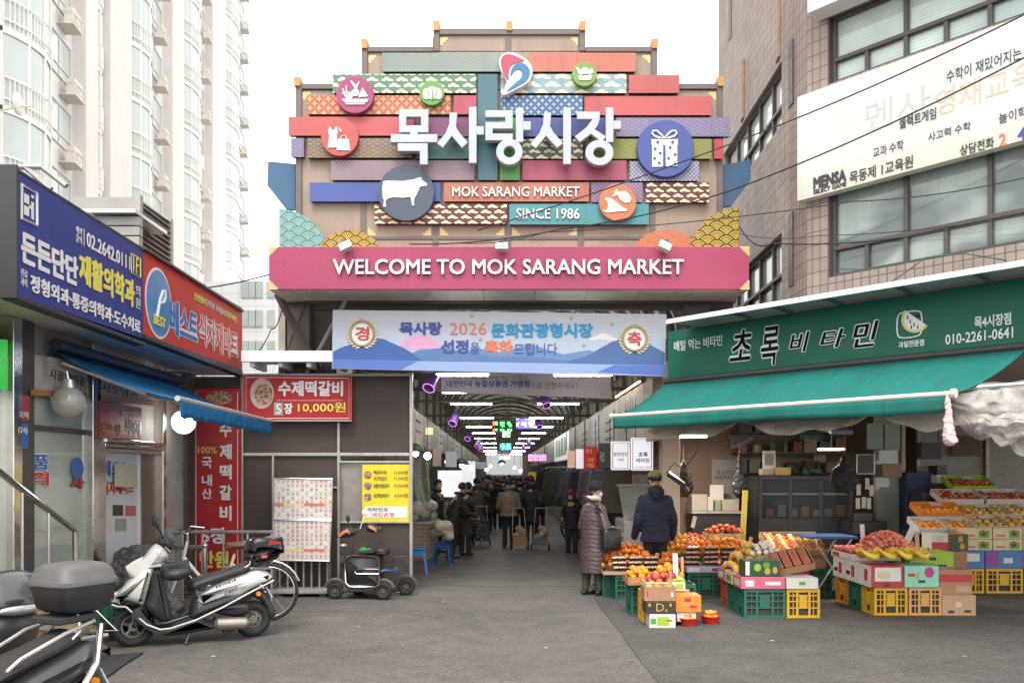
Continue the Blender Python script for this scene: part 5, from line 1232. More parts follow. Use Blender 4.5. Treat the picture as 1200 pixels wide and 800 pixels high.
hsign([(701.5,519),(715.5,519),(715.5,549),(701.5,549)],15.2,M_dark,'dark unlit hanging sign between the white and the red hanging signs',[('목삼겹',(703,541),(708,541),12,M_sw,0)])
hsign([(684,523.5),(700,523.5),(700,549),(684,549)],16.2,mat('lit red sign',L(220,40,30),.4,var=.03,emit=.3),'red hanging sign with yellow blocks',[('명가',(687,531),(694,531),5,M_sw,.02),('포장',(688.5,541),(696,541),5,M_sy,.03),('배달',(688.5,547.5),(696,547.5),5,M_sy,.03)])
hsign([(675,526),(684,526),(684,549),(675,549)],17.5,M_lsg,'narrow pale hanging sign left of the red one',[])
hsign([(665,528),(674,528),(674,548),(665,548)],18.5,mat('orange lit sign',(.62,.40,.28),.4,var=.1,emit=.3),'narrow pale orange hanging sign, leftmost of the hanging row',[])
hsign([(619,553),(636,553),(636,562),(619,562)],27,mat('mustard',(.45,.28,.03),.5,emit=.2),'mustard yellow board hanging over the crowd',[])
gcx=thing('glass_case','white chest counter with slanted glass and pink meat trays behind the woman','display case',(2.3,14.2,0),0,world=True)
a=P(731,608,14);c=P(782,640,14);b=B();b.box(a.x,2.62,14,15.2,0,P(0,610,14).z);b.build('chest',mat('white enamel',(.55,.54,.52),.35,var=.08,dirt=.2),gcx,smooth=0,bevel=.02)
zt_=P(0,610,14).z;b=B();b.add([(a.x,14,zt_+.02),(2.62,14,zt_+.02),(2.62,14.7,zt_+.55),(a.x,14.7,zt_+.55)],[(0,1,2,3)]);b.build('slanted_glass',M_sglass,gcx,smooth=0)
b=B();b.box(a.x,2.62,14.68,15.1,zt_+.55,zt_+.59);b.build('top',M_grey,gcx,smooth=0)
for i in range(4):tag(lump(4,(a.x+.15+i*.16,14.4,zt_+.06),(.03,.16,.03),.07,mat('pink meat',(.42,.12,.13),.4,var=.35,vs=20),'meat_tray','strip of pink meat under the slanted glass of the white chest counter','meat','meat under the slanted glass',seed=i+40),'strip of pink meat under the slanted glass of the white chest counter','meat')
bw=backlit(741,556,777,620,15.3,'tall pale menu board with brush lettering behind the glass case',mat('menu board beige',(.33,.28,.22),.6,var=.15,vs=1.5),'menu_board')
Fm=Fr(0,15.3,0);TP(Fm,bw,'만사',(743,570),(749,570),17,M_mred,d=.004,bold=0);TP(Fm,bw,'국수\n만두\n찐빵',(752,612),(770,612),22,M_ink,d=.004,bold=0)
dk=backlit(706,552,741,600,16.2,'dim brown cupboard beyond the glass case',mat('cupboard brown',(.10,.075,.06),.5,var=.3),'cupboard')
b=B();a=P(776,500,13.3);c=P(797,500,13.3);b.box(a.x,c.x,13.3,13.6,0,3.05);b.m(0);po=b.build('cream_pillar',mat('cream pillar',(.58,.50,.40),.6,var=.08,dirt=.3),None,smooth=0,bevel=.01);tag(po,'square cream pillar between the arcade mouth and the fruit shop','pillar')
# --- fruit shop on the right
M_grn=mat('shop sign green',(.0,.095,.062),.65,var=.05,vs=1,dirt=.12)
M_teal=mat('teal awning fabric',rough=.8,var=.16,vs=1.1,dirt=.4,dsx=(3,.6,.6),bump=.35,bs=14,pat=lambda t,x,y,z,vec:cmix(t,((x*1.05+.3).fr()<.012)*.6,(.012,.225,.195),(.005,.10,.09)));translucent(M_teal,.35)
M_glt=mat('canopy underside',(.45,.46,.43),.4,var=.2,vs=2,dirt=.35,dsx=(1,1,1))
cn=fthing('shop_canopy','thin white edged canopy with pale underside running above the green shop sign','canopy',FG)
e0=FG.uv(782,378,.5);e1=FG.uv(1200,306.5,.5);t0=FG.uv(782,388,.02);t1=FG.uv(1200,325,.02)
UE=6.2;ez=(e0[1]+e1[1])/2;tz=(t0[1]+t1[1])/2
b=B();b.box(e0[0],UE,-.53,-.50,ez-.035,ez+.025);b.build('edge',M_white,cn,smooth=0,bevel=.005)
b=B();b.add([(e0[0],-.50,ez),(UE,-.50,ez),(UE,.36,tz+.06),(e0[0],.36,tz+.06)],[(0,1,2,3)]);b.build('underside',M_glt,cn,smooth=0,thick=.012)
for px in(868,915,975,1058,1150):
 u=FG.uv(px,350,.25)[0];b=B();b.add([(u,-.5,ez-.02),(u+.03,-.5,ez-.02),(u+.03,-.01,tz+.0),(u,-.01,tz+.0)],[(0,1,2,3)]);b.build('bracket',mat('bracket green',(.08,.13,.11),.5),cn,smooth=0,thick=.03)
ss=signbox('fruit_shop_sign','long green shop sign with black brush lettering and a melon emblem on the right',FG,[(782.5,388.5),(1260,315),(1260,396),(782.5,445.5)],M_grn,0,.1)
b=B();q=FG.uv(782.5,445.5);b.box(q[0],UE,-.012,.1,q[1]-.03,q[1]-.003);b.build('trim',mat('cream trim',(.5,.48,.38),.5),ss,smooth=0)
k=dict(d=.004,ext=.004)
M_bk2=mat('brush black',(.008,.008,.008),.8,spec=.1);
TP(FG,ss,'매일 먹는 비타민',(790,412),(846.5,407),12,M_sw,bold=.012,**k)
for c_,x0,y0,x1,h in(('초',855,424,881,36),('록',891.5,429,912.5,45),('비',925,414,949,23),('타',961,409,991,21),('민',999.5,408,1030,29)):
 outlined(FG,ss,c_,(x0,y0),(x1,y0-3),h,M_bk2,M_sw,.003,.014,.05,slant=.22)
TP(FG,ss,'과일전문점',(1053,408),(1083,404.5),7.5,M_sw,bold=.02,**k)
TP(FG,ss,'목4시장점',(1142,385),(1185,380.5),14,M_sw,bold=.02,**k);TP(FG,ss,'010-2261-0641',(1108,404),(1187.5,396.5),12,M_sw,bold=.012,**k)
a=FG.uv(1052,396.5,.004);c=FG.uv(1080,363.5,.004);b=B();pts=smoothpoly([(a[0],a[1]+.05),(a[0]+.05,a[1]),(c[0]-.05,a[1]),(c[0],a[1]+.05),(c[0],c[1]-.05),(c[0]-.05,c[1]),(a[0]+.05,c[1]),(a[0],c[1]-.05)],3)
b.tube([(x,-.008,z)for x,z in pts],.009,5,closed=True);b.build('emblem_frame',M_sw,ss)
for nm,k0,m,e in(('rind',1.0,mat('rind yellow',(.55,.50,.12),.5),.006),('flesh',.82,M_sw,.010)):
 b=B();cc=(a[0]+.20,a[1]+.20);pts=[(cc[0]+.16*k0*cos(t_),cc[1]+.16*k0*sin(t_))for t_ in[R(140)+R(180)*i/18 for i in range(19)]];b.prism(pts,-e,-.003);b.build('melon_'+nm,m,ss,smooth=0)
b=B()
for i,(dx,dz_)in enumerate(((-.06,-.03),(-.02,-.07),(.02,-.10),(-.05,-.09),(-.09,.02))):b.prism([(cc[0]+dx-.008,cc[1]+dz_-.02),(cc[0]+dx+.008,cc[1]+dz_-.02),(cc[0]+dx+.004,cc[1]+dz_+.02),(cc[0]+dx-.004,cc[1]+dz_+.02)],-.0125,-.009)
b.build('melon_seed',M_bk2,ss,smooth=0)
TP(FG,ss,'Charm',(1062,374),(1078,372.5),5,M_bk2,bold=0,**k)
ag=fthing('teal_awning','wide teal fabric awning sloping out under the green shop sign','awning',FG)
DF=1.09;f0=FG.uv(720,490,DF);f1=FG.uv(1113,461,DF);wz=q[1]-.06;fz=(f0[1]+f1[1])/2
b=B();fw=FG.uv(1204,417,.06)[0];b.grid(lambda u,v:(f0[0]+((f1[0]-f0[0])*v+(fw-f0[0])*(1-v))*u,-.06-(DF-.06)*v,wz+(fz-wz)*v-.05*sin(pi*v)-.012*sin(u*21)*sin(pi*v)),40,10);b.build('fabric',M_teal,ag,thick=.005)
b=B();b.grid(lambda u,v:(f0[0]+(f1[0]-f0[0])*u,-DF-.025-.008*sin(u*55)*v,fz+.0-(.15+.012*sin(u*9))*v),80,3);b.build('valance',M_teal,ag,thick=.004)
b=B();b.tube([(f0[0]-.03,-DF-.01,fz+.015),(f1[0]+.03,-DF-.01,fz+.015)],.026,10);b.cone((f1[0]+.02,-DF-.01,fz+.015),(f1[0]+.06,-DF-.01,fz+.015),.045,.045,14);b.cone((f0[0]-.05,-DF-.01,fz+.015),(f0[0]-.02,-DF-.01,fz+.015),.04,.04,14);b.build('front_bar',mat('pale bar',(.62,.60,.54),.4),ag)
for u in(.12,.5,.9):x=f0[0]+(f1[0]-f0[0])*u;b=B();b.tube([(x,-.05,wz-.25),(x+.2,-.6,wz-.38),(x,-DF,fz-.02)],.022,6);b.build('arm',M_dark,ag)
b=B();b.tube([(f0[0],-.02,wz+.03),(UE,-.02,wz+.03)],.05,8);b.build('roller',M_black,ag)
M_poly=mat('dusty clear sheet',(.60,.53,.47),.16,var=.15,vs=4,bump=1,bs=18,alpha=.55,spec=.9);
sg_=fthing('tied_sheet','rolled translucent plastic sheet sagging under the teal awning','plastic sheet',FG)
def roll(u,v):
 x=f0[0]+.35+(f1[0]-f0[0]-.15)*u;sag=.11+.16*abs(sin(u*pi*2.6+.4))+.03*sin(u*31);a=2*pi*v
 return(x,-.72+.10*cos(a)+.02*sin(u*50+v*9),fz-.03-sag*(.5-.5*cos(a))+.012*sin(u*70+a*2))
b=B();b.grid(roll,110,16);b.build('sheet',M_poly,sg_,smooth=180)
bd=fthing('plastic_bundle','big crumpled bundle of clear plastic hanging at the right end of the teal awning','plastic sheet',FG)
M_bun=mat('thin clear sheet',(.60,.575,.55),.14,var=.1,vs=4,bump=1,bs=22,alpha=.42,spec=1)
def drape(k,dy,u0,u1,top,l0,l1):
 def f(u,v):
  x=u0+(u1-u0)*u;ln=l0+(l1-l0)*u**.8;q=Vector((x*3+k*7,v*2.2,k))
  w=noise.noise(q)*.10+noise.noise(q*2.7)*.06+.03*sin(x*26+k+5*v)+.12*sin(pi*v)*(1-.4*u)
  return(x+.05*noise.noise(q*2),dy-w,top-ln*v+.05*sin(x*17+k)*v+.03*noise.noise(q*3))
 b=B();b.grid(f,90,40);return b.build('sheet',M_bun,bd,smooth=180)
ca,cb3,cd=FG.uv(1122,452,.8),FG.uv(1122,475,.8),FG.uv(1205,548,.8)
drape(1,-.80,ca[0],UE,ca[1]-.06,.3,1.05);drape(2,-.70,ca[0]+.1,UE,ca[1]+.02,.35,.8);drape(3,-.92,ca[0]+.25,UE,ca[1]-.30,.2,.45)
b=B();b.tube([(ca[0]-.3,-.72,ca[1]-.02),(UE,-.72,ca[1]-.02)],.025,8);b.build('pole',M_alu,bd)
p=FG.uv(1114,488,1.05);pk_=fthing('pink_cloth','pale pink cloth knotted to the right end of the awning bar','cloth',FG)
me=fuse([('c',(p[0],-1.12,fz),(p[0]+.01,-1.12,fz-.2),.02,.035),('c',(p[0]+.0,-1.12,fz-.2),(p[0]+.02,-1.11,fz-.42),.035,.06)],.01,2,.02,22,1);organ('cloth',me,mat('pink cloth',(.62,.44,.44),.9,var=.15),pk_)
# --- interior
room=thing('shop_room','dim interior walls and ceiling of the open fruit shop','room',(5,14,0),0,world=True)
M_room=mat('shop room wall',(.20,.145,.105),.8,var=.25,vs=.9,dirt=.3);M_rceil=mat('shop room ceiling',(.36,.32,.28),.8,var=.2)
YB=15.45
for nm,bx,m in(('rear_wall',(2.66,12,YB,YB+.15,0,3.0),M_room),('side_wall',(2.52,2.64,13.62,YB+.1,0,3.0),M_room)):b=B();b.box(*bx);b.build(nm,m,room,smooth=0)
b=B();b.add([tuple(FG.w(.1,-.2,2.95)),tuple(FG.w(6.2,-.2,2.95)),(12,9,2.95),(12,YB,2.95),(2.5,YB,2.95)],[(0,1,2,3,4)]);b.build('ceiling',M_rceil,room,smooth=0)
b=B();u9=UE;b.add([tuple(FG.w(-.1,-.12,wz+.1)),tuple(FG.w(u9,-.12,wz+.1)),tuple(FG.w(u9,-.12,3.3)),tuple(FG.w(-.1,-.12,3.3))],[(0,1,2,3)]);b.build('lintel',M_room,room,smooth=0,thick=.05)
def front(px0,py0,px1,py1,Y,m,name,label,cat,texts=(),th=.03,bevel=.004):
 F=Fr(0,Y,0);t=signbox(name,label,F,[(px0,py0),(px1,py0),(px1,py1),(px0,py1)],m,0,th,cat=cat,bevel=bevel)
 for s,x0,y1,x1,h,tm,bo in texts:TP(F,t,s,(x0,y1),(x1,y1),h,tm,d=.003,bold=bo,res=1)
 return t
front(834,538,867,588,15.2,mat('grey poster',(.20,.20,.20),.6,var=.15),'welfare_poster','grey poster with dark Korean lettering on the shop rear wall','poster',[('목동종합',840,556,860,5.5,M_ink,.01),('사회복지관',837,562,862,5.5,M_ink,.01)])
db=thing('storage_rack','dark rack full of cartons and jars against the rear wall above the fridge','rack',(4.8,15.2,0),0,world=True)
random.seed(14)
for i in range(3):b=B();b.box(3.95,5.95,15.0,15.4,1.72+.36*i,1.75+.36*i);b.build('shelf',M_black,db,smooth=0)
for i in range(3):
 x=4.0
 while x<5.75:
  w=random.uniform(.12,.34);h=random.uniform(.12,.28);b=B()
  if random.random()<.3:b.lathe([(w*.3,0),(w*.32,h*.8),(w*.2,h),(.001,h)],(x+w/2,15.14,1.752+.36*i),12)
  else:b.box(x,x+w,15.02,15.3,1.752+.36*i,1.752+.36*i+h)
  cc=random.choice([(.20,.12,.06),(.05,.04,.035),(.10,.13,.07),(.22,.19,.14),(.16,.04,.03),(.04,.05,.08)]);o=b.build('stored_carton',mat('stored %.2f'%cc[0],cc,.6,var=.3,vs=8),None,smooth=30);tag(o,'small carton or jar stored on the dark rack above the fridge','carton','goods on the dark rack');x+=w+random.uniform(.02,.12)
fr=thing('display_fridge','black glass fronted display fridge at the back of the fruit shop','fridge',(4.9,14.2,0));Ff=Fr(0,14.2,0);fr.location=(0,14.2,0)
fx0,fz1=Ff.uv(889,557);fx1,_=Ff.uv(1000,557);fzb=Ff.uv(0,607)[1]
b=B();b.box(fx0,fx1,.02,.8,0,fzb);b.box(fx0,fx1,.72,.8,fzb+.001,fz1-.07);b.box(fx0,fx1,0,.8,fz1-.069,fz1);b.box(fx0,fx0+.04,.02,.719,fzb+.001,fz1-.07);b.box(fx1-.04,fx1,.02,.719,fzb+.001,fz1-.07);b.build('cabinet',M_black,fr,smooth=0,bevel=.006)
for i in range(4):x=fx0+(fx1-fx0-.06)*i/3;b=B();b.box(x,x+.06,0,.019,.1,fz1-.071);b.build('door_frame',M_black,fr,smooth=0,bevel=.004)
for i in range(3):x=fx0+.062+(fx1-fx0-.06)*i/3;b=B();b.box(x,x+(fx1-fx0)/3-.085,.004,.01,fzb,fz1-.07);b.build('door_glass',mat('fridge glass',(.06,.08,.078),.12,var=0,alpha=.3,spec=.2),fr,smooth=0)
b=B();zsh=fzb+(fz1-fzb)*.55;b.box(fx0+.05,fx1-.05,.1,.7,zsh,zsh+.02);b.build('shelf',M_alu,fr,smooth=0)
random.seed(8)
for i in range(7):x=fx0+.2+i*.2;h=random.uniform(.1,.2);b=B();b.box(x,x+.13,.25,.5,fzb+.02,fzb+.02+h);o=b.build('fridge_pack',mat('fridge pack %d'%(i%3),[(.4,.12,.05),(.3,.32,.28),(.35,.25,.1)][i%3],.4,var=.2),None,smooth=0);o.location=(0,14.2,0);tag(o,'small pack of food inside the black display fridge','food','packs in the display fridge')
def obox(px0,px1,py0,py1,Y,dep,m,name,label,cat,bevel=.006,prints=()):
 a=P(px0,py1,Y);c=P(px1,py0,Y);b=B();b.box(a.x,c.x,Y,Y+dep,a.z,c.z);o=b.build(name,m,None,smooth=0,bevel=bevel);tag(o,label,cat);return o
front(894,528,909,549,14.35,mat('white card',(.55,.53,.50),.5,var=.05),'payment_card','white framed payment card standing on the fridge','card');front(896.5,531,906.5,545,14.345,mat('grey print',(.20,.20,.20),.6,var=.5,vs=60),'card_print','grey printed square stuck on the payment card','print',th=.004,bevel=0)
obox(893,907,549,556.5,14.3,.2,mat('pale carton',(.45,.38,.30),.7,var=.2),'carton','pale pink carton lying on the fridge under the payment card','carton');obox(908,927,547.5,556.5,14.3,.2,mat('yellow carton',(.45,.36,.10),.6,var=.3),'carton','yellow carton lying on the fridge','carton')
lump(5,(P(945,553,14.5).x,14.5,1.74),(.25,.05,.06),.07,mat('green herbs',(.05,.09,.03),.7,var=.4,vs=14),'vegetable_bundle','dark green bundle of vegetables lying on the fridge','vegetables',seed=9)
front(954,527,968,546,15.3,mat('hexagon plaque',(.36,.28,.25),.5),'wall_plaque','small pinkish plaque on the wall above the fridge','plaque');front(937,505,965,530,15.3,mat('dark notice',(.12,.15,.15),.5,var=.5,vs=5),'wall_notice','dark cluttered notice on the rear wall above the fridge','notice')
yb=front(864.5,560,871,624,13.9,mat('yellow strip',(.50,.40,.08),.5,var=.1),'yellow_strip','tall yellow strip of lettering leaning beside the fridge','sign',th=.02);yb.rotation_euler=(0,R(3),0)
sh=thing('back_shelf','low grey shelf against the rear wall left of the fridge','shelf',(3.6,14.9,0),0,world=True)
a=P(808,598,14.9);c=P(868,600,14.9);b=B();b.box(a.x,c.x,14.7,15.3,a.z-.04,a.z);b.build('top',M_grey,sh,smooth=0)
b=B();b.box(a.x+.02,c.x-.02,14.75,15.25,0,a.z-.041);b.build('base',M_black,sh,smooth=0)
obox(811,829,579,598,14.78,.4,mat('beige box',(.38,.34,.29),.6,var=.1),'beige_box','plain beige box at the left end of the back shelf','box');obox(846,866,585,598,14.78,.25,mat('cash register',(.36,.31,.25),.5,var=.15),'cash_register','beige cash register on the back shelf','cash register')
front(832,568,848,586,14.9,mat('white card'),'payment_card','small white payment card standing on the back shelf','card')
obox(830,836,582,598,14.75,.07,mat('paper cup',(.5,.48,.44),.6),'cup_stack','stack of pale cups on the back shelf','cup');obox(838,845,586,598,14.75,.1,mat('green jar',(.20,.26,.16),.4),'jar','jar with green lid on the back shelf','jar')
tubs=None
for i in range(4):p=P(848,620,13.6);b=B();b.lathe([(.0,0),(.11,0),(.14,.13),(.15,.13),(.15,.15),(0,.15)],n=20);o=b.build('maroon_tub',mat('maroon plastic',(.13,.025,.03),.4,var=.1),None);o.location=(p.x,13.7,.42+.1*i);tag(o,'stacked maroon tub, %s of the stack left of the yellow strip'%['bottom','second','third','top'][i],'tub','stack of maroon tubs')
obox(838,858,625,690,13.5,.5,M_black,'dark_stand','dark stand carrying the maroon tubs','stand')
def hangbag(px,py0,py1,Y,w,m,label,name='hanging_bag',cat='bag',seed=0):
 a=P(px,py0,Y);c=P(px,py1,Y);h=a.z-c.z;t=thing(name,label,cat,a)
 me=fuse([('c',(0,0,-.02),(0,0,-h*.35),.03,w*.45),('e',(0,0,-h*.65),(w,w*.5,h*.34)),('c',(0,0,-h*.5),(w*.3,0,-h*.85),w*.5,w*.4)],.02,2,.04,13,seed);organ('bag',me,m,t)
 b=B();b.tube([(0,0,-.02),(.01,0,.25)],.007,5);b.build('string',mat('red string',(.35,.06,.05),.7),t)
M_blkp=mat('black plastic bag',(.018,.018,.02),.25,var=.3,vs=7,spec=.8)
hangbag(800.5,540,584,13.4,.16,M_blkp,'black plastic bags hanging in a bunch beside the cream pillar',seed=1)
hangbag(989,532,577,11.7,.20,mat('grey jacket',(.016,.014,.016),.7,var=.2),'grey jacket hanging right of the lit shop lamp','hanging_jacket','jacket',4);hangbag(866,535,585,14,.12,M_black,'dark coat hanging left of the fridge','hanging_coat','coat',6)
lp=P(974,525.5,12.2);t=thing('panel_lamp','lit flat panel lamp hanging in the fruit shop above the fridge','lamp',lp)
b=B();b.box(-.15,.15,-.12,.12,-.02,0);b.build('panel',mat('lamp panel',(1,.88,.72),emit=7,var=0),t,smooth=0);b=B();b.box(-.16,.16,-.13,.13,.001,.02);b.tube([(0,0,.02),(0,0,.45)],.01,5);b.build('housing',M_grey,t,smooth=0)
lt=bpy.data.objects.new('panel_light',bpy.data.lights.new('panel_light','AREA'));lt.data.energy=13;lt.data.size=.3;lt.data.color=(1,.86,.7);C.objects.link(lt);lt.parent=t;lt.location=(0,0,-.03)
M_sol=mat('grey flood panel',(.16,.18,.22),.3,var=.1)
for px,py,Y,lb,tl in((868,517,12.0,'grey unlit floodlight hanging under the awning above the orange crates',-25),(792,566-5,12.3,'black unlit floodlight on the cream pillar',35),(984,505,11.0,'thin grey lamp bar under the awning near the lit panel lamp',0)):
 p=P(px,py,Y);t=thing('floodlight',lb,'floodlight',p);t.rotation_euler=(R(15),R(tl),0)
 w=.15 if tl else.14;b=B();b.box(-w,w,-.09,.09,-.03,.03);b.build('housing',M_sol if tl!=35 else M_black,t,smooth=0,bevel=.01)
 b=B();b.tube([(-w-.01,0,-.0),(-w-.01,0,.18),(w+.01,0,.18),(w+.01,0,0)],.01,5);b.tube([(0,0,.18),(0,0,.5)],.008,5);b.build('bracket',M_black,t)
ct=P(806,511,13.6);t=thing('ceiling_tube','short lit tube under the shop ceiling above the cream pillar','light',ct);b=B();b.box(-.3,.3,-.02,.02,-.02,.02);b.build('tube',M_led,t,smooth=0)
lt=bpy.data.objects.new('tube_light',bpy.data.lights.new('tube_light','AREA'));lt.data.energy=45;lt.data.shape='RECTANGLE';lt.data.size=.6;lt.data.size_y=.05;lt.data.color=(1,.87,.72);C.objects.link(lt);lt.parent=t;lt.location=(0,0,-.03)
b=B();b.box(-.32,.32,-.03,.03,.0205,.05);b.tube([(0,0,.05),(0,0,.3)],.008,4);b.build('casing',M_white,t,smooth=0)
pt=thing('glazed_partition','aluminium framed glass partition at the right rear of the fruit shop','partition',(6.5,14.6,0),0,world=True)
for px,w in((1058,5),(1075.5,4),(1156.5,5),(1024,3)):a=P(px,0,14.6);b=B();b.box(a.x-w*.0065,a.x+w*.0065,14.57,14.67,0,2.95);b.build('post',mat('bronze aluminium',(.20,.16,.12),.4,metal=.5,var=.15),pt,smooth=0)
a=P(1078,0,14.65);c=P(1154,0,14.65);b=B();b.box(a.x,c.x,14.66,14.7,.5,2.95);b.build('white_panel',mat('grey beige panel',(.25,.235,.21),.7,var=.15),pt,smooth=0)
a=P(1159,0,14.65);b=B();b.box(a.x,11,14.66,14.7,.5,2.95);b.build('white_panel',mat('grey beige panel'),pt,smooth=0)
a=P(1026,0,14.65);c=P(1056,0,14.65);b=B();b.box(a.x,c.x,14.64,14.65,0,2.95);b.build('glass',M_sglass,pt,smooth=0)
front(1016,496,1035,526,14.5,mat('teal notice',(.30,.36,.33),.6,var=.1),'price_notice','left one of two pale notices with teal edges on the partition','notice');front(1037,497,1055,527,14.5,mat('teal notice'),'price_notice','right one of two pale notices with teal edges on the partition','notice')
front(1034,543,1057,559,14.4,mat('cardboard sign',(.30,.19,.11),.8,var=.2),'cardboard_sign','brown cardboard sign below the two pale notices','sign');cs=front(1116,510,1149,534,14.5,mat('dark card',(.10,.075,.055),.8,var=.2),'cardboard_sign','dark brown cardboard sign hung tilted on the beige panel','sign');cs.rotation_euler=(0,R(0),0)
obox(1063,1094,553,625,14.3,.3,mat('navy tarp',(.015,.03,.085),.6,var=.2),'blue_bin','dark navy blue bin between the partition posts','bin')
front(1004.5,532.5,1025,555,13.9,M_black,'monitor','small black screen in a pale frame above the till counter','screen');frame_line(Fr(0,13.89,0),C.objects['monitor'],[(1004.5,532.5),(1025,532.5),(1025,555),(1004.5,555)],.006,M_sw,.014)
C.objects['monitor'].children[-1].location=(0,0,0)
for i,(x,y)in enumerate(((1004,567),(1014,560),(1019,568),(1003,583),(1010,582),(1016,583))):front(x,y,x+5,y+13,13.8,mat('paper roll',(.42,.41,.38),.7),'price_slip','pale paper slip hanging under the small screen','paper slip',th=.01);C.objects[-1]
for o in list(C.objects):
 if o.name.startswith('price_slip')and o.get('label'):o['group']='paper slips by the till'
obox(1000,1040,611,626,13.6,.5,M_black,'till_counter','low black counter under the small screen','counter');obox(1001,1023,601,610.5,13.7,.3,mat('till black',(.03,.028,.026),.4),'till','flat black cash till on the low counter','till')
bk=thing('hanging_basket','black wire basket hanging from the ceiling in front of the beige panel','basket',P(1088,500,13.5));p0=P(1088,500,13.5);p=P(1088,545,13.5)-p0
b=B();b.box(-.16,.16,-.1,.1,p.z+.1,p.z+.36);b.build('basket',mat('black mesh',(.03,.03,.032),.5,alpha=.85),bk,smooth=0)
b=B();b.tube([(-.16,0,p.z+.36),(-.16,0,p.z+.62),(.16,0,p.z+.62),(.16,0,p.z+.36)],.01,5);b.tube([(0,0,p.z+.62),(0,0,.3)],.006,4);b.build('handle',M_black,bk)
obox(1098,1110,545,560,14.2,.3,M_black,'dark_carton','black carton on the pile right of the navy bin','carton');obox(1098,1109,556,566,14.1,.3,mat('white carton',(.42,.42,.42),.6),'white_carton','white carton in the pile right of the navy bin','carton');obox(1096,1112,567,640,14.15,.35,mat('dark stack',(.05,.04,.04),.6),'dark_crate','dark crate at the foot of the pile right of the navy bin','crate')
# --- crates, cartons and fruit
M_cg=mat('green crate plastic',(.012,.13,.085),.45,var=.12,vs=3,dirt=.3);M_cy=mat('yellow crate plastic',(.62,.36,.02),.45,var=.1,vs=3,dirt=.25)
M_cb=mat('apricot crate plastic',(.60,.31,.10),.45,var=.1,vs=3,dirt=.2);M_co=mat('orange crate plastic',(.58,.25,.02),.45,var=.1,vs=3,dirt=.25);M_cr=mat('red crate plastic',(.45,.07,.03),.45,var=.1,vs=3,dirt=.2)
def crate(x0,x1,y0,y1,z0,z1,m,label,group='plastic crates under the fruit display'):
 w,d,h=x1-x0,y1-y0,z1-z0;t=thing('plastic_crate',label,'crate',((x0+x1)/2,(y0+y1)/2,z0),random.uniform(-.015,.015),group)
 b=B();X0,X1,Y0,Y1=-w/2+.004,w/2-.004,-d/2+.004,d/2-.004;r=.016
 for(a,c)in((X0,Y0),(X1-.03,Y0),(X0,Y1-.03),(X1-.03,Y1-.03)):b.box(a,a+.03,c,c+.03,.0,h)
 def side(p0,p1,fx):
  L_=p1-p0
  for zz,th in((0,.035),(h-.04,.04),(h*.33,.014),(h*.55,.014),(h*.75,.014)):fx(p0,p1,zz,zz+th,0)
  n=7
  for i in range(1,n):
   c=p0+L_*i/n;w_=.028 if i in(2,5)else.009
   if i in(3,4):continue
   fx(c-w_/2,c+w_/2,.03,h-.03,.002)
  fx(p0+L_*.36,p0+L_*.64,h*.34,h*.80,.001)
 for s,Yf in((-1,Y0),(1,Y1)):side(X0+.028,X1-.028,lambda a,c,z0_,z1_,e,s=s,Yf=Yf:b.box(a,c,*sorted((Yf+s*e*-1 if False else Yf-s*e,Yf-s*(e+.012))),z0_+e,z1_-e))
 for s,Xf in((-1,X0),(1,X1)):side(Y0+.028,Y1-.028,lambda a,c,z0_,z1_,e,s=s,Xf=Xf:b.box(*sorted((Xf-s*e,Xf-s*(e+.012))),a,c,z0_+e,z1_-e))
 b.box(X0+.02,X1-.02,Y0+.02,Y1-.02,.012,.03);b.build('body',m,t,smooth=0)
 b=B();b.box(X0+.022,X1-.022,Y0+.022,Y1-.022,.034,h*.9);b.build('shade_block',mat('crate shadow lining',(.05,.045,.04),.9),t,smooth=0)  # dark block inside the crate stands in for its inner shade
 return t
def carton(x0,x1,y0,y1,z0,z1,m,label,group=None,open_=True,prints=(),tilt=0,name='carton',inner=None,rz=0):
 """tray or carton; prints = (face, u0,u1,v0,v1, material) in fractions of the front ('f') or left ('l') face"""
 w,d,h=x1-x0,y1-y0,z1-z0;t=thing(name,label,'box',((x0+x1)/2,(y0+y1)/2,z0),0,group);t.rotation_euler=(tilt,0,rz)
 b=B();X,Y=w/2-.002,d/2-.002;e=.01
 if open_:
  b.box(-X,X,-Y,-Y+e,0,h);b.box(-X,X,Y-e,Y,0,h);b.box(-X,-X+e,-Y+e+.001,Y-e-.001,0,h);b.box(X-e,X,-Y+e+.001,Y-e-.001,0,h);b.box(-X+e+.001,X-e-.001,-Y+e+.001,Y-e-.001,0,.012)
 else:b.box(-X,X,-Y,Y,0,h)
 b.build('body',m,t,smooth=0,bevel=.003)
 for k,pr in enumerate(prints):
  f,u0,u1,v0,v1,pm=pr[:6];b=B();o_=.002+.0006*k
  if f=='f':
   if len(pr)>6:b.prism(disc(-X+2*X*(u0+u1)/2,h*(v0+v1)/2,X*(u1-u0),20,h*(v1-v0)/2),-Y-o_,-Y-.0005)
   else:b.box(-X+2*X*u0,-X+2*X*u1,-Y-o_,-Y-.0005,h*v0,h*v1)
  else:b.box(-X-o_,-X-.0005,-Y+2*Y*u0,-Y+2*Y*u1,h*v0,h*v1)
  b.build('print',pm,t,smooth=0)
 return t
FR_={}
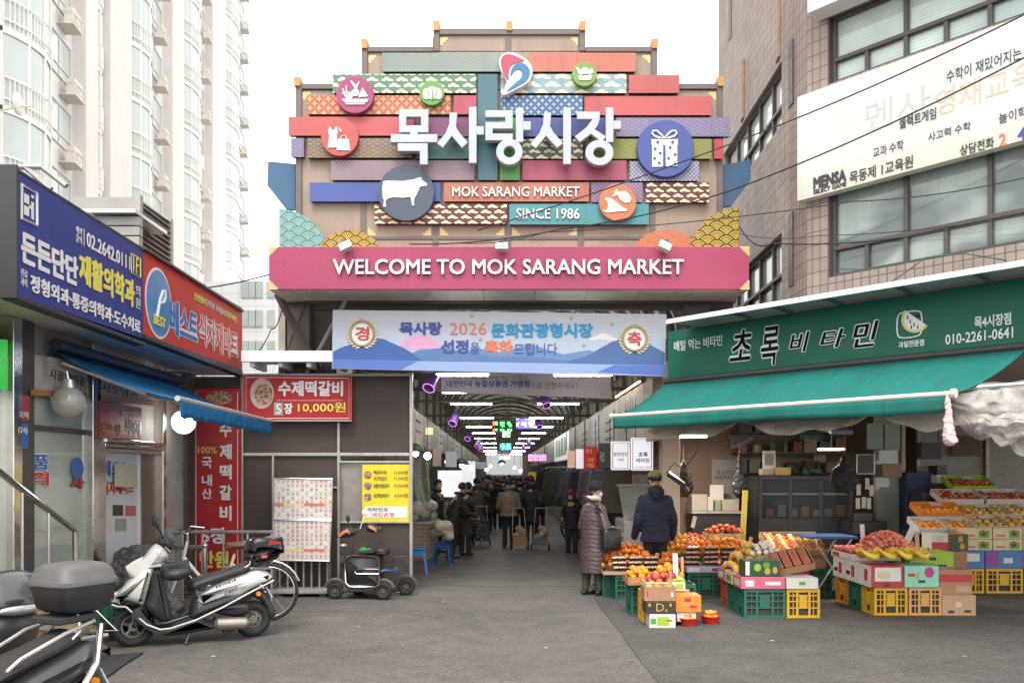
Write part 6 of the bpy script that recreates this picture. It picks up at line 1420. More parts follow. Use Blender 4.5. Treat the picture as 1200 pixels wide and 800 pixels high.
def fruitmesh(kind):
 if kind in FR_:return FR_[kind]
 r=dict(mandarin=.039,apple=.043,persimmon=.04,pear=.048,tomato=.034,garlic=.035,orange=.042,strawberry=.018)[kind];sq=dict(mandarin=.82,apple=.9,persimmon=.75,pear=.98,tomato=1,garlic=.95,orange=.95,strawberry=1)[kind]
 b=B();n=8;prof=[]
 for j in range(n+1):
  a=-pi/2+pi*j/n;rr=r*cos(a);z=r*sq*sin(a)
  if kind in('apple','persimmon','mandarin')and j==n:z-=r*.22
  prof.append((max(rr,.0005),z))
 b.lathe(prof,n=12)
 m=dict(mandarin=mat('mandarin peel',(.80,.30,.03),.42,var=.1,vs=30,rnd=.35,bump=.2,bs=300),orange=mat('orange peel',(.75,.28,.02),.42,var=.08,vs=30,rnd=.3),apple=mat('apple skin',rough=.3,var=.15,vs=30,rnd=.5,pat=lambda t,x,y,z,vec:cmix(t,((z*22)+.55+(tnoise(t,vec,40,3)-.5)*.8).mx(0).mn(1),(.55,.20,.06),(.36,.025,.02))),persimmon=mat('persimmon skin',(.72,.21,.03),.3,var=.1,vs=20,rnd=.4),pear=mat('pear skin',(.58,.34,.08),.5,var=.15,vs=40,rnd=.4),tomato=mat('wrapped tomato',(.72,.22,.15),.2,var=.1,rnd=.4),garlic=mat('white garlic',(.62,.58,.50),.5,var=.15,vs=40,rnd=.2),strawberry=mat('strawberry',(.5,.03,.03),.35,var=.2,vs=60,rnd=.3))[kind]
 me=bpy.data.meshes.new(kind);me.from_pydata(b.v,[],b.f);me.materials.append(m);me.polygons.foreach_set('use_smooth',[True]*len(me.polygons));FR_[kind]=(me,r);return FR_[kind]
NF={}
def heap(kind,x0,x1,y0,y1,z,label,group,dome=.0,jit=.25,maxn=60,layers=1,M=None):
 me,r=fruitmesh(kind);n=0
 for l in range(layers):
  ins=l*r*1.1;nx=max(1,int((x1-x0-2*ins)/(2*r)));ny=max(1,int((y1-y0-2*ins)/(2*r)))
  for j in range(ny):
   for i in range(nx):
    if n>=maxn:return
    fx,fy=(i+.5)/nx,(j+.5)/ny
    if l and random.random()<.12:continue
    x=x0+ins+(x1-x0-2*ins)*fx+random.uniform(-jit,jit)*r;y=y0+ins+(y1-y0-2*ins)*fy+random.uniform(-jit,jit)*r
    zz=z+r*.9+l*r*1.5+dome*sin(pi*fx)*sin(pi*fy)+random.uniform(0,.3)*r
    p=Vector((x,y,zz));p=M@p if M else p
    o=bpy.data.objects.new(kind,me);C.objects.link(o);o.location=p;o.rotation_euler=(random.uniform(-.9,.9),random.uniform(-.9,.9),random.uniform(0,6));s=random.uniform(.9,1.1);o.scale=(s,s,s)
    tag(o,label,kind,group);NF[kind]=NF.get(kind,0)+1;n+=1
M_card=mat('brown cardboard',(.36,.20,.11),.8,var=.1,vs=3,dirt=.15);M_cardl=mat('light cardboard',(.45,.29,.17),.8,var=.1,vs=3,dirt=.15);M_wcard=mat('white carton board',(.58,.56,.53),.6,var=.06,vs=3,dirt=.12)
M_p={k:mat('print '+k,c,.5,var=.1,vs=8)for k,c in dict(red=(.42,.03,.04),pink=(.55,.12,.20),green=(.10,.28,.04),lime=(.28,.46,.03),dark=(.04,.03,.025),gold=(.45,.30,.06),blue=(.05,.16,.40),purple=(.22,.05,.26),orange=(.62,.22,.03),white=(.6,.6,.58),dgreen=(.02,.07,.03),mint=(.24,.55,.42),cream=(.58,.48,.30)).items()}
random.seed(21)
tagsticks=[]
def tagstick(px,py0,py1,Y,w,m,label,tl=0):
 a=P(px,py1,Y);c=P(px,py0,Y);t=thing('price_tag',label,'price tag',a);t.rotation_euler=(R(-8),R(tl),0)
 b=B();b.box(-w/2,w/2,-.003,.003,0,c.z-a.z);b.build('tag',m,t,smooth=0)
S_=lambda px,Y:(px-600)*Y/1000
def ctn(px0,px1,py0,py1,Y,dep,m,label,**k):a=P(px0,py1,Y);c=P(px1,py0,Y);return carton(a.x,c.x,Y,Y+dep,max(0,a.z),c.z,m,label,**k)
ctn(761,792,719.5,735.5,9.58,.3,M_wcard,'white and green carton at the bottom of the front pile',open_=False,prints=[('f',.3,.75,.2,.8,M_p['lime']),('f',.05,.25,.3,.7,M_p['green'])])
dbx=ctn(757,791.5,704.5,719,9.6,.3,M_p['dark'],'dark brown carton with a gold letter D in the middle of the front pile',open_=False,prints=[('f',.08,.16,.6,.85,M_p['gold']),('f',.8,.88,.6,.85,M_p['orange'])])
T(dbx,'D',-.05,.03,.04,.12,-.152,M_p['gold'],bold=0);T(dbx,'4',.045,.02,.075,.06,-.152,M_p['gold'],bold=0)
ctn(755,792,687,704,9.62,.3,M_card,'plain brown open carton on top of the front pile',prints=[('f',.08,.12,.3,.7,M_p['red']),('f',.85,.92,.3,.6,M_p['white'])]);heap('orange',S_(757,9.65),S_(790,9.65),9.65,9.88,.39,'orange in the open brown carton of the front pile','oranges in the front carton',maxn=14)
ctn(793,816,717,728,9.7,.25,M_wcard,'low white carton under the orange printed box',open_=False);ctn(791.5,822,697.5,716.8,9.68,.28,M_p['orange'],'orange printed carton at the right of the front pile',open_=False,prints=[('f',.2,.5,.3,.6,M_p['gold']),('f',.55,.85,.25,.4,M_p['red']),('f',.35,.6,.65,.85,M_p['red'])])
ctn(788,803,678,696.5,9.98,.25,M_p['lime'],'lime green carton behind the orange printed box',open_=False,prints=[('f',.4,.6,.4,.6,M_p['dark'],1)]);ctn(788,808,690,712,9.95,.02,M_cardl,'flat piece of light cardboard behind the orange printed box',open_=False)
crate(S_(752,9.95),S_(752,9.95)+.36,9.95,10.27,0,.36,M_cy,'yellow plastic crate behind the front pile of cartons');crate(S_(739,10.4),S_(739,10.4)+.40,10.4,10.85,0,.38,M_cg,'green plastic crate nearest the olive capped man');crate(S_(739,10.4)+.42,S_(739,10.4)+.8,10.4,10.85,0,.38,M_cg,'green plastic crate hidden behind the lime carton')
carton(1.40,1.72,10.30,10.8,.385,.48,M_card,'brown tray of oranges on the green crates of the front pile',prints=[('f',.1,.5,.3,.7,M_p['orange'])]);carton(1.56,2.02,9.93,10.28,.37,.47,M_wcard,'white tray of red wrapped apples on the front pile',prints=[('f',.15,.4,.25,.6,M_p['dark']),('f',.75,.95,.2,.8,M_p['lime'])])
heap('orange',1.42,1.72,10.32,10.78,.42,'orange heaped in the brown tray of the front pile','oranges in the brown tray',dome=.06,maxn=40,layers=2);heap('apple',1.58,2.0,9.95,10.26,.40,'red apple in the white tray of the front pile','apples in the white front tray',dome=.05,maxn=34,layers=2);heap('orange',1.74,2.1,10.32,10.7,.42,'orange piled behind the wrapped apples','oranges behind the wrapped apples',dome=.08,maxn=30,layers=2)
tagstick(792,648,682,10.25,.06,M_p['white'],'tall white price tag at the right of the front pile');tagstick(800,652,676,10.6,.035,M_cardl,'narrow cardboard price tag right of the tall white one');tagstick(786,668,690,9.7,.025,M_card,'thin brown stick standing in the front open carton')
M_bask=mat('red plastic basket',(.50,.03,.02),.4,var=.1)
for i,(px,py,k,lb)in enumerate(((782,737.5,'garlic','leftmost red basket on the asphalt holding a wrapped pale pack'),(806.7,736.5,'mandarin','middle red basket on the asphalt, heaped with small oranges'),(832.5,734,'mandarin','rightmost red basket on the asphalt, heaped with small oranges'))):
 g=G(px,py-4);t=thing('fruit_basket',lb,'basket',g,0,'red baskets on the asphalt');b=B()
 b.lathe([(.001,.006),(.085,.006),(.115,.085),(.12,.09),(.115,.094),(.1,.085),(.07,.012),(.001,.012)],n=24);b.build('basket',M_bask,t)
 if k=='mandarin':
  for q_ in range(15):
   a=q_*2.4;rr=.075*math.sqrt((q_%9)/9);me,r=fruitmesh('mandarin');o=bpy.data.objects.new('mandarin',me);C.objects.link(o);o.location=g+Vector((rr*cos(a),rr*sin(a),.075+(.045 if q_>8 else 0)+random.uniform(0,.01)));o.scale=(.8,)*3;tag(o,'small orange in the %s red basket on the asphalt'%('middle' if i==1 else 'rightmost'),'mandarin','small oranges in the red baskets')
 else:lump(5,(g.x,g.y,.08),(.05,.05,.05),.05,M_plas,'wrapped_pack','pale wrapped pack lying in the leftmost red basket','pack',seed=77)
M_pack=mat('clear pack',(.16,.10,.085),.12,var=.3,vs=14,spec=.9);M_lid=mat('pack lid',rough=.12,var=.2,vs=9,spec=.9,pat=lambda t,x,y,z,vec:cmix(t,((tnoise(t,vec,34,2)-.46)*7).mx(0).mn(1),(.46,.11,.03),(.62,.50,.42)))  # pale flecks in the lid colour are painted highlights over the fruit tone
def packs(x,y,z,n,lab,lx=.2,ly=.14,fill='strawberry'):
 for i in range(n):
  t=thing('fruit_pack',lab,'fruit pack',(x+random.uniform(-.01,.01),y,z+i*.068),random.uniform(-.06,.06),'stacked clear fruit packs')
  b=B();b.loft([[(-lx/2*s,-ly/2*s,h),(lx/2*s,-ly/2*s,h),(lx/2*s,ly/2*s,h),(-lx/2*s,ly/2*s,h)]for s,h in((.85,0),(1,.035))]);b.build('tray',M_black if fill=='strawberry' else mat('red pack fill',(.36,.06,.04),.3,var=.4,vs=25),t,smooth=0)
  b=B();b.loft([[(-lx/2*s,-ly/2*s,h),(lx/2*s,-ly/2*s,h),(lx/2*s,ly/2*s,h),(-lx/2*s,ly/2*s,h)]for s,h in((.98,.0355),(.8,.064))]);b.build('lid',M_lid,t,smooth=0,bevel=.006)
for i,(x,y)in enumerate(((1.27,12.0),(1.42,11.72),(1.92,11.75))):crate(x,x+(.16 if i==0 else.47),y,y+.42,0,.34,M_cg,['narrow green crate half hidden by the woman','green crate carrying packs in front of the woman','green crate behind the olive capped man legs'][i])
crate(1.35,1.85,12.2,12.6,0,.34,M_cg,'rear green crate of the display beside the woman');crate(1.9,2.38,12.2,12.6,0,.34,M_cg,'rear green crate of the display right of the woman')
carton(1.25,2.2,11.7,12.7,.345,.39,M_cardl,'shallow cardboard sheet tray covering the crates beside the woman')
for i,(x,y)in enumerate(((1.48,11.82),(1.71,11.84),(1.93,11.85))):packs(x,y,.395,3,'clear topped fruit pack in the stacks beside the woman')
heap('persimmon',1.25,2.1,12.0,12.65,.40,'glossy orange persimmon heaped beside the woman','persimmons beside the woman',dome=.22,maxn=110,layers=2,jit=.3)
for x,y,lb in((2.44,11.85,'green crate at the front left of the middle display'),(2.44,12.35,'green crate behind the front left one of the middle display'),(2.98,11.95,'green crate at the front right of the middle display'),(2.0,12.75,'green crate at the rear left of the middle display')):crate(x,x+.52,y,y+.42,0,.36,M_cg,lb)
carton(2.42,3.0,11.82,12.3,.365,.45,mat('violet printed carton',(.42,.40,.46),.6,var=.4,vs=11),'pale carton tray with violet prints on the middle green crate',prints=[('f',.05,.3,.2,.8,M_p['white']),('f',.6,.8,.2,.7,M_p['purple'])])
carton(2.05,3.45,12.3,13.2,.365,.43,M_cardl,'wide shallow cardboard tray under the heaped mandarins')
for i,(x,y,n)in enumerate(((2.52,11.95,4),(2.79,11.98,4),(3.08,12.15,4),(3.3,12.2,3),(3.5,12.25,3))):packs(x,y,.455 if x<3 else.44,n,'clear topped fruit pack in the stacks of the middle display')
heap('persimmon',2.0,2.42,11.85,12.25,.38,'netted orange persimmon at the front left corner of the middle display','persimmons at the middle display corner',dome=.12,maxn=60,layers=2,jit=.4);heap('persimmon',2.45,3.5,12.08,12.4,.62,'orange persimmon heaped right behind the packs of the middle display','persimmons behind the packs',dome=.1,maxn=80,layers=2,jit=.4)
heap('mandarin',2.05,3.0,12.25,13.0,.52,'mandarin in the big heap of the middle display','mandarins heaped on the middle display',dome=.26,maxn=112,layers=1,jit=.5)
heap('mandarin',3.0,3.5,12.5,13.0,.5,'mandarin in the smaller heap right of the big one','mandarins in the smaller heap',dome=.22,maxn=34,layers=1,jit=.3)
carton(2.55,3.0,13.15,13.5,.5,.72,mat('green printed carton',(.20,.24,.08),.6,var=.4,vs=9),'green printed carton under the red apples at the back left',prints=[('f',.1,.35,.2,.8,M_p['cream']),('f',.6,.9,.2,.8,M_p['red'])]);carton(3.05,3.65,13.3,13.7,.55,.80,mat('yellow printed carton',(.42,.34,.12),.6,var=.35,vs=9),'yellow printed carton under the apples at the back',prints=[('f',.1,.3,.25,.8,M_p['red'],1),('f',.6,.8,.25,.8,M_p['red'],1)])
heap('apple',2.55,3.0,13.15,13.5,.68,'red apple in the green printed carton at the back left','apples at the back left',dome=.06,maxn=26);heap('apple',3.07,3.63,13.3,13.68,.77,'red apple in the yellow printed carton at the back','apples at the back',dome=.1,maxn=34)
for z0,x0,y0,lb in((0,2.55,13.15,'lower crate under the apples at the back left'),(0,3.05,13.3,'lower crate under the apples at the back')):crate(x0,x0+.55,y0,y0+.4,z0,.5,M_cg,lb)
Mx=Matrix.Translation((4.12,12.55,.66))@Matrix.Rotation(R(22),4,'X')
slb=carton(-.42,.42,-.3,.3,0,.1,M_cardl,'slanted open carton with rows of mandarins and white slips',prints=[('f',.0,1,.0,.9,M_card)]);slb.matrix_world=Mx
heap('mandarin',-.39,.39,-.27,.27,.04,'mandarin in the slanted carton with white slips','mandarins in the slanted carton',maxn=52,jit=.1,M=Mx)
for i in range(5):b=B();b.box(-.36+i*.17,-.30+i*.17,-.26,.22,.098,.102);o=b.build('paper_slip',M_p['white'],None,smooth=0);o.matrix_world=Mx;tag(o,'white paper slip lying across the slanted carton of mandarins','paper slip','slips on the slanted carton')
crate(3.72,4.24,12.3,12.75,0,.36,M_cg,'green crate under the left half of the slanted carton');crate(4.26,4.62,12.3,12.75,0,.36,M_cg,'green crate under the right half of the slanted carton');carton(3.75,4.55,12.35,12.75,.365,.55,M_card,'brown carton supporting the slanted mandarins',open_=False);ctn(921,948,652,676,11.6,.3,M_p['dgreen'],'dark green and red carton right of the pears',open_=False,prints=[('f',.5,1,0,1,M_p['red']),('f',.1,.4,.3,.7,M_p['cream'])])
tagstick(898,633,655,10.9,.05,M_p['white'],'white price tag among the pears');tagstick(911,632,656,11.0,.04,M_cardl,'cardboard price tag right of the white one among the pears');tagstick(877,628,640,12.2,.05,M_cardl,'cardboard price tag in front of the slanted carton',20);tagstick(842,622,632,12.4,.05,M_cardl,'cardboard price tag stuck in the mandarin heap',35);tagstick(811.5,604,618,13.2,.06,M_p['white'],'white price tag by the back left apples',15)
yD=10.24
crate(2.78,3.285,yD,yD+.38,0,.35,M_cg,'green crate at the front of the pear display');crate(3.295,3.70,yD,yD+.38,0,.35,M_cy,'yellow crate at the front of the pear display');crate(2.78,3.285,yD+.40,yD+.78,0,.35,M_cg,'second green crate behind the front one of the pear display');crate(2.78,3.285,yD+.8,yD+1.15,0,.35,M_cr,'red crate at the rear of the pear display');crate(3.3,3.72,yD+.42,yD+.8,0,.35,M_cy,'yellow crate hidden behind the front yellow one')
carton(2.74,3.275,yD-.02,yD+.36,.354,.5,M_p['pink'],'pink printed carton tray at the front of the pear display',prints=[('f',.1,.3,.2,.7,M_p['white']),('f',.55,.9,.3,.6,M_p['white']),('l',.2,.8,.2,.7,M_p['cream'])]);carton(3.285,3.67,yD-.02,yD+.34,.354,.485,M_wcard,'white carton box on the yellow crate of the pear display',open_=False,prints=[('f',.4,.6,.35,.65,M_p['green'])]);carton(2.74,3.275,yD+.38,yD+.75,.354,.5,M_p['cream'],'cream carton tray second from the front of the pear display',prints=[('l',.2,.8,.2,.7,M_p['green'])]);carton(2.74,3.275,yD+.77,yD+1.15,.354,.5,M_p['pink'],'rear pink carton tray of the pear display',prints=[('l',.2,.8,.2,.7,M_p['white'])])
heap('pear',2.77,3.25,yD+.36,yD+1.1,.44,'yellow pear heaped in the trays of the pear display','pears of the pear display',dome=.26,maxn=110,layers=2,jit=.3);heap('garlic',2.98,3.40,yD+.45,yD+.9,.68,'white onion in the pale heap among the pears','white onions among the pears',dome=.12,maxn=34,jit=.3);heap('mandarin',3.3,3.6,yD+.55,yD+1.0,.5,'mandarin at the right edge of the pear display','mandarins beside the pears',dome=.1,maxn=14)
gb=carton(2.80,3.22,yD+.0,yD+.3,.505,.69,M_p['dgreen'],'dark green fruit print carton standing in the pink tray',prints=[('f',.0,.12,.05,.95,M_p['white']),('f',.25,.45,.3,.8,M_p['lime'],1),('f',.55,.72,.1,.55,M_p['gold'],1),('f',.78,.92,.15,.6,M_p['gold'],1),('f',.5,.7,.5,.9,M_p['green'],1)],open_=False)
Mx2=Matrix.Translation((3.45,yD+.3,.62))@Matrix.Rotation(R(28),4,'X')@Matrix.Rotation(R(-14),4,'Y')
rb=carton(-.24,.24,-.2,.2,0,.09,M_card,'tilted carton tray of reddish packs leaning behind the white box');rb.matrix_world=Mx2
for i in range(4):b=B();b.box(-.22+i*.11,-.13+i*.11,-.17,.17,.02,.1);o=b.build('red_pack',mat('brick red pack',(.40,.12,.07),.4,var=.2),None,smooth=0,bevel=.01);o.matrix_world=Mx2;tag(o,'reddish long pack in the tilted carton tray','pack','packs in the tilted tray')
yE=10.42
crate(4.42,4.835,yE,yE+.38,0,.345,M_cy,'bright yellow crate at the front of the banana display');crate(4.845,5.25,yE,yE+.38,0,.345,M_cb,'apricot crate right of the bright yellow one');crate(4.42,4.835,yE+.40,yE+.8,0,.345,M_cg,'dark green crate behind the bright yellow one');crate(4.42,4.835,yE+.82,yE+1.25,0,.345,M_co,'orange crate at the rear of the banana display');crate(4.85,5.27,yE+.42,yE+.82,0,.345,M_cy,'yellow crate hidden behind the apricot one')
carton(5.26,5.67,yE,yE+.36,0,.25,M_cardl,'plain closed cardboard box on the asphalt right of the apricot crate',open_=False,prints=[('f',.38,.58,.4,.68,M_p['cream'],1),('f',.18,.36,.12,.25,M_p['dark']),('f',.66,.86,.15,.28,M_p['dark'])],rz=-.03);carton(5.22,5.64,yE+.03,yE+.38,.253,.56,M_card,'open cardboard box with a red band on the plain closed one',prints=[('f',.0,1,.5,.8,M_p['red']),('f',.5,.95,.1,.35,M_cardl)],rz=.02)
carton(4.37,4.77,yE-.03,yE+.36,.35,.61,M_p['red'],'red and white carton under the bananas',open_=False,prints=[('f',.12,.92,.28,.92,M_p['white']),('f',.2,.6,.4,.75,M_p['cream']),('f',.4,.6,.06,.16,M_p['dark']),('l',.0,1,.0,1,M_p['white']),('l',.25,.5,.25,.8,M_p['red'])]);carton(4.78,5.2,yE-.03,yE+.36,.35,.61,M_p['mint'],'mint green carton with a magenta ball print',open_=False,prints=[('f',.58,.86,.45,.95,mat('magenta ball',(.45,.03,.20),.5),1),('f',.1,.3,.5,.65,M_p['red']),('f',.34,.42,.4,.7,M_p['gold']),('f',.4,.6,.22,.34,M_p['dark'])])
for i in range(2):carton(4.37,4.77,yE+.37+.42*i,yE+.78+.42*i,.35,.61,M_wcard,['white carton with red fruit prints second from the front','white carton with red fruit prints at the rear of the banana display'][i],open_=False,prints=[('l',.0,.99,.01,.99,M_p['white']),('l',.25,.5,.25,.8,M_p['red']),('l',.6,.9,.3,.5,M_p['dark'])])
carton(4.36,5.0,yE+.55,yE+1.25,.614,.70,M_wcard,'white tray of tomato packs behind the bananas',prints=[('l',.1,.5,.2,.8,M_p['white']),('l',.6,.9,.2,.8,M_p['red'])])
for i in range(3):
 for k_ in range(3):packs(4.46+i*.2,yE+.65+k_*.22,.63,1,'red tomato pack in the white tray behind the bananas',.18,.19,'tom')
heap('tomato',4.36,4.75,yE+.6,yE+1.24,.70,'wrapped red tomato in the packs at the left of the tomato tray','tomatoes at the left of the tray',maxn=60,jit=.3);heap('tomato',4.5,5.3,yE+.34,yE+1.2,.66,'pinkish wrapped tomato heaped behind the bananas','wrapped tomatoes heaped behind the bananas',dome=.22,maxn=200,layers=2,jit=.4)
M_ban=mat('banana peel',rough=.45,var=.1,vs=12,rnd=.2,pat=lambda t,x,y,z,vec:cmix(t,((tnoise(t,vec,9,3)-.45)*5).mx(0).mn(1),(.80,.55,.05),(.72,.56,.09)))
def bananas(x,y,z,rz,n,label):
 t=thing('banana_bunch',label,'bananas',(x,y,z),rz,'banana bunches on the cartons');t.scale=(1.35,1.35,1.6)
 for i in range(n):
  f=(i-(n-1)/2)/n;pts=[];rs=[]
  for k in range(9):s=k/8;a=-.75+1.5*s;pts.append((.17*sin(a)-.0,f*.17*(.55+.6*sin(pi*s))-.03*(1-s),.02+.17*(1-cos(a))+.05*(1-abs(f))));rs.append(.019*(.35+.85*sin(pi*(.12+.8*s))))
  b=B();b.tube(pts,rs,8);b.build('banana',M_ban,t)
 b=B();b.cone((.118,-.02,.08),(.16,-.03,.10),.016,.01,8);b.build('stem',M_p['dark'],t)
for i,(x,y,rz)in enumerate(((4.40,yE+.06,.35),(4.60,yE+.05,.5),(4.80,yE+.06,.55),(5.0,yE+.07,.6))):bananas(x,y+.08,.635,rz,5,['leftmost banana bunch on the red and white carton','second banana bunch from the left on the red and white carton','third banana bunch from the left on the cartons','rightmost banana bunch on the mint carton'][i])
carton(5.15,5.72,11.05,11.45,.38,.72,M_p['lime'],'bright lime green carton behind the bananas',open_=False,prints=[('f',.45,.6,.68,.8,M_p['dark']),('f',.05,.2,.1,.5,M_p['red'],1),('f',.5,.58,.35,.55,M_p['red']),('f',.62,.85,.38,.52,M_p['dark'])]);crate(5.15,5.7,11.05,11.45,0,.375,M_cy,'yellow crate under the bright lime carton')
tagstick(1063,611,634,11.0,.085,M_p['white'],'large white price tag leaning over the wrapped apples',28);tagstick(1011.5,614,637,11.6,.06,M_p['white'],'upright white price tag behind the tomato packs');tagstick(1075.5,623,645,10.9,.055,M_cardl,'brown cardboard price tag in front of the lime carton')
yF=12.35
for i,(x0,x1,lb)in enumerate(((6.45,6.84,'leftmost yellow crate under the rear shelf'),(6.86,7.4,'yellow crate second from the left under the rear shelf'),(7.42,8.0,'rightmost yellow crate under the rear shelf'))):crate(x0,x1,yF,yF+.4,0,.36,M_cy,lb)
carton(6.35,6.83,yF-.02,yF+.4,.365,.62,M_p['blue'],'blue printed carton on the leftmost yellow crate',open_=False,prints=[('f',.35,.85,.4,.85,M_p['white']),('f',.05,.25,.2,.5,M_p['cream'])]);carton(6.84,7.5,yF-.02,yF+.4,.365,.62,M_p['blue'],'blue carton with purple grape prints',open_=False,prints=[('f',.0,.3,.1,.95,M_p['purple']),('f',.4,.6,.3,.6,M_p['white']),('f',.8,1,.1,.9,M_p['purple'])]);carton(7.51,8.1,yF-.02,yF+.4,.365,.62,M_p['purple'],'purple carton at the right frame edge',open_=False)
for r_ in range(2):
 for k_ in range(3):carton(6.52-.03*r_*0+k_*.44,6.95+k_*.44,yF,yF+.33,.625+.165*r_,.785+.165*r_,M_p['cream'],'cream carton with grape print, %s row, %s from the left'%(['lower','upper'][r_],['first','second','third'][k_]),group='cream cartons with grape prints',open_=False,prints=[('f',.55,.9,.12,.75,M_p['green']),('f',.62,.8,.3,.6,M_p['dark'],1),('f',.12,.42,.25,.36,M_p['red']),('f',.65,.75,.62,.85,M_p['red'],1)])
carton(6.0,6.24,12.2,12.5,.63,.88,M_p['white'],'white and red carton left of the orange ones',open_=False,prints=[('f',0,1,0,.5,M_p['red']),('f',.3,.7,.55,.9,M_p['cream'])]);carton(6.25,6.5,12.2,12.5,.63,.88,M_p['orange'],'orange carton left of the cream ones',open_=False);carton(6.0,6.5,12.18,12.55,.0,.625,M_card,'tall brown carton under the white and red one',open_=False)
carton(6.26,6.51,12.17,12.19,.64,.87,M_p['dgreen'],'dark green orange printed panel carton before the orange one',open_=False,prints=[('f',.4,.7,.5,.9,M_p['orange'],1),('f',.5,.8,.05,.45,M_p['orange'],1)])
def tray(x0,x1,y,z,tl,m,kind,label,fl,grp,d=.42,mx=24,h=.1):
 Mx_=Matrix.Translation(((x0+x1)/2,y,z))@Matrix.Rotation(R(tl),4,'X');t=carton(-(x1-x0)/2,(x1-x0)/2,-d/2,d/2,0,h,m,label);t.matrix_world=Mx_
 if kind:heap(kind,-(x1-x0)/2+.03,(x1-x0)/2-.03,-d/2+.03,d/2-.03,.025,fl,grp,maxn=mx,jit=.15,M=Mx_)
 b=B();b.box(-.09,.09,.02,.1,h+.02,h+.026);o=b.build('price_card',M_p['white'],t,smooth=0)
tray(5.98,6.4,12.75,.92,22,M_wcard,'mandarin','left tilted tray of orange fruit above the white and red carton','mandarin in the left tilted tray of the rear shelf','mandarins on the rear shelf',mx=12);tray(6.42,6.85,12.75,.92,22,M_wcard,'mandarin','right tilted tray of orange fruit beside the cream boxes','mandarin in the right tilted tray of the rear shelf','mandarins on the rear shelf',mx=12)
tray(6.87,7.3,12.78,.95,22,M_p['cream'],'pear','cream tray of green grapes with a cut out lid, left one','pale fruit in the left cream tray','pale fruit in the cream trays',mx=12);tray(7.32,7.8,12.78,.95,22,M_p['cream'],'pear','cream tray of green grapes at the right frame edge','pale fruit in the right cream tray','pale fruit in the cream trays',mx=12)
tray(6.2,6.88,13.15,1.13,22,M_p['orange'],'mandarin','orange brown tray of mandarins in the second step','mandarin in the orange brown tray','mandarins in the orange brown tray',mx=15);tray(6.92,7.55,13.15,1.1,22,M_wcard,'pear','white tray of yellow pears in the second step','yellow pear in the white tray of the second step','pears on the rear shelf',mx=20);tray(7.58,8.2,13.15,1.1,22,M_wcard,'pear','white tray of yellow pears at the right frame edge','yellow pear in the tray at the right frame edge','pears at the right frame edge',mx=20)
tray(6.72,7.38,13.55,1.32,22,M_wcard,'apple','white tray of red apples in the third step, left one','red apple in the left white tray of the third step','apples on the rear shelf',mx=22);tray(7.42,8.1,13.55,1.32,22,M_wcard,'apple','white tray of red apples in the third step, right one','red apple in the right white tray of the third step','apples on the rear shelf right',mx=22)
tray(7.1,7.8,13.95,1.53,24,M_p['lime'],'apple','lime edged tray of red apples on the topmost step','red apple in the lime edged topmost tray','apples on the topmost step',mx=20)
rs_=thing('stepped_shelf','dark stepped stand holding the tilted fruit trays at the right rear','shelf',(7,13,0),0,world=True)
for i,(y0,z1)in enumerate(((12.76,.86),(12.95,1.02),(13.34,1.23),(13.74,1.43))):b=B();b.box(6.0+.2*i,8.3,y0,y0+.38,0,z1);b.build('step',M_black,rs_,smooth=0)
tb_=thing('folding_table','blue topped folding table with crossed pale legs beside the fridge','table',(4.6,12.1,0));a=P(948,628,11.9);c=P(1006,628,11.9);tb_.location=((a.x+c.x)/2,12.2,0);w=(c.x-a.x)/2
b=B();b.box(-w,w,-.3,.3,a.z-.04,a.z);b.build('top',mat('blue table top',(.03,.10,.26),.5,var=.15),tb_,smooth=0,bevel=.008)
for s in(-1,1):
 for y_ in(-.25,.25):b=B();b.tube([(-s*w*.8,y_+.012*s,0),(s*w*.8,y_+.012*s,a.z-.04)],.014,6);b.build('leg',mat('pale tube',(.50,.47,.40),.4),tb_)
print('FRUIT',NF)
# --- people
M_skin=mat('skin',(.46,.29,.21),.5,var=.06,vs=20,sss=.05)
M_hair=mat('dark hair',(.014,.011,.010),.45,var=.2,vs=40,bump=.3,bs=120)
M_shoe=mat('dark shoe',(.02,.02,.022),.5,var=.2);M_sole=mat('white sole',(.55,.54,.52),.6)
V=Vector
def lerp(a,b,t):return a+(b-a)*t
def hand(w,d,up,s=1.0,curl=.5):
 """palm, four bent fingers of unequal length and a thumb leaving the side of the palm; w wrist, d finger direction, up = back of the hand"""
 d=d.normalized();side=d.cross(up).normalized();up=side.cross(d).normalized();pr=[]
 pr.append(('c',w,w+d*.03*s,.024*s,.028*s))
 for k in range(4):
  o=side*(k-1.5)*.0195*s;a=w+d*.02*s+o*.7;kn=w+d*.085*s+o;pr.append(('c',a,kn,.014*s,.0125*s));L_=(.072,.08,.076,.058)[k]*s
  d1=(d*cos(curl)-up*sin(curl));d2=(d*cos(curl*2.2)-up*sin(curl*2.2));m_=kn+d1*L_*.5;pr+=[('c',kn,m_,.0098*s,.009*s),('c',m_,m_+d2*L_*.5,.0088*s,.0072*s)]
 t0=w+d*.02*s-side*.022*s;t1=t0+(d*.7-side*.7-up*.3).normalized()*.042*s;t2=t1+(d*.95-side*.15-up*.4).normalized()*.034*s
 pr+=[('c',t0,t1,.0125*s,.0105*s),('c',t1,t2,.0102*s,.0082*s)];return pr
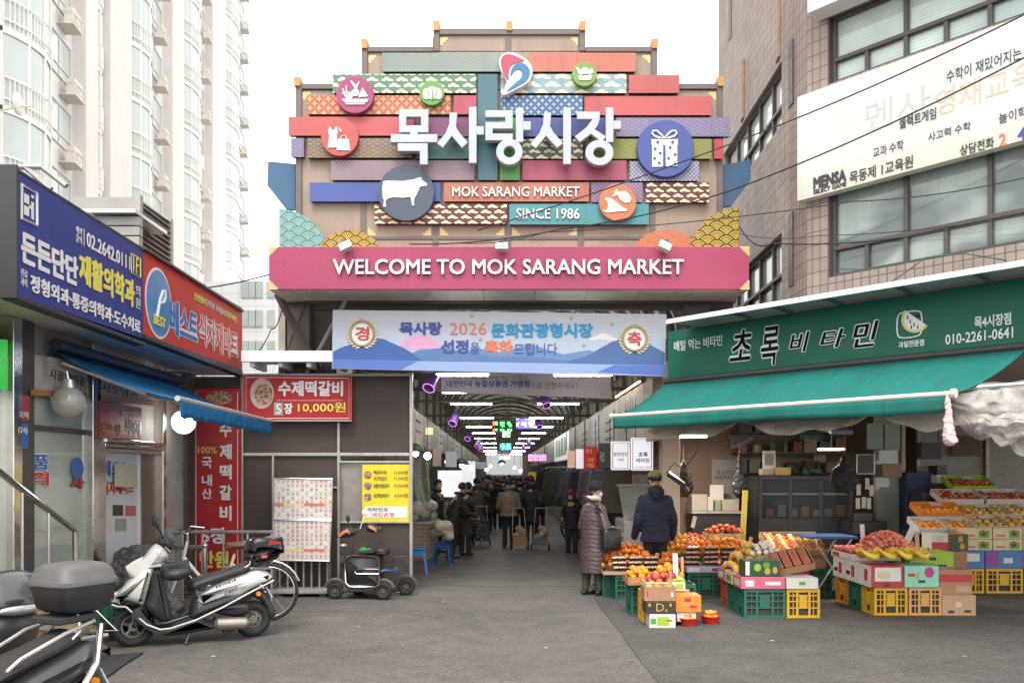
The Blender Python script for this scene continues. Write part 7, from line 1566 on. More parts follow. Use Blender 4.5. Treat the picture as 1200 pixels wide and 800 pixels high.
def head(c,f,s=1.0):
 """head at c facing f: skull, jaw, nose, ears, brow"""
 f=f.normalized();r=f.cross(V((0,0,1))).normalized();u=r.cross(f);q=Matrix((r,f,u)).transposed()
 e=lambda dx,dy,dz_,rx,ry,rz_:('e',c+q@V((dx*s,dy*s,dz_*s)),(rx*s,ry*s,rz_*s),q)
 return[e(0,-.012,.03,.074,.092,.088),e(0,.022,-.045,.056,.062,.068),e(0,.088,-.022,.012,.018,.014),e(0,.080,.004,.009,.014,.024),e(0,.070,-.066,.024,.016,.008),e(0,.062,-.095,.025,.02,.018),e(-.078,-.004,-.012,.010,.020,.032),e(.078,-.004,-.012,.010,.020,.032),e(-.03,.070,.022,.026,.014,.009),e(.03,.070,.022,.026,.014,.009)],q
def person(label,loc,rz,H=1.65,lean=0,look=None,step=.0,coat=(.02,.02,.02),coatlen=.5,trouser=(.02,.02,.025),hat=None,hair='short',arms=((.10,-.06,-.25),(.10,-.06,-.25)),fine=False,mask=False,hood=False,group=None,seed=0,quilt=0,collar=None,sit=False,bulk=1.0,coatmat=None,bagm=None,nohands=False):
 """standing figure that faces local -y; arms = (out, forward, elbow drop) for left and right as offsets of the hands from the shoulders"""
 k=H/1.7;t=thing('person',label,'person',loc,rz,group);vx=.010 if fine else.017
 hip=V((0,0,.88*k));F=V((0,-1,0));ch=hip+V((0,-sin(lean)*.30*k,cos(lean)*.30*k));sh=hip+V((0,-sin(lean)*.52*k,cos(lean)*.50*k));nk=sh+V((0,-sin(lean)*.08*k-.01,.07*k));hd=nk+V((0,-.035-.08*sin(lean),.135*k))
 lf=look if look is not None else V((0,-1,-.05));lf=V(lf)
 hp,q=head(hd,lf,k*.98)
 body=hp+[('c',sh+V((0,.005,0)),hd+V((0,.01,-.06)),.058*k,.052*k),('c',hip,ch,.13*k,.14*k),('c',ch,sh+V((0,0,-.05)),.14*k,.12*k)]
 jac=[];W_=.195*k*bulk;bs=bulk;hands=[]
 jr=lambda a,b,r0,r1:('c',a,b,r0*bs,r1*bs)
 N=20;rings=[];L_=coatlen*k
 prof=[(-L_*1.0,.205,.155),(-L_*.55,.195,.15),(-.10*k,.185,.14),(.12*k,.178,.14),(.30*k,.195,.145),(.40*k,.19,.13),(.47*k,.14,.10),(.55*k,.075,.07)]
 for z,a,b_ in prof:
  if z<0:c=hip+V((0,0,z))
  else:c=hip+V((0,-sin(lean)*z*1.02,cos(lean)*z))
  rings.append([(c.x+a*k*bs*cos(2*pi*i/N),c.y+b_*k*bs*sin(2*pi*i/N),c.z)for i in range(N)])
 jac.append(('l',rings))
 for s,(ox,fw,dz_)in zip((-1,1),arms):
  S0=sh+V((s*W_*.81,0,-.08*k));Hd=S0+V((s*ox,-fw,dz_))*k;d=Hd-S0;ln=min(d.length,.55*k);Hd=S0+d.normalized()*ln
  up,fo=.285*k,.265*k;mid=ln/2;hgt=math.sqrt(max(.0004,up*up-mid*mid))if mid<up else.02
  bend=V((s*.35,.9,-.25));bend=(bend-d.normalized()*bend.dot(d.normalized())).normalized();El=S0+d.normalized()*mid+bend*hgt
  jac+=[jr(S0,El,.078*k,.064*k),jr(El,lerp(El,Hd,.96),.064*k,.05*k),('e',S0+V((0,0,.0)),(.080*k*bs,.078*k*bs,.072*k*bs))]
  body+=[('c',S0,El,.045*k,.038*k),('c',El,Hd,.038*k,.026*k)]
  if not nohands:body+=hand(Hd,(Hd-El).normalized()*.8+V((0,-.1,-.3)),V((s*.9,-.3,.2)),1.0*k,.45)
  hands.append(Hd)
 if hood:jac.append(('e',nk+V((0,.055,.0)),(.115*k,.09*k,.075*k)))
 legs=[];shoes=[]
 for s,st in((-1,step),(1,-step)):
  hp_=hip+V((s*.085*k,0,-.02));kn=V((s*.09*k,-st*.45-.015,.47*k));an=V((s*.095*k,-st,.085*k+max(0,st)*.0))
  if sit:kn=hip+V((s*.12*k,-.40*k,.02));an=V((s*.12*k,-.36*k,.085*k))
  legs+=[('c',hp_,kn,.098*k,.072*k),('c',kn,an+V((0,0,.02)),.070*k,.062*k)];body+=[('c',hp_,kn,.08*k,.052*k),('c',kn,an,.05*k,.036*k),('c',an,an+V((0,-.1*k,-.04*k)),.03*k,.03*k)]
  shoes+=[('c',an+V((0,.03,-.045*k)),an+V((0,-.15*k,-.055*k)),.04*k,.034*k),('e',an+V((0,-.06*k,-.05*k)),(.042*k,.10*k,.034*k)),('c',an+V((0,0,.02)),an+V((0,0,-.03)),.042*k,.044*k)]
 me=fuse(body,vx if not fine else.0065,3);organ('body',me,M_skin,t)
 cm=coatmat or mat('coat %.3f%.3f%.3f'%coat,coat,.75,var=.2,vs=7,bump=.25,bs=40)
 me=fuse(jac,.016,4,.015 if quilt==0 else.006,10,seed)
 if quilt:
  cs=[v.co+v.normal*.010*(abs(sin(v.co.z*pi/.062+1.1*math.asin(max(-1,min(1,sin(math.atan2(v.co.y,v.co.x)*7))))*.35))**.5-.5)for v in me.vertices]
  for v,c in zip(me.vertices,cs):v.co=c
 organ('coat',me,cm,t);me=fuse(legs,.02,4,.007,12,seed+1);organ('trousers',me,mat('trousers %.3f%.3f%.3f'%trouser,trouser,.8,var=.2,vs=8),t)
 me=fuse(shoes,.012,2);organ('shoes',me,M_shoe,t)
 b=B()
 for s in(-1,1):b.ball(hd+q@V((s*.031*k,.078*k,.004*k)),.010*k,8,6)
 b.build('eyes',M_black,t)
 if hair:
  b=B();hc=hd+q@V((0,-.018*k,.035*k));rr=(.082*k,.098*k,.094*k)
  def cap(u,v_):
   a=2*pi*u;e=pi/2-v_*(pi/2+.55 if hair=='short' else pi/2+.95)
   fr_=max(0,sin(a));e=max(e,.38*fr_-.05)if fr_>.25 else e
   n=1+.05*sin(a*9+v_*7)*v_;return tuple(hc+q@V((rr[0]*n*cos(e)*cos(a),rr[1]*n*cos(e)*sin(a),rr[2]*sin(e))))
  b.grid(cap,36,12);b.build('hair',M_hair,t,smooth=180,thick=.012)
  if hair=='bun':b=B();b.ball(hc+q@V((0,-.11*k,.0)),.045*k,10,8);b.build('hair_bun',M_hair,t)
 if hat:
  kind,hm=hat;b=B();hc=hd+q@V((0,-.012*k,.045*k))
  rr=(.092*k,.108*k,.095*k)if kind!='beanie' else(.094*k,.108*k,.108*k);e1=-.12 if kind=='cap' else-.28
  b.grid(lambda u,v_:tuple(hc+q@V((rr[0]*cos(lerp(pi/2,e1,v_))*cos(2*pi*u),rr[1]*cos(lerp(pi/2,e1,v_))*sin(2*pi*u),rr[2]*sin(lerp(pi/2,e1,v_))+(.01*sin(v_*20)*(v_>.8)if kind=='beanie' else 0)))),32,12);b.build('hat',hm,t,smooth=180,thick=.01)
  if kind=='cap':b=B();b.grid(lambda u,v_:tuple(hc+q@V(((u-.5)*.16*k,(.088+.085*v_*(1-(2*u-1)**2*.45))*k-.03*abs(2*u-1)**2*k,-.008-.028*v_*k-.03*(2*u-1)**2*k))),12,6);b.build('brim',hm,t,smooth=180,thick=.006)
 if mask:b=B();b.ball(hd+q@V((0,.048*k,-.052*k)),(.06*k,.05*k,.056*k),16,10,q);b.build('face_mask',mat('white mask',(.62,.62,.62),.8,var=.05),t)
 if collar is None and not fine:collar=cm
 if collar:b=B();b.tube([nk+V((.098*k*cos(a)*1.0,.02+.088*k*sin(a),.022-.035*max(0,-sin(a))))for a in[2*pi*i/24 for i in range(24)]],.036*k,8,closed=True);b.build('collar',collar,t)
 return t,hands,sh,hip
def at(px,py_feet,rz,H,**k):
 pass
M_quilt=mat('plum quilted nylon',(.085,.056,.062),.38,var=.15,vs=9,spec=.6)
M_cream=mat('cream fleece',(.62,.55,.44),.9,var=.15,vs=40,bump=.6,bs=150);M_knit=mat('navy knit',(.012,.013,.02),.9,var=.2,vs=50,bump=.5,bs=200)
g=G(694,697);wo=g.copy()
pw_,hw,shw,hipw=person('person in a long plum quilted coat, navy knit hat and white mask facing the fruit',g,R(118),1.60,.05,look=(-.25,-1,-.12),step=.06,coatmat=M_quilt,coatlen=.54,trouser=(.045,.06,.045),hat=('beanie',M_knit),hair='short',mask=True,collar=M_cream,arms=((.05,.30,-.34),(.05,.22,-.40)),fine=True,quilt=1,bulk=1.12,seed=3)
for o in pw_.children:
 if o.name.startswith('shoes'):o.name='shoes'
bagt=thing('shoulder_bag','black leather shoulder bag worn across the plum quilted coat','bag',g,R(118));M_lea=mat('black leather',(.016,.015,.016),.32,var=.2,vs=8,bump=.2)
b=B();b.puff([(-.17,.68),(-.15,.92),(.10,.94),(.13,.70),(.08,.64),(-.1,.63)],.055,.04);
me_o=b.build('bag_body',M_lea,bagt);me_o.rotation_euler=(0,0,R(90));me_o.location=(-.30,-.10,.02)
b=B();b.tube([(-.30,-.16,.93),(-.265,-.10,1.06),(-.25,-.02,1.17),(-.225,.06,1.27),(-.14,.13,1.36),(.0,.15,1.42)],.015,6);b.tube([(-.30,.0,.93),(-.262,.02,1.06),(-.25,.04,1.17),(-.222,.075,1.26)],.011,6);b.build('strap',M_lea,bagt)
M_navyj=mat('navy fleece',(.011,.016,.038),.85,var=.2,vs=12,bump=.4,bs=90);M_olive=mat('olive cap',(.13,.13,.035),.8,var=.15,vs=14)
gm=P(768,555,12.35);gm.z=0
pm,hm_,shm,hipm=person('person in a navy jacket, dark hood and olive cap seen from behind at the fruit',gm,R(184),1.76,.03,look=(.42,-1,-.08),coatmat=M_navyj,coatlen=.16,trouser=(.010,.010,.011),hat=('cap',M_olive),hair='short',hood=True,arms=((.10,.10,-.52),(.10,.12,-.52)),fine=True,bulk=1.07,seed=9)
hd_=B();me=fuse([('e',(0,.075,1.47),(.12,.075,.085)),('e',(0,.10,1.40),(.09,.05,.07))],.012,3,.008,14,2);organ('hood',me,mat('dark hood',(.010,.011,.016),.85,var=.2),pm)
blk=(.013,.013,.015)
crowd=[((596,642),0,1.62,dict(coat=(.17,.125,.095),coatlen=.10,trouser=(.012,.012,.013),lean=.22,bulk=1.15,step=.09,arms=((.02,.22,-.40),(.02,.22,-.40)),hair='short'),'person in a puffy tan jacket and black trousers walking away with a cart',R(182)),((622,640),0,1.68,dict(coat=blk,coatlen=.30,bulk=1.1,hood=True,step=.05,arms=((.05,-.06,-.48),(.10,-.12,-.46))),'person in a black hooded coat, hands behind, right of the tan jacket',R(176)),((559,636),0,1.62,dict(coat=(.055,.048,.042),coatlen=.42,bulk=1.1,hood=True,lean=.06),'person in a long grey brown coat with dark fur hood beside a shopping trolley',R(190)),((528,634),0,1.58,dict(coat=(.02,.016,.016),coatlen=.35,lean=.40,bulk=1.05,arms=((.0,.35,-.35),(.0,.35,-.35))),'person in dark coat bending over the goods at the left stall',R(120)),((545,634),0,1.55,dict(coat=(.04,.028,.024),coatlen=.40,lean=.15,hair='bun'),'person in a brown coat standing between the bending one and the fur hood',R(150)),((573,622),0,1.70,dict(coat=(.018,.017,.018),coatlen=.35,collar=mat('tan fur',(.22,.14,.08),.95,var=.3,vs=40,bump=.8,bs=120)),'person in a dark parka with tan fur collar looking left',R(240)),((609,626),0,1.66,dict(coat=blk,coatlen=.3,hood=True),'person in black between the tan jacket and the black hooded coat',R(185)),((583,620),0,1.60,dict(coat=(.03,.028,.03),coatlen=.3),'person in charcoal just left of the tan jacket, further away',R(178)),((512,628),0,1.60,dict(coat=(.02,.02,.022),coatlen=.2),'person in dark clothes behind the left stall counter',R(60)),((548,612),0,1.58,dict(coat=(.06,.05,.05),coatlen=.3),'person with dark hair looking out from behind the brown coat',R(20)),((633,622),0,1.6,dict(coat=(.05,.035,.03),coatlen=.3),'person in brown standing by the clothes rail',R(200)),((601,612),0,1.63,dict(coat=(.10,.06,.05),coatlen=.3),'person in rust brown deeper in the lane',R(170)),((616,608),0,1.6,dict(coat=(.03,.03,.04),coatlen=.3),'person in dark navy deeper in the lane',R(190)),((590,606),0,1.65,dict(coat=(.02,.02,.02),coatlen=.3),'person in black in the middle of the far crowd',R(180)),((575,604),0,1.6,dict(coat=(.05,.05,.055),coatlen=.3),'person in grey at the left of the far crowd',R(180)),((608,600),0,1.62,dict(coat=(.06,.02,.02),coatlen=.3),'person in dark red in the far crowd',R(175)),((584,598),0,1.6,dict(coat=(.03,.035,.03),coatlen=.3),'person in dark green in the far crowd',R(185)),((597,596),0,1.68,dict(coat=(.025,.02,.02),coatlen=.3),'person in black brown at the centre of the far crowd',R(180)),((567,600),0,1.58,dict(coat=(.12,.10,.09),coatlen=.3),'person in pale beige at the left edge of the far crowd',R(160)),((622,598),0,1.6,dict(coat=(.02,.025,.04),coatlen=.3),'person in navy at the right edge of the far crowd',R(190)),((591,590),0,1.62,dict(coat=(.04,.04,.04),coatlen=.3),'person in grey furthest away at the centre',R(180)),((603,589),0,1.6,dict(coat=(.02,.02,.025),coatlen=.3),'person in black furthest away right of centre',R(180)),((580,590),0,1.6,dict(coat=(.05,.03,.03),coatlen=.3),'person in maroon furthest away left of centre',R(180)),]
for i,(pp,_,H,kw,lb,rz)in enumerate(crowd):
 g=G(*pp)
 if pp[0]<550 and pp[1]>625:g=P(pp[0],555,17.5+.6*(i%3));g.z=0
 person(lb,g,rz,H,seed=i+20,group='shoppers inside the arcade',nohands=pp[1]<615,**kw)
sg2=P(670,555,18.6);sg2.z=-.12
person('person in black with a maroon cap sitting by the clothes rail',sg2,R(-20),1.5,seed=60,coat=blk,coatlen=.15,sit=False,hat=('cap',mat('maroon cap',(.16,.03,.04),.8)),mask=True,group='shoppers inside the arcade')
def trolley(px,py,lab,bagcol,rz=0,open_=False,s=1):
 g=G(px,py);t=thing('shopping_trolley',lab,'trolley',g,rz,'shopping trolleys in the lane')
 b=B()
 for x in(-.15,.15):b.tube([(x,.05,.10),(x,.14,.5),(x*.8,.25,.95)],.008,6)
 b.tube([(-.12,.25,.95),(.12,.25,.95)],.010,6);b.tube([(-.15,-.12,.04),(-.15,-.1,.12),(.15,-.1,.12),(.15,-.12,.04)],.012,6);b.tube([(-.15,-.1,.12),(-.15,.05,.1),(.15,.05,.1),(.15,-.1,.12)],.01,6);b.build('frame',M_galv,t)
 for x in(-.19,.19):
  w=B();w.tube([(x,.06+.075*cos(a),.085+.075*sin(a))for a in[2*pi*i/16 for i in range(16)]],.018,6,closed=True);w.cone((x-.01,.06,.085),(x+.01,.06,.085),.045,.045,10);w.build('wheel',M_black,t)
 if open_:b=B();b.box(-.16,.16,-.12,.06,.13,.30);b.build('basket',bagcol,t,smooth=0);me=fuse([('e',(random.uniform(-.1,.1),random.uniform(-.08,.04),.3+.05*i),(.09,.08,.07))for i in range(5)],.02,2,.02,14,2);organ('goods',me,mat('trolley goods',(.30,.22,.15),.6,var=.4,vs=12),t)
 else:me=fuse([('l',[[(x,y,z)for x,y in((-.16*a,-.12*c),(.16*a,-.12*c),(.16*a,.07),(-.16*a,.07))]for z,a,c in((.13,1,1),(.4,1.1,1.1),(.62,1.05,1.0),(.66,.8,.6))])],.02,3,.012,9,4);organ('bag',me,bagcol,t)
M_chk=mat('dark patterned cloth',rough=.8,var=.2,pat=lambda t,x,y,z,vec:cmix(t,tnoise(t,vec,22,2)>.56,(.03,.03,.032),(.13,.12,.12)))
trolley(565,640,'dark patterned bag trolley behind the grey brown coat',M_chk,.1);trolley(609,645,'open wire trolley with a brown box right of the tan jacket',M_card,.1,True);trolley(633,645,'open wire trolley piled with goods behind the black hooded coat',mat('wire basket',(.10,.10,.10),.5),-.1,True)
# --- scooters, bicycles, carts
M_tyre=mat('tyre rubber',(.018,.018,.018),.75,var=.2,vs=20);M_chrome=mat('chrome',(.65,.64,.62),.15,metal=1,var=.1);M_rim=mat('cast rim',(.20,.19,.18),.4,metal=.6,var=.2,dirt=.3)
M_wpaint=mat('white scooter paint',(.66,.65,.62),.28,var=.05,vs=3,coat=.5,dirt=.12);M_dpl=mat('dark scooter plastic',(.028,.028,.030),.5,var=.2,vs=6,dirt=.1);M_seat=mat('scooter seat vinyl',(.022,.022,.023),.5,var=.2,vs=12,bump=.15)
M_redl=mat('red lens',(.35,.012,.015),.15,spec=.8);M_orl=mat('orange lens',(.65,.22,.02),.2);M_clr=mat('clear lens',(.45,.46,.46),.08,spec=1,var=.3,vs=14)
def wheel(parent,c,r,w,name='wheel',spokes=5,rim=None,tyre=None):
 t=B();n=28;rt=w
 t.tube([(c[0]+(r-rt)*cos(2*pi*i/n),c[1],c[2]+(r-rt)*sin(2*pi*i/n))for i in range(n)],rt,10,closed=True);o=t.build(name,tyre or M_tyre,parent)
 b=B();b.tube([(c[0]+(r-1.9*rt)*cos(2*pi*i/n),c[1],c[2]+(r-1.9*rt)*sin(2*pi*i/n))for i in range(n)],rt*.45,6,closed=True)
 b.cone((c[0],c[1]-rt*.9,c[2]),(c[0],c[1]+rt*.9,c[2]),r*.22,r*.22,14)
 for i in range(spokes):a=2*pi*i/spokes+.3;b.tube([(c[0]+r*.15*cos(a),c[1],c[2]+r*.15*sin(a)),(c[0]+(r-2*rt)*cos(a),c[1],c[2]+(r-2*rt)*sin(a))],rt*.35,6)
 b.build('rim',rim or M_rim,o);return o
def sxz(zx,zy):
 s=(zx-250)/620*1.16;gy=697-49*(zx-250)/620;return(s,(gy-zy)/(519-29*(zx-250)/620))
def tr(*pts):return[sxz(*p)for p in pts]
def scooter(name,label,loc,rz,paint,dark,box=True,sc=1.0,seat=M_seat,marks=True,bigbox=False,lid=None):
 t=thing(name,label,'scooter',loc,rz);t.scale=(sc,sc,sc)
 wheel(t,(0,0,.205),.205,.048);wheel(t,(1.16,0,.195),.195,.055)
 b=B();b.puff(tr((150,462),(185,405),(240,335),(285,285),(330,275),(352,292),(340,345),(318,420),(300,478),(262,470),(215,455)),.17,.07);b.build('front_shield',paint,t)
 b=B();b.puff(tr((338,300),(372,286),(396,305),(408,392),(432,470),(440,548),(396,566),(350,540),(302,482),(322,420)),.19,.06);b.build('inner_shield',dark,t)
 b=B();b.puff(tr((228,330),(300,235),(340,180),(375,158),(412,188),(424,232),(388,262),(335,275),(290,292)),.135,.09);b.build('front_cowl',paint,t)
 b=B();b.puff(tr((318,268),(345,262),(392,258),(400,268),(370,288),(335,284)),.142,.03);b.build('turn_signal',M_clr,t)
 b=B();b.puff(tr((158,462),(230,405),(300,440),(350,520),(345,560),(300,530),(255,480),(200,480)),.10,.05);b.build('front_fender',dark,t)
 b=B();b.puff(tr((250,490),(300,545),(370,592),(440,580),(560,535),(640,560),(700,560),(660,600),(600,612),(480,632),(400,636),(335,604),(280,540)),.165,.05);b.build('floor_board',dark,t)
 for y in(-.185,.185)if marks else():b=B();b.tube([(x,y*(.8 if x>1.0 else 1)*(1 if x>.05 else.75),z)for x,z in tr((145,468),(170,478),(212,480),(250,515),(312,568),(378,594),(430,588),(560,545),(700,480),(850,405),(975,345))],.009,6);b.build('trim_line',M_wpaint if marks else M_dpl,t)
 b=B();b.puff(tr((533,545),(548,452),(600,430),(780,400),(880,385),(860,440),(800,470),(700,505),(600,540)),.145,.05);b.build('under_cover',dark,t)
 b=B();b.puff(tr((562,456),(620,400),(700,355),(820,312),(882,288),(935,300),(976,332),(930,362),(850,402),(780,437),(680,444)),.165,.07);b.build('side_panel',paint,t)
 b=B();b.puff(tr((522,388),(536,352),(600,326),(700,300),(780,276),(838,258),(852,285),(820,312),(720,347),(600,388),(540,408)),.145,.06);b.build('seat',seat,t)
 b=B();b.puff(tr((892,310),(955,328),(978,338),(940,358),(882,332)),.10,.03);b.build('tail_light',M_redl,t)
 for y in(-.168,.168):x,z=sxz(889,414);b=B();b.cone((x,y*.9,z),(x,y,z),.026,.024,14);b.build('turn_signal',M_orl,t)
 b=B();b.puff(tr((838,420),(910,400),(950,430),(1000,520),(960,546),(925,470),(880,440)),.085,.03);b.build('rear_fender',dark,t)
 x,z=sxz(945,412);b=B();b.cb((x+.02,0,z),(.012,.17,.13),Matrix.Rotation(R(-28),3,'Y'));b.build('number_plate',mat('plate',(.52,.58,.62),.5,var=.25,vs=40),t,smooth=0)
 b=B();a=V((sxz(655,570)[0],-.16,sxz(655,570)[1]));c=V((sxz(838,562)[0],-.17,sxz(838,562)[1]));b.tube([a,lerp(a,c,.08),lerp(a,c,.9),c],[.04,.066,.066,.04],16);b.build('silencer',mat('silencer metal',(.30,.27,.24),.4,metal=.7,var=.25,dirt=.4),t)
 b=B();b.puff(tr((640,500),(700,470),(800,455),(850,470),(845,520),(780,540),(690,530)),.13,.05);b.build('engine_cover',dark,t)
 b=B();b.tube([V((sxz(x,y)[0],-.12,sxz(x,y)[1]))for x,y in((690,530),(690,590),(715,620),(760,600))],.02,6);b.tube([V((sxz(545,590)[0],-.08,sxz(545,590)[1])),V((sxz(502,682)[0],-.2,.015))],.014,6);b.tube([V((sxz(525,590)[0],-.05,sxz(525,590)[1])),V((sxz(515,640)[0],-.14,.1))],.012,6);b.build('kick_stand',M_dpl,t)
 b=B();b.tube([(0,0,.205),(.02,-.07,.215),(.08,-.08,.42),(.16,-.04,.62)],.028,8);b.tube([(0,0,.205),(.02,.07,.215),(.08,.08,.42),(.16,.04,.62)],.028,8);b.build('fork',M_dpl,t)
 hx,hz=sxz(420,172);b=B();b.tube([(hx,0,hz-.08),(hx,0,hz)],.04,8);b.tube([(hx+.07,-.36,hz+.0),(hx+.01,-.18,hz+.02),(hx,0,hz),(hx+.01,.18,hz+.02),(hx+.07,.36,hz)],.016,8);b.build('handlebar',M_dpl,t)
 for s in(-1,1):
  b=B();b.tube([(hx+.04,s*.25,hz+.01),(hx+.08,s*.38,hz)],.021,10);b.build('grip',M_seat,t)
  b=B();b.tube([(hx-.03,s*.2,hz+.0),(hx+.0,s*.37,hz-.03)],.008,6);b.build('brake_lever',M_alu,t)
  mx_=hx-.10;b=B();b.tube([(hx-.02,s*.19,hz+.02),(mx_+.02,s*.27,hz+.15),(mx_,s*.30,hz+.20)],.008,6);b.ball((mx_-.01,s*.31,hz+.24),(.022,.075,.055),14,8);b.build('mirror',M_dpl,t)
 b=B();b.puff(tr((365,165),(378,130),(412,120),(445,150),(448,185),(420,195)),.11,.05);b.build('handlebar_cover',dark,t)
 if marks:
  me=fuse([('l',[[(x,y,z)for x,y in((-.13,-.03),(.13,-.03),(.13,.05),(-.13,.05))]for z in(0,.16)]),('e',(0,0,.03),(.14,.06,.06))],.012,5,.012,12,5);o=organ('handlebar_bag',me,mat('black nylon',(.02,.02,.022),.45,var=.2,vs=9),t);x,z=sxz(468,330);o.location=(x,-.16,z);o.rotation_euler=(0,R(-10),0)
  Ft=sxz(662,388);tl=T(t,'HONDA',Ft[0],Ft[1],sxz(772,345)[0],Ft[1]+.034,-.1655,M_dpl,ext=.004,bold=.03,tilt=.33);T(t,'Lead',sxz(706,418)[0],sxz(706,418)[1],sxz(776,378)[0],sxz(706,418)[1]+.035,-.166,M_dpl,ext=.003,bold=0,tilt=.35,slant=.3)
 b=B();
 for y in(-.12,.12):b.tube([(sxz(800,300)[0],y,sxz(800,300)[1]),(sxz(848,262)[0],y,sxz(848,262)[1]),(sxz(850,225)[0],y*.8,sxz(850,215)[1]),],.012,6);b.tube([(sxz(848,285)[0],y,sxz(848,285)[1]),(sxz(950,290)[0],y,sxz(950,285)[1])],.012,6)
 b.tube([(sxz(950,285)[0],-.12,sxz(950,285)[1]),(sxz(950,285)[0],.12,sxz(950,285)[1])],.012,6);b.build('carrier',M_alu,t)
 if box:
  bx=B()
  if not bigbox:
   lo=tr((832,208),(1030,165),(1022,200),(992,245),(872,280),(850,262));hi=tr((834,200),(834,160),(862,134),(925,128),(1000,138),(1032,160))
   bx.puff(lo,.19,.07);o=bx.build('top_box',M_dpl,t);l=B();l.puff(hi,.20,.09);l.build('box_lid',lid or mat('gloss black lid',(.02,.022,.028),.12,var=.1,coat=.8),o)
   r_=B();r_.puff(tr((925,150),(1004,138),(1026,158),(1000,166)),.203,.04);r_.build('box_reflector',M_redl,o)
   r_=B();x,z=sxz(918,222);r_.box(x-.03,x+.03,-.195,-.186,z-.015,z+.012);r_.build('sticker',mat('sticker red',(.6,.08,.07),.5),o,smooth=0)
 return t
fr_=V(((156-600)*.00856,8.56,0));rr_=V(((295.7-600)*.00907,9.07,0));d_=rr_-fr_
scooter('white_scooter','white motor scooter with black seat and glossy top box parked by the left shop',fr_,math.atan2(d_.y,d_.x),M_wpaint,M_dpl)
M_dgrey=mat('grey scooter paint',(.06,.06,.062),.4,var=.2,coat=.15,dirt=.15);M_gseat=mat('worn grey seat',(.040,.038,.037),.75,var=.2,vs=6,bump=.15,spec=.2)
D0=P(-120,900,5.3);ds=scooter('dark_scooter','dark grey motor scooter with large dusty top box cut off at the lower left corner',V((-3.17,4.15,0)),R(65),M_dgrey,M_dpl,seat=M_gseat,marks=False,bigbox=True)
bl=thing('big_top_box','x','x');bpy.data.objects.remove(bl)
o=B();rg=lambda z,a,c,e=.25:[(a*(abs(cos(u))**e)*(1 if cos(u)>0 else-1),c*(abs(sin(u))**e)*(1 if sin(u)>0 else-1),z)for u in[2*pi*(i+.5)/28 for i in range(28)]]
o.loft([rg(0,.17,.16,.5),rg(.03,.22,.20,.45),rg(.17,.255,.225,.4),rg(.185,.255,.225,.4)]);tb2=o.build('top_box',mat('matt black box',(.022,.022,.024),.5,var=.2,dirt=.2),ds,smooth=50);tb2.location=(1.17,0,.90);tb2.scale=(.78,.82,.88)
o=B();o.loft([rg(.187,.265,.235,.4),rg(.215,.265,.235,.4),rg(.225,.255,.225,.42),rg(.29,.235,.205,.45),rg(.325,.19,.16,.5),rg(.335,.13,.10,.6)]);o.build('box_lid',mat('dusty grey lid',(.105,.103,.10),.55,var=.25,vs=3,dirt=.2),tb2,smooth=50)
o=B();o.tube([(.62,-.10,.60),(.72,-.15,.70),(.98,-.17,.80),(1.2,-.14,.84),(1.28,0,.85),(1.2,.14,.84),(.98,.17,.80),(.72,.15,.70),(.62,.10,.60)],.012,8);o.build('grab_rail',M_galv,ds)
o=B();o.tube([(1.22,-.17,.82),(1.15,-.22,.60),(1.0,-.24,.42),(.75,-.22,.30)],.022,8);o.build('guard_bar',M_chrome,ds)
o=B();o.box(.98,1.25,-.12,.12,.84,.885);o.build('box_mount',M_dpl,ds,smooth=0,bevel=.01)
ns=thing('black_scooter','front cowl, headlight and lever of a black scooter peeking in at the left edge','scooter',(-3.22,5.50,0),R(148))
wheel(ns,(0,0,.205),.205,.048)
o=B();o.puff([(-.14,.90),(.02,1.10),(.18,1.06),(.26,.98),(.22,.86),(.0,.80)],.2,.09);o.build('front_cowl',mat('gloss dark cowl',(.035,.036,.04),.25,var=.1,coat=.6,dirt=.1),ns)
o=B();o.puff([(-.15,.88),(-.02,.99),(.05,.92),(.02,.84),(-.1,.83)],.15,.05);o.build('headlight',M_clr,ns)
o=B();o.puff([(-.1,.80),(.2,.85),(.26,.55),(.35,.30),(.15,.26),(.05,.45)],.17,.07);o.build('front_shield',M_dgrey,ns);o=B();o.puff([(-.2,.42),(0,.48),(.22,.30),(.2,.22),(0,.42)],.08,.03);o.build('front_fender',M_dgrey,ns)
o=B();o.tube([(.12,-.40,1.02),(.1,0,1.04),(.12,.40,1.02)],.017,8);o.tube([(.02,0,.2),(.1,0,.9)],.03,8);o.build('handlebar',M_dpl,ns)
for s in(-1,1):
 o=B();o.tube([(.115,s*.26,1.03),(.125,s*.42,1.02)],.022,10);o.build('grip',M_seat,ns);o=B();o.tube([(.05,s*.2,1.02),(.03,s*.32,1.0),(.06,s*.43,.97)],.008,6);o.build('brake_lever',M_alu,ns)
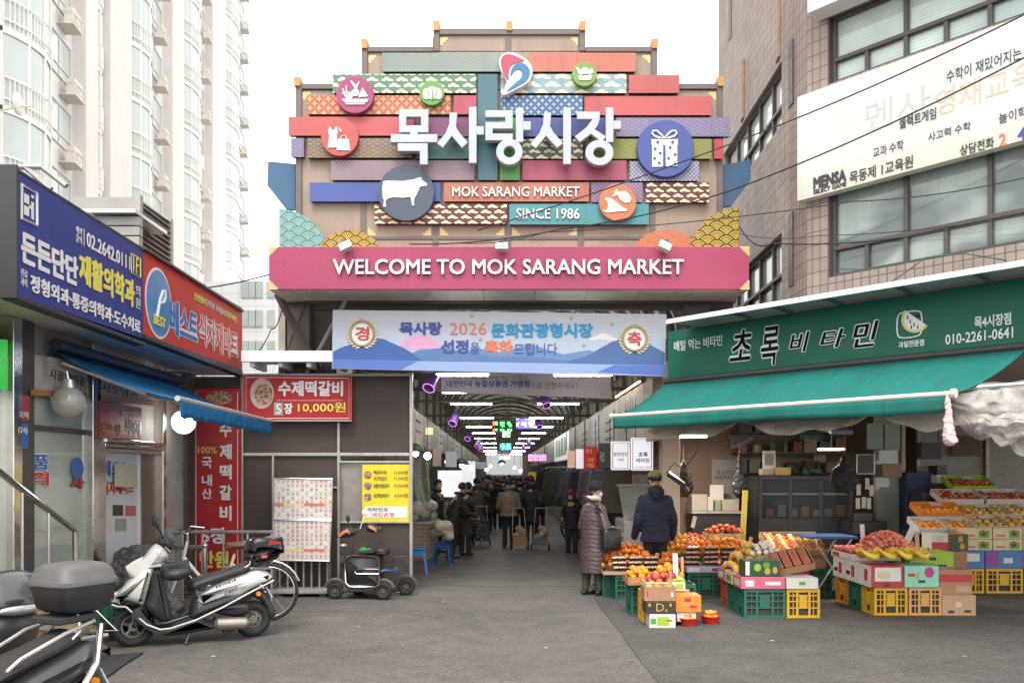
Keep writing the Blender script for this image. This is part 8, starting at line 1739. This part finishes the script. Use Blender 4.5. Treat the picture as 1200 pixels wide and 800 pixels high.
def bicycle(label,loc,rz,frame,sc=1,basket=True):
 t=thing('bicycle',label,'bicycle',loc,rz,'bicycles');t.scale=(sc,)*3;r=.31
 for x in(0,1.02):
  n=28;b=B();b.tube([(x+(r-.018)*cos(2*pi*i/n),0,r+(r-.018)*sin(2*pi*i/n))for i in range(n)],.018,8,closed=True);w=b.build('wheel',M_tyre,t)
  b=B();b.tube([(x+(r-.042)*cos(2*pi*i/n),0,r+(r-.042)*sin(2*pi*i/n))for i in range(n)],.008,5,closed=True)
  for i in range(14):a=2*pi*i/14;b.tube([(x,.02*(-1)**i,r),(x+(r-.045)*cos(a),0,r+(r-.045)*sin(a))],.0016,3)
  b.cone((x,-.04,r),(x,.04,r),.018,.018,8);b.build('spokes',M_alu,w)
  b=B();b.tube([(x+(r+.02)*cos(a),0,r+(r+.02)*sin(a))for a in[R(20)+R(150)*i/10 for i in range(11)]],.014,6);b.build('mudguard',M_alu,t)
 b=B();b.tube([(0,0,r),(.12,0,.62),(.17,0,.86)],.017,8);b.tube([(.14,0,.68),(.35,0,.42),(.52,0,.28)],.02,8);b.tube([(.52,0,.28),(.66,0,.72)],.016,8);b.tube([(1.02,0,r),(.52,0,.28)],.011,6);b.tube([(1.02,0,r),(.63,0,.62)],.010,6);b.build('frame',frame,t)
 b=B();b.tube([(.28,-.27,.98),(.14,-.22,1.0),(.17,0,.92),(.14,.22,1.0),(.28,.27,.98)],.012,8);b.tube([(.17,0,.86),(.17,0,.93)],.014,6);b.build('handlebar',M_chrome,t)
 b=B();b.puff([(.55,.80),(.60,.84),(.80,.86),(.83,.80),(.72,.765)],.08,.05);b.tube([(.66,0,.7),(.68,0,.79)],.012,6);b.build('saddle',mat('brown saddle',(.16,.07,.045),.5,var=.2),t)
 b=B();b.cone((.52,-.05,.28),(.52,.05,.28),.06,.06,16);b.tube([(.52,-.08,.28),(.60,-.08,.15)],.01,5);b.box(.56,.66,-.14,-.06,.135,.155);b.build('crank',M_dark,t)
 if basket:b=B();
 return t
gb_=V((-3.98,9.95,0));bicycle('white framed bicycle with a brown saddle standing behind the white scooter',gb_,R(6),M_wpaint,1.1)
g=G(672,634);bicycle('black bicycle parked beside the clothes rail inside the arcade',g+V((.0,.2,0)),R(8),M_black,1.05)
cb2_=G(688,640);o=B();o.box(-.18,.18,-.14,.14,.62,.86);cbx=o.build('carrier_box',mat('brown carrier box',(.16,.12,.08),.8,var=.2),None,smooth=0,bevel=.01);cbx.location=(P(660,0,19.3).x,19.3,.1);tag(cbx,'brown box on the carrier behind the maroon cap','box')
Ym=11.9
def mxz(zx,zy):return((zx-300)/478,(685-zy)/478)
def mt(*p):return[mxz(*q)for q in p]
ox_=(380+300/5.717-600)/1000*Ym;ms=thing('mobility_scooter','small black four wheeled electric scooter with orange hand mitts against the brown wall','mobility scooter',(ox_,Ym,0),R(-3))
M_wh=mat('scooter wheel rubber',(.022,.022,.022),.7,var=.2)
for zx,zy,y,r in((88,630,-.12,.118),(412,630,-.16,.122),(525,600,.30,.122),(195,605,.30,.11)):x,z=mxz(zx,685);wheel(ms,(x,y,r),r,.034,spokes=6,rim=M_dark)
M_mbox=mat('ribbed black box',(.03,.03,.031),.55,var=.15,bump=.3,bs=60);b=B();b.puff(mt((160,430),(172,405),(200,392),(350,395),(385,415),(388,580),(370,598),(190,598),(165,570)),.20,.03);bx=b.build('body_box',M_mbox,ms)
b=B();b.tube([(x,-.205,z)for x,z in mt((162,430),(175,406),(202,394),(348,397),(383,417),(386,580),(368,596),(192,596),(166,570))],.014,6,closed=True);b.build('silver_rim',M_chrome,ms);b=B();b.tube([(x,-.21,z)for x,z in mt((385,482),(240,482),(226,497),(240,512),(385,512))],.009,6);b.build('silver_rim',M_chrome,ms)
b=B();x,z=mxz(388,372);b.loft([[(x+a*cos(u),c*sin(u),z+h)for u in[2*pi*i/20 for i in range(20)]]for h,a,c in((-.05,.09,.11),(-.03,.115,.14),(.015,.12,.14),(.04,.10,.12),(.045,.05,.06))]);b.tube([(x,0,z-.05),(x,0,.35)],.025,8);b.build('seat',M_seat,ms)
b=B();b.puff(mt((245,385),(300,365),(345,365),(340,392),(255,395)),.11,.03);b.build('front_seat',M_seat,ms)
b=B();b.tube([(x,0,z)for x,z in mt((130,600),(130,460),(178,380),(205,270),(215,235))],.018,8);b.tube([(x,.05,z)for x,z in mt((185,390),(180,280))],.012,6);b.tube([(mxz(215,235)[0],-.26,mxz(215,235)[1]),(mxz(215,235)[0],.26,mxz(215,235)[1])],.014,8);b.build('steering_column',M_dark,ms)
for s,pts,dy in((-1,((110,265),(165,215),(200,205),(245,235),(215,265),(150,275)),-.27),(1,((262,205),(300,195),(360,230),(362,248),(320,255),(268,245)),.22)):
 b=B();b.puff(mt(*pts),.11,.06);mo=b.build('hand_mitt',mat('black mitt',(.03,.03,.03),.8),ms);mo.location=(0,dy,0);b=B();b.puff([(x,z+.004)for x,z in mt(*[(q[0]*.9+.1*sum(p[0]for p in pts)/6,q[1]*.9+.1*sum(p[1]for p in pts)/6)for q in pts])],.114,.06);q_=b.build('orange_patch',mat('orange fleece',(.48,.17,.08),.8,var=.2),mo)
for zx,zy,y,rr,m in((250,120,.2,.046,M_clr),(182,150,-.2,.05,M_black)):
 x,z=mxz(zx,zy);b=B();b.tube([(mxz(215,235)[0],y,mxz(215,235)[1]),(x,y,z-.03)],.007,5);b.ball((x,y,z),(rr if m is M_clr else.03,.012,rr),14,8);b.build('mirror',mat('mirror glass',(.75,.74,.72),.08,var=0)if m is M_clr else m,ms)
x,z=mxz(132,335);b=B();b.ball((x,-.03,z),(.055,.05,.03),12,8);b.build('headlight',M_alu,ms);x,z=mxz(125,440);b=B();b.ball((x,-.02,z),(.03,.06,.075),12,8);b.build('horn',M_dark,ms)
b=B()
for k in range(6):
 zz=mxz(0,500)[1]+.035*k;b.tube([(mxz(445,0)[0],-.17,zz),(mxz(548,0)[0],-.17,zz),(mxz(560,0)[0],.15,zz),(mxz(445,0)[0],.15,zz)],.006,4,closed=True)
for k in range(8):xx=mxz(445+14*k,0)[0];b.tube([(xx,-.17,mxz(0,500)[1]),(xx,-.17,mxz(0,500)[1]+.17)],.004,4);b.tube([(xx,.15,mxz(0,500)[1]),(xx,.15,mxz(0,360)[1])],.004,4)
b.build('rear_basket',M_black,ms);lump(4,(ms.location.x+mxz(440,0)[0],Ym-.03,mxz(0,505)[1]),(.1,.06,.02),.05,mat('blue bottles',(.05,.14,.36),.4,var=.3),'blue_cloth','small blue bundle lying in the basket of the mobility scooter','bundle',seed=31)
b=B();x0_,z0_=mxz(190,605);b.box(x0_-.1,mxz(420,0)[0],-.16,.2,z0_-.06,z0_+.0);b.build('chassis',M_dark,ms,smooth=0,bevel=.01)
for zx,y in((88,-.12),(412,-.16),(525,.30),(195,.30)):x=mxz(zx,0)[0];b=B();b.tube([(x+.145*cos(a),y,.125+.145*sin(a))for a in[R(15)+R(150)*i/8 for i in range(9)]],.03,6);b.build('mudguard',M_dark,ms)
lump(4,(ms.location.x+mxz(275,0)[0],Ym+.05,mxz(0,365)[1]-.02),(.06,.03,.02),.05,mat('green bag',(.03,.25,.04),.5,var=.2),'green_bag','bright green bag on the front of the mobility scooter','bag',seed=32)
me=fuse([('e',(-4.22,9.5,.42),(.27,.22,.48)),('e',(-4.08,9.5,.5),(.24,.2,.42)),('e',(-4.30,9.5,.5),(.2,.2,.42)),('e',(-4.1,9.48,.8),(.22,.16,.16)),('c',(-4.4,9.5,.2),(-3.85,9.5,.2),.2,.2)],.016,1,.055,8,8);o=organ('tarp_heap',me,mat('crinkled black tarp',(.075,.073,.073),.45,var=.55,vs=18,bump=1,bs=22,spec=.7),None);tag(o,'crinkled dark tarp thrown over a heap behind the white scooter','tarp')
crate(-4.36,-3.99,8.75,9.1,.185,.40,M_cg,'green crate standing on the shop step by the tarp heap',group=None)
q=[G(70,793),G(118,770),G(168,766),G(150,777),G(125,795),G(85,800)];b=B();b.loft([[(p.x,p.y,.007)for p in q],[(p.x,p.y,.022)for p in q]]);o=b.build('rubber_mat',mat('black rubber mat',(.03,.03,.031),.75,var=.2,dirt=.2),None,smooth=0);tag(o,'flat black rubber mat lying on the asphalt before the shop step','mat')
c=G(131,728,.18);o=B();o.tube([(-.10,0,.012),(.16,0,.012),(-.06,0,.22)],.012,6,closed=True);w=o.build('steel_wedge',M_alu,None);w.location=(-4.02,8.35,.188);tag(w,'small triangular steel bracket at the end of the shop step','bracket')
sheet('paint_mark',[G(463,694),G(490,683),G(480,690),G(474,697)],.0105,mat('worn yellow paint',(.50,.30,.05),.8,var=.3,vs=9))
random.seed(4)
for px,py,cc in((640,760,(.5,.48,.42)),(905,752,(.5,.49,.46)),(420,735,(.42,.36,.25)),(250,770,(.5,.48,.45)),(1130,770,(.35,.28,.2)),(520,705,(.45,.42,.38)),(740,775,(.3,.22,.12))):
 g=G(px,py);b=B();pts=[(.03*random.uniform(.5,1)*cos(a),.02*random.uniform(.5,1)*sin(a),.012+random.uniform(0,.008))for a in[2*pi*i/7 for i in range(7)]];b.add(pts,[tuple(range(7))]);o=b.build('litter_scrap',mat('scrap %d'%px,cc,.8),None,smooth=0,thick=.002);o.location=g;tag(o,'small scrap of litter lying on the open asphalt','litter','scraps of litter on the asphalt')
M_cab=mat('cable black',(.012,.012,.012),.6)
def cable(pts,r=.012,label='',m=None,sag=.12):
 P3=[P(*p)for p in pts];out=[]
 for a,c in zip(P3[:-1],P3[1:]):
  for i in range(12):s=i/12;q=a.lerp(c,s);q.z-=sag*4*s*(1-s);out.append(q)
 out.append(P3[-1]);b=B();b.tube(out,r,5);o=b.build('cable',m or M_cab,None);tag(o,label,'cable')
cable([(1215,10,8.0),(905,150,10.0),(560,270,11.4)],.008,'black cable crossing the white sign high and running down to the gate',sag=.04)
cable([(1215,60,8.0),(860,222,10.0),(660,268,11.3),(480,286,11.45)],.009,'lower black cable running down across the gate emblems',sag=.06)
cable([(1215,205,8.2),(1000,236,9.4),(640,272,11.3),(540,285,11.45)],.006,'thin cable passing under the white sign towards the gate',sag=.05)
cable([(1215,245,8.2),(905,285,10.2),(866,265,11.2)],.009,'thick cable sagging from the brick corner to the right fan ornament',sag=.12)
cable([(866,274,11.3),(960,276,10.6),(1215,250,8.6)],.005,'thin cable in front of the lower brick windows',sag=.05)
cable([(236,338,11.5),(318,321,11.6)],.010,'short black cable from the red sign to the welcome sign',sag=.02)
cable([(366,340,12.2),(340,400,12.6),(330,436,12.4)],.008,'dark wire hanging beside the left diagonal brace',sag=0)
cable([(334,345,12.2),(318,385,12.3),(286,415,12.3)],.008,'slack wire looping from the welcome sign to the red sign',sag=.15)
cable([(1045,330,9.3),(1085,302,9.2),(1130,297,9.0),(1180,305,8.9)],.008,'dark green cable draped along the brick above the shop canopy',mat('green cable',(.03,.05,.035),.5),sag=.0)
M_msg=mat('academy sign sheet',rough=.5,var=.05,vs=1,dirt=.12,pat=lambda t,x,y,z,vec:cmix(t,((z-5.22)*-3.2+1).mx(0).mn(1),(.54,.54,.535),(.53,.52,.44)))
ac_=signbox('academy_sign','big faded white academy sign with black Korean lettering on the brick facade',FR,[(934,114),(1290,-14),(1290,140),(934,236)],M_msg,.14,.13)
k=dict(d=.143,ext=.003)
def AZ(zx,zy):return(840+zx/3.2,zy/3.2)
M_fo=mat('faded orange ink',(.52,.42,.30),.6);M_fg=mat('faded grey ink',(.44,.44,.44),.6)
for s,a,c,h,m,bo in(('수학이 재밌어지는',(862,312),(1142,232),45,M_black,.0),('셀렉트게임',(684,486),(822,445),42,M_black,.01),('사고력 수학',(793,532),(952,494),32,M_black,.0),('교과 수학',(586,592),(700,562),36,M_black,.0),('놀이학교',(1058,466),(1200,425),40,M_black,.0),('상담전화',(912,586),(1040,556),40,M_black,.015),('2',(1058,552),(1086,545),48,MATS['banner coral'],.02),('4',(1128,530),(1160,520),48,MATS['banner navy'],.02),('목동제 1교육원',(498,690),(736,636),45,M_black,.012),('MENSA',(362,712),(486,688),46,M_black,.05),('SELECT GAME',(362,730),(486,704),17,M_black,.03)):
 TP(FR,ac_,s,AZ(*a),AZ(*c),h/3.2,m,bold=bo,follow=False,**k)
for s,a,c,h,m in(('영재교육',(820,440),(1200,335),100,M_fo),('멘사',(560,500),(800,430),110,M_fg)):TP(FR,ac_,s,AZ(*a),AZ(*c),h/3.2,m,d=.141,ext=.0015,bold=.0)
bpy.data.scenes.remove(_ts)
bpy.data.objects.remove(_keepo);bpy.data.curves.remove(_keep)
